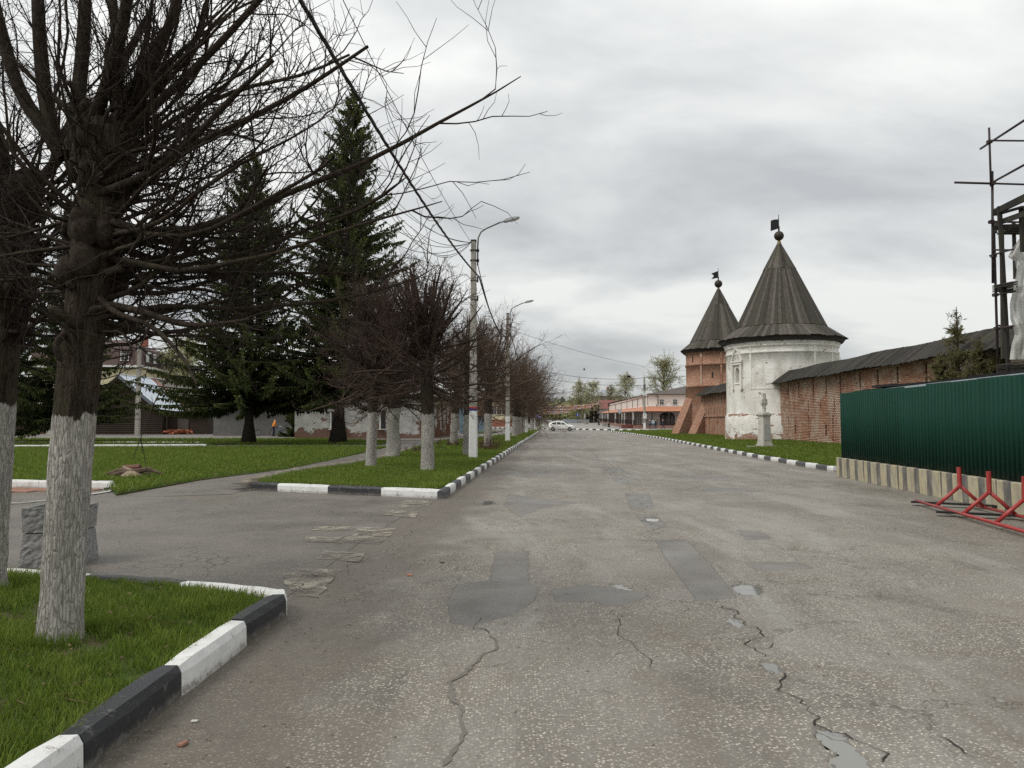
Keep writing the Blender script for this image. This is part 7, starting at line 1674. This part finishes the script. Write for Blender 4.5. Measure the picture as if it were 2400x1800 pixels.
# peeling white house
ph = thing('peeling_house', 'low white house with peeling plaster and bare brick foot behind the spruces', 'house', (-13, 70, 0))
pc = gr(1012, 1026.5, .05); pl = (gr(690, 1028, .05)[0], gr(690, 1028, .05)[1]); pr_ = (gr(1064, 1021, .05)[0] - .2, gr(1064, 1021, .05)[1])
pc, pl, pr_ = Vector(pc), Vector(pl), Vector(pr_)
bk = pl + (pr_ - pc)
m = MB(); m.prism([(pl.x, pl.y), (pc.x, pc.y), (pr_.x, pr_.y), (bk.x, bk.y)], -.1, 3.75); m.build('wall', M['peel'], ph)
cen = (pl + pr_) / 2; g_ = [p + (p - cen).normalized() * .6 for p in (pl, pc, pr_, bk)]; m = MB(); r0_, r1_ = (g_[0] + g_[3]) / 2, (g_[1] + g_[2]) / 2
m.add([(p.x, p.y, 3.7) for p in g_] + [(r0_.x, r0_.y, 5.3), (r1_.x - 1.5, r1_.y, 5.3)], [(0, 1, 5, 4), (1, 2, 5), (2, 3, 4, 5), (3, 0, 4), (3, 2, 1, 0)]); m.build('roof', M['slate'], ph)
wx = (pc - pl).normalized(); wrz = math.atan2(wx.y, wx.x)
for u in (795, 905):
    f = (gr(u, 1027, .05)[0] - pl.x) / (pc.x - pl.x); p = pl + (pc - pl) * f; nn = Vector((wx.y, -wx.x)); m = MB(); q = p + nn * .03; m.box((q.x, q.y, 1.65), (1.0, .08, 1.5), wrz); w_ = m.build('window', M['glass'], ph)
    m = MB()
    for s_, w2_, z_, h_ in ((-.55, .14, 1.65, 1.7), (.55, .14, 1.65, 1.7), (0, 1.24, 2.46, .12), (0, .07, 1.65, 1.5)): q = p + nn * .09 + wx * s_; m.box((q.x, q.y, z_), (w2_, .08, h_), wrz)
    m.build('frame', M['white'], w_); m = MB(); q = p + nn * .15; m.box((q.x, q.y, .84), (1.5, .25, .07), wrz); m.build('sill', M['white'], w_)
sdv_ = (pr_ - pc); sl_ = sdv_.length; sdv_.normalize(); sn = Vector((sdv_.y, -sdv_.x))
for i in range(int(sl_ / .75)): q = pc + sdv_ * (.4 + i * .75) + sn * .05; m = MB(); m.box((q.x, q.y, 1.9), (.13, .12, 3.5), math.atan2(sdv_.y, sdv_.x)); m.build('wall_batten', M['peel'] if i % 3 else M['redbrick'], ph)
# grey house wall behind the bicycles
x0_, x1_ = at(500, 1000, 81)[0], at(700, 1000, 81)[0]; t = thing('grey_house', 'low grey boarded house behind the bicycles', 'house', (x0_, 81, 0))
m = MB(); m.box(((x0_ + x1_) / 2, 83.5, 1.6), (x1_ - x0_, 5, 3.3)); m.build('wall', M['greywall'], t); m = MB(); m.box(((x0_ + x1_) / 2, 83.2, 3.4), (x1_ - x0_ + .8, 6.2, .2)); m.build('roof', M['slate'], t)

# ================================================================== planter, stump
x, y = gr(146, 1318, .0); y = 8.75; x = at(140, 1318, 8.75)[0]
pt = thing('planter', 'square rough grey concrete planter behind the near linden trunk', 'planter', (x, y, .004), rz=.12)
def rough_box(nm, z0, z1, w0, w1, hollow):
    n = 12; V = []; Fq = []; r = np.random.default_rng(int(z0 * 100))
    nz_ = 8
    def ring(w, z, j): 
        out = []
        for sd_ in range(4):
            for i in range(n):
                s_ = -1 + 2 * i / n; p = [(s_, -1), (1, s_), (-s_, 1), (-1, -s_)][sd_]; k = 1 + (r.uniform(-.03, .03) if j else 0) * (1 if i else .3)
                out.append((p[0] * w * k, p[1] * w * k, z))
        return out
    for j in range(nz_ + 1): f = j / nz_; V += ring(w0 + (w1 - w0) * f, z0 + (z1 - z0) * f, 1)
    if hollow: V += ring(w1 * .86, z1, 0) + ring(w1 * .84, z1 - .14, 0)
    m_ = 4 * n; rows_ = len(V) // m_
    for j in range(rows_ - 1):
        for i in range(m_): Fq.append((j * m_ + i, j * m_ + (i + 1) % m_, (j + 1) * m_ + (i + 1) % m_, (j + 1) * m_ + i))
    m = MB(); m.add(V, Fq + [tuple(range((rows_ - 1) * m_, rows_ * m_))]); return m.build(nm, M['planter'], pt, local=True)
rough_box('base', 0, .36, .30, .265, False); rough_box('bowl', .372, .64, .275, .285, True)
m = MB(); m.box((0, 0, .56), (.46, .46, .03)); m.build('soil', M['soil'], pt, local=True)
m = MB(); m.box((0, 0, .366), (.5, .5, .02)); m.build('joint', M['black'], pt, local=True)
x, y = gd(285, 1026, .12); st_ = thing('tree_stump', 'broken pale stump with splintered roots in the lawn', 'stump', (x, y, .12)); rr = random.Random(9)
m = MB(); m.lathe((0, 0, 0), [(.30, -.02), (.24, .04), (.17, .09), (.12, .12)], 9); m.build('stub', M['wood_light'], st_, local=True)
for i, (a, l, h) in enumerate(((3.1, .75, .12), (2.9, .5, .2), (.1, .85, .16), (.3, .55, .1), (3.5, .6, .05))): m = MB(); m.tube([(0, 0, .08), (math.cos(a) * l * .5, math.sin(a) * l * .4, h), (math.cos(a) * l, math.sin(a) * l * .4, .02)], [.09, .06, .02], 6); m.build('root', M['wood_light'] if i % 2 else M['twig2'], st_, local=True)
m = MB(); m.tube([(-.3, .1, .17), (.2, .05, .22)], [.09, .07], 8); m.build('splinter', M['door'], st_, local=True)

# ================================================================== car
cx_, cy_ = gr(1316, 1010.2)
car = thing('hatchback_car', 'white hatchback car crossing at the far end of the road', 'car', (cx_, cy_, .01), rz=R(-7))
ST = [(-2.08, .40, .86, .90, .70, .60), (-2.02, .30, .90, 1.08, .80, .66), (-1.85, .24, .95, 1.28, .86, .66), (-1.45, .20, .97, 1.42, .88, .66), (-.8, .19, .96, 1.49, .89, .67), (-.1, .19, .95, 1.48, .89, .67), (.45, .19, .94, 1.36, .89, .66), (.95, .20, .93, 1.10, .88, .70), (1.15, .20, .92, .97, .87, .76), (1.6, .22, .86, .90, .84, .72), (1.95, .26, .74, .78, .76, .62), (2.10, .34, .60, .64, .62, .5)]
def sect(s):
    x, zb_, zbel, zt_, w, wr_ = s; return [(x, -w * .9, zb_), (x, -w, zb_ + .14), (x, -w * 1.0, zbel - .18), (x, -w * .97, zbel), (x, -wr_, zt_ - .05), (x, -wr_ * .8, zt_), (x, wr_ * .8, zt_), (x, wr_, zt_ - .05), (x, w * .97, zbel), (x, w, zbel - .18), (x, w, zb_ + .14), (x, w * .9, zb_)]
m = MB(); V = []; [V.extend(sect(s)) for s in ST]; n = 12
m.add(V, [(i * n + j, (i + 1) * n + j, (i + 1) * n + (j + 1) % n, i * n + (j + 1) % n) for i in range(len(ST) - 1) for j in range(n)] + [tuple(range(n)), tuple(range((len(ST) - 1) * n, len(ST) * n))[::-1]])
body = m.build('body', M['carwhite'], car, local=True, smooth=True)
def side_pt(x, f, sgn):
    for a, b in zip(ST[:-1], ST[1:]):
        if a[0] <= x <= b[0]:
            t = (x - a[0]) / (b[0] - a[0]); s = [a[k] + (b[k] - a[k]) * t for k in range(6)]; break
    y = s[4] * .97 + (s[5] - s[4] * .97) * f; z = s[2] + (s[3] - .05 - s[2]) * f; return (x, sgn * (y + .008), z + .0)
for sg in (-1, 1):
    for wa in ([(-1.55, .15), (-1.35, .80), (-.78, .88), (-.78, .08)], [(-.70, .08), (-.70, .88), (-.08, .88), (-.02, .08)], [(.06, .08), (.0, .88), (.42, .84), (.86, .22), (.86, .08)]):
        m = MB(); P_ = [side_pt(x, f, sg) for x, f in wa]; m.add(P_ if sg < 0 else P_[::-1], [tuple(range(len(P_)))]); m.build('side_window', M['glass'], car, local=True)
    m = MB(); m.box((.72, sg * .96, 1.0), (.2, .16, .13)); m.build('mirror', M['carwhite'], car, local=True, bevel=.03)
    for x in (-.55, .25): m = MB(); m.box((x, sg * .895, .82), (.2, .03, .035)); m.build('door_handle', M['carwhite'], car, local=True)
    m = MB(); m.box((1.86, sg * .66, .72), (.34, .2, .14), sg * -.5); m.build('headlight', M['headl'], car, local=True, bevel=.03)
    m = MB(); m.box((-1.97, sg * .72, .92), (.16, .2, .2)); m.build('tail_light', M['tail'], car, local=True, bevel=.03)
    for x in (-1.28, 1.3):
        m = MB(); m.tube([(x, sg * .66, .31), (x, sg * .90, .31)], .315, 20); wh = m.build('wheel', M['tyre'], car, local=True)
        m = MB(); m.tube([(x, sg * .86, .31), (x, sg * .908, .31)], .20, 16); m.build('rim', M['rim'], wh, local=True)
m = MB(); P_ = [(.50, -.6, 1.345), (.50, .6, 1.345), (1.06, .68, 1.045), (1.06, -.68, 1.045)]; m.add([(x + .01, y, z + .012) for x, y, z in P_], [(0, 3, 2, 1)]); m.build('windscreen', M['glass'], car, local=True)
m = MB(); m.box((2.09, 0, .48), (.06, .9, .16)); m.build('grille', M['black'], car, local=True); m = MB(); m.box((0, 0, .22), (3.6, 1.5, .12)); m.build('underbody', M['black'], car, local=True)

# ================================================================== people
def person(label, loc, H, rz, jacket, trousers, stride=.0, hair=(.03, .025, .02), bend=0.0, group=None):
    k = H / 1.75; s = stride
    J = dict(pel=(0, 0, .95), ch=(bend * .5, 0, 1.25), nk=(bend, 0, 1.47), hd=(bend * 1.15, 0, 1.56), hd2=(bend * 1.2 + .02, 0, 1.66), top=(bend * 1.2, 0, 1.73),
             hl=(0, .1, .9), kl=(s * .55 + .03, .1, .5), al=(s * .75 - .03, .1, .09), tl=(s * .75 + .14, .12, .04), hr=(0, -.1, .9), kr=(-s * .2 + .04, -.1, .5), ar=(-s * .85, -.1, .10), tr=(-s * .85 + .16, -.12, .04),
             sl=(bend * .9, .19, 1.40), el=(bend * .9 - .05 - s * .25, .25, 1.12), wl=(bend + .06 - s * .3, .24, .88), fl=(bend + .1 - s * .3, .23, .78), sr=(bend * .9, -.19, 1.40), er=(bend * .9 - .05 + s * .2, -.25, 1.12), wr=(bend + .1 + s * .3, -.24, .88), fr=(bend + .14 + s * .3, -.23, .78))
    rad = dict(pel=.15, ch=.165, nk=.065, hd=.085, hd2=.10, top=.07, hl=.10, kl=.068, al=.05, tl=.04, hr=.10, kr=.068, ar=.05, tr=.04, sl=.075, el=.052, wl=.038, fl=.03, sr=.075, er=.052, wr=.038, fr=.03)
    E = [('pel', 'ch'), ('ch', 'nk'), ('nk', 'hd'), ('hd', 'hd2'), ('hd2', 'top'), ('pel', 'hl'), ('hl', 'kl'), ('kl', 'al'), ('al', 'tl'), ('pel', 'hr'), ('hr', 'kr'), ('kr', 'ar'), ('ar', 'tr'), ('nk', 'sl'), ('sl', 'el'), ('el', 'wl'), ('wl', 'fl'), ('nk', 'sr'), ('sr', 'er'), ('er', 'wr'), ('wr', 'fr')]
    ks = list(J); me = bpy.data.meshes.new('body'); me.from_pydata([tuple(c * k for c in J[q]) for q in ks], [(ks.index(a), ks.index(b)) for a, b in E], [])
    o = bpy.data.objects.new('person', me); col.objects.link(o); o.location = loc; o.rotation_euler = (0, 0, rz)
    sk = o.modifiers.new('skin', 'SKIN'); ss = o.modifiers.new('sub', 'SUBSURF'); ss.levels = ss.render_levels = 1
    for i, q in enumerate(ks): v = me.skin_vertices[0].data[i]; v.radius = (rad[q] * k, rad[q] * k * (.8 if q in ('ch', 'pel') else 1)); v.use_root = (q == 'pel')
    g = N('clothes'); z = g.math('DIVIDE', g.sep(g.co())[2], 1.75 * k); fx = g.sep(g.co())[0]
    c = g.ramp(z, (0.0, (.02, .018, .016)), (.055, trousers), (.55, jacket), (.845, (.45, .27, .2)), (.945, hair), interp='CONSTANT')
    me.materials.append(g.fin(c, .85)); return tag(o, label, 'person', group)
for i, (u, Y, jk, trs, st, rz, lb) in enumerate(((1523.5, 133, (.10, .10, .11), (.05, .05, .06), .05, 1.4, 'person in dark grey clothes standing left in the group before the arcade'), (1531, 133, (.42, .52, .58), (.12, .15, .19), .08, 1.8, 'person in pale blue jacket in the group before the arcade'), (1536.5, 133.4, (.03, .03, .035), (.03, .03, .035), .04, 1.2, 'person in black standing right in the group before the arcade'), (1553.5, 131, (.025, .025, .03), (.03, .03, .04), .42, 0.1, 'person in black walking right, alone before the arched door'))):
    x = at(u, 1000, Y)[0]; person(lb, (x, Y, .12), 1.76, rz, jk, trs, st)
x = at(641, 1000, 75.6)[0]; person('person in orange jacket and black trousers standing by the blue bicycle', (x, 75.6, .06), 1.78, .5, (.75, .25, .03), (.012, .012, .014), .12, bend=.12)
# far walkers
for i, (u, Y) in enumerate(((1294, 232), (1300, 250), (1313, 262))):
    x = at(u, 990, Y)[0]; person('tiny dark figure walking far down the street', (x, Y, .1 + gz(Y)), 1.75, i * 1.3, (.03, .03, .035), (.03, .03, .03), .15, group='far walkers')

# ================================================================== bicycles
def bicycle(label, loc, rz, frame, tyre_m):
    t = thing('bicycle', label, 'bicycle', loc, None, rz=rz)
    def ringp(cx, r, n=22): return [(cx + r * math.cos(2 * math.pi * i / n), 0, .34 + r * math.sin(2 * math.pi * i / n)) for i in range(n + 1)]
    for cx in (-.52, .52):
        m = MB(); m.tube(ringp(cx, .32), .02, 6); w = m.build('wheel', tyre_m, t, local=True)
        m = MB(); m.tube(ringp(cx, .295), .01, 5); m.build('rim', M['rim'], w, local=True)
        m = MB()
        for i in range(9): a = math.pi * 2 * i / 9; m.tube([(cx, 0, .34), (cx + .29 * math.cos(a), 0, .34 + .29 * math.sin(a))], .003, 3)
        m.build('spokes', M['rim'], w, local=True)
    m = MB()
    for a, b in (((-.52, 0, .34), (-.05, 0, .32)), ((-.52, 0, .34), (-.17, 0, .80)), ((-.05, 0, .32), (-.2, 0, .9)), ((-.05, 0, .32), (.38, 0, .78)), ((-.17, 0, .80), (.36, 0, .86)), ((.36, 0, .92), (.52, 0, .34))): m.tube([a, b], .02, 6)
    m.build('frame', frame, t, local=True)
    m = MB(); m.tube([(.36, 0, .9), (.33, 0, 1.02)], .015, 6); m.tube([(.2, -.28, 1.06), (.33, -.2, 1.04), (.33, .2, 1.04), (.2, .28, 1.06)], .015, 6); m.build('handlebar', M['rim'], t, local=True)
    m = MB(); m.hexa([(-.34, -.07, .93), (-.34, .07, .93), (-.05, .025, .93), (-.05, -.025, .93)][::-1], [(-.34, -.07, .98), (-.34, .07, .98), (-.05, .025, .97), (-.05, -.025, .97)][::-1]); m.build('saddle', M['white'] if frame is M['blueframe'] else M['black'], t, local=True)
    m = MB(); m.tube([(-.05, -.06, .32), (-.05, .06, .32)], .08, 10); m.tube([(-.05, .06, .32), (.08, .07, .2)], .012, 5); m.build('crank', M['steel'], t, local=True)
bx_ = at(652, 1000, 76.4)[0]; bicycle('blue bicycle with white saddle in front of the grey house', (bx_, 76.4, .06), math.pi + .15, M['blueframe'], M['tyre'])
bx_ = at(592, 1000, 77.0)[0]; bicycle('dark bicycle half hidden behind the spruce trunk', (bx_, 77.0, .06), .2, M['steel'], M['tyre'])
# bird in the sky
x, y, z = at(1369.5, 867, 160); t = thing('bird', 'small bird flying over the far street', 'bird', (x, y, z))
m = MB(); m.tube([(-.3, 0, 0), (-.1, 0, .03), (.15, 0, .02), (.28, 0, .03)], [.02, .09, .08, .02], 6); m.build('body', M['black'], t, local=True)
for s_ in (-1, 1): m = MB(); m.add([(-.1, 0, .05), (.12, 0, .05), (.05, s_ * .35, .3), (-.12, s_ * .5, .38), (-.16, s_ * .3, .24)], [(0, 1, 2, 3, 4) if s_ > 0 else (4, 3, 2, 1, 0)]); m.build('wing', M['black'], t, local=True)
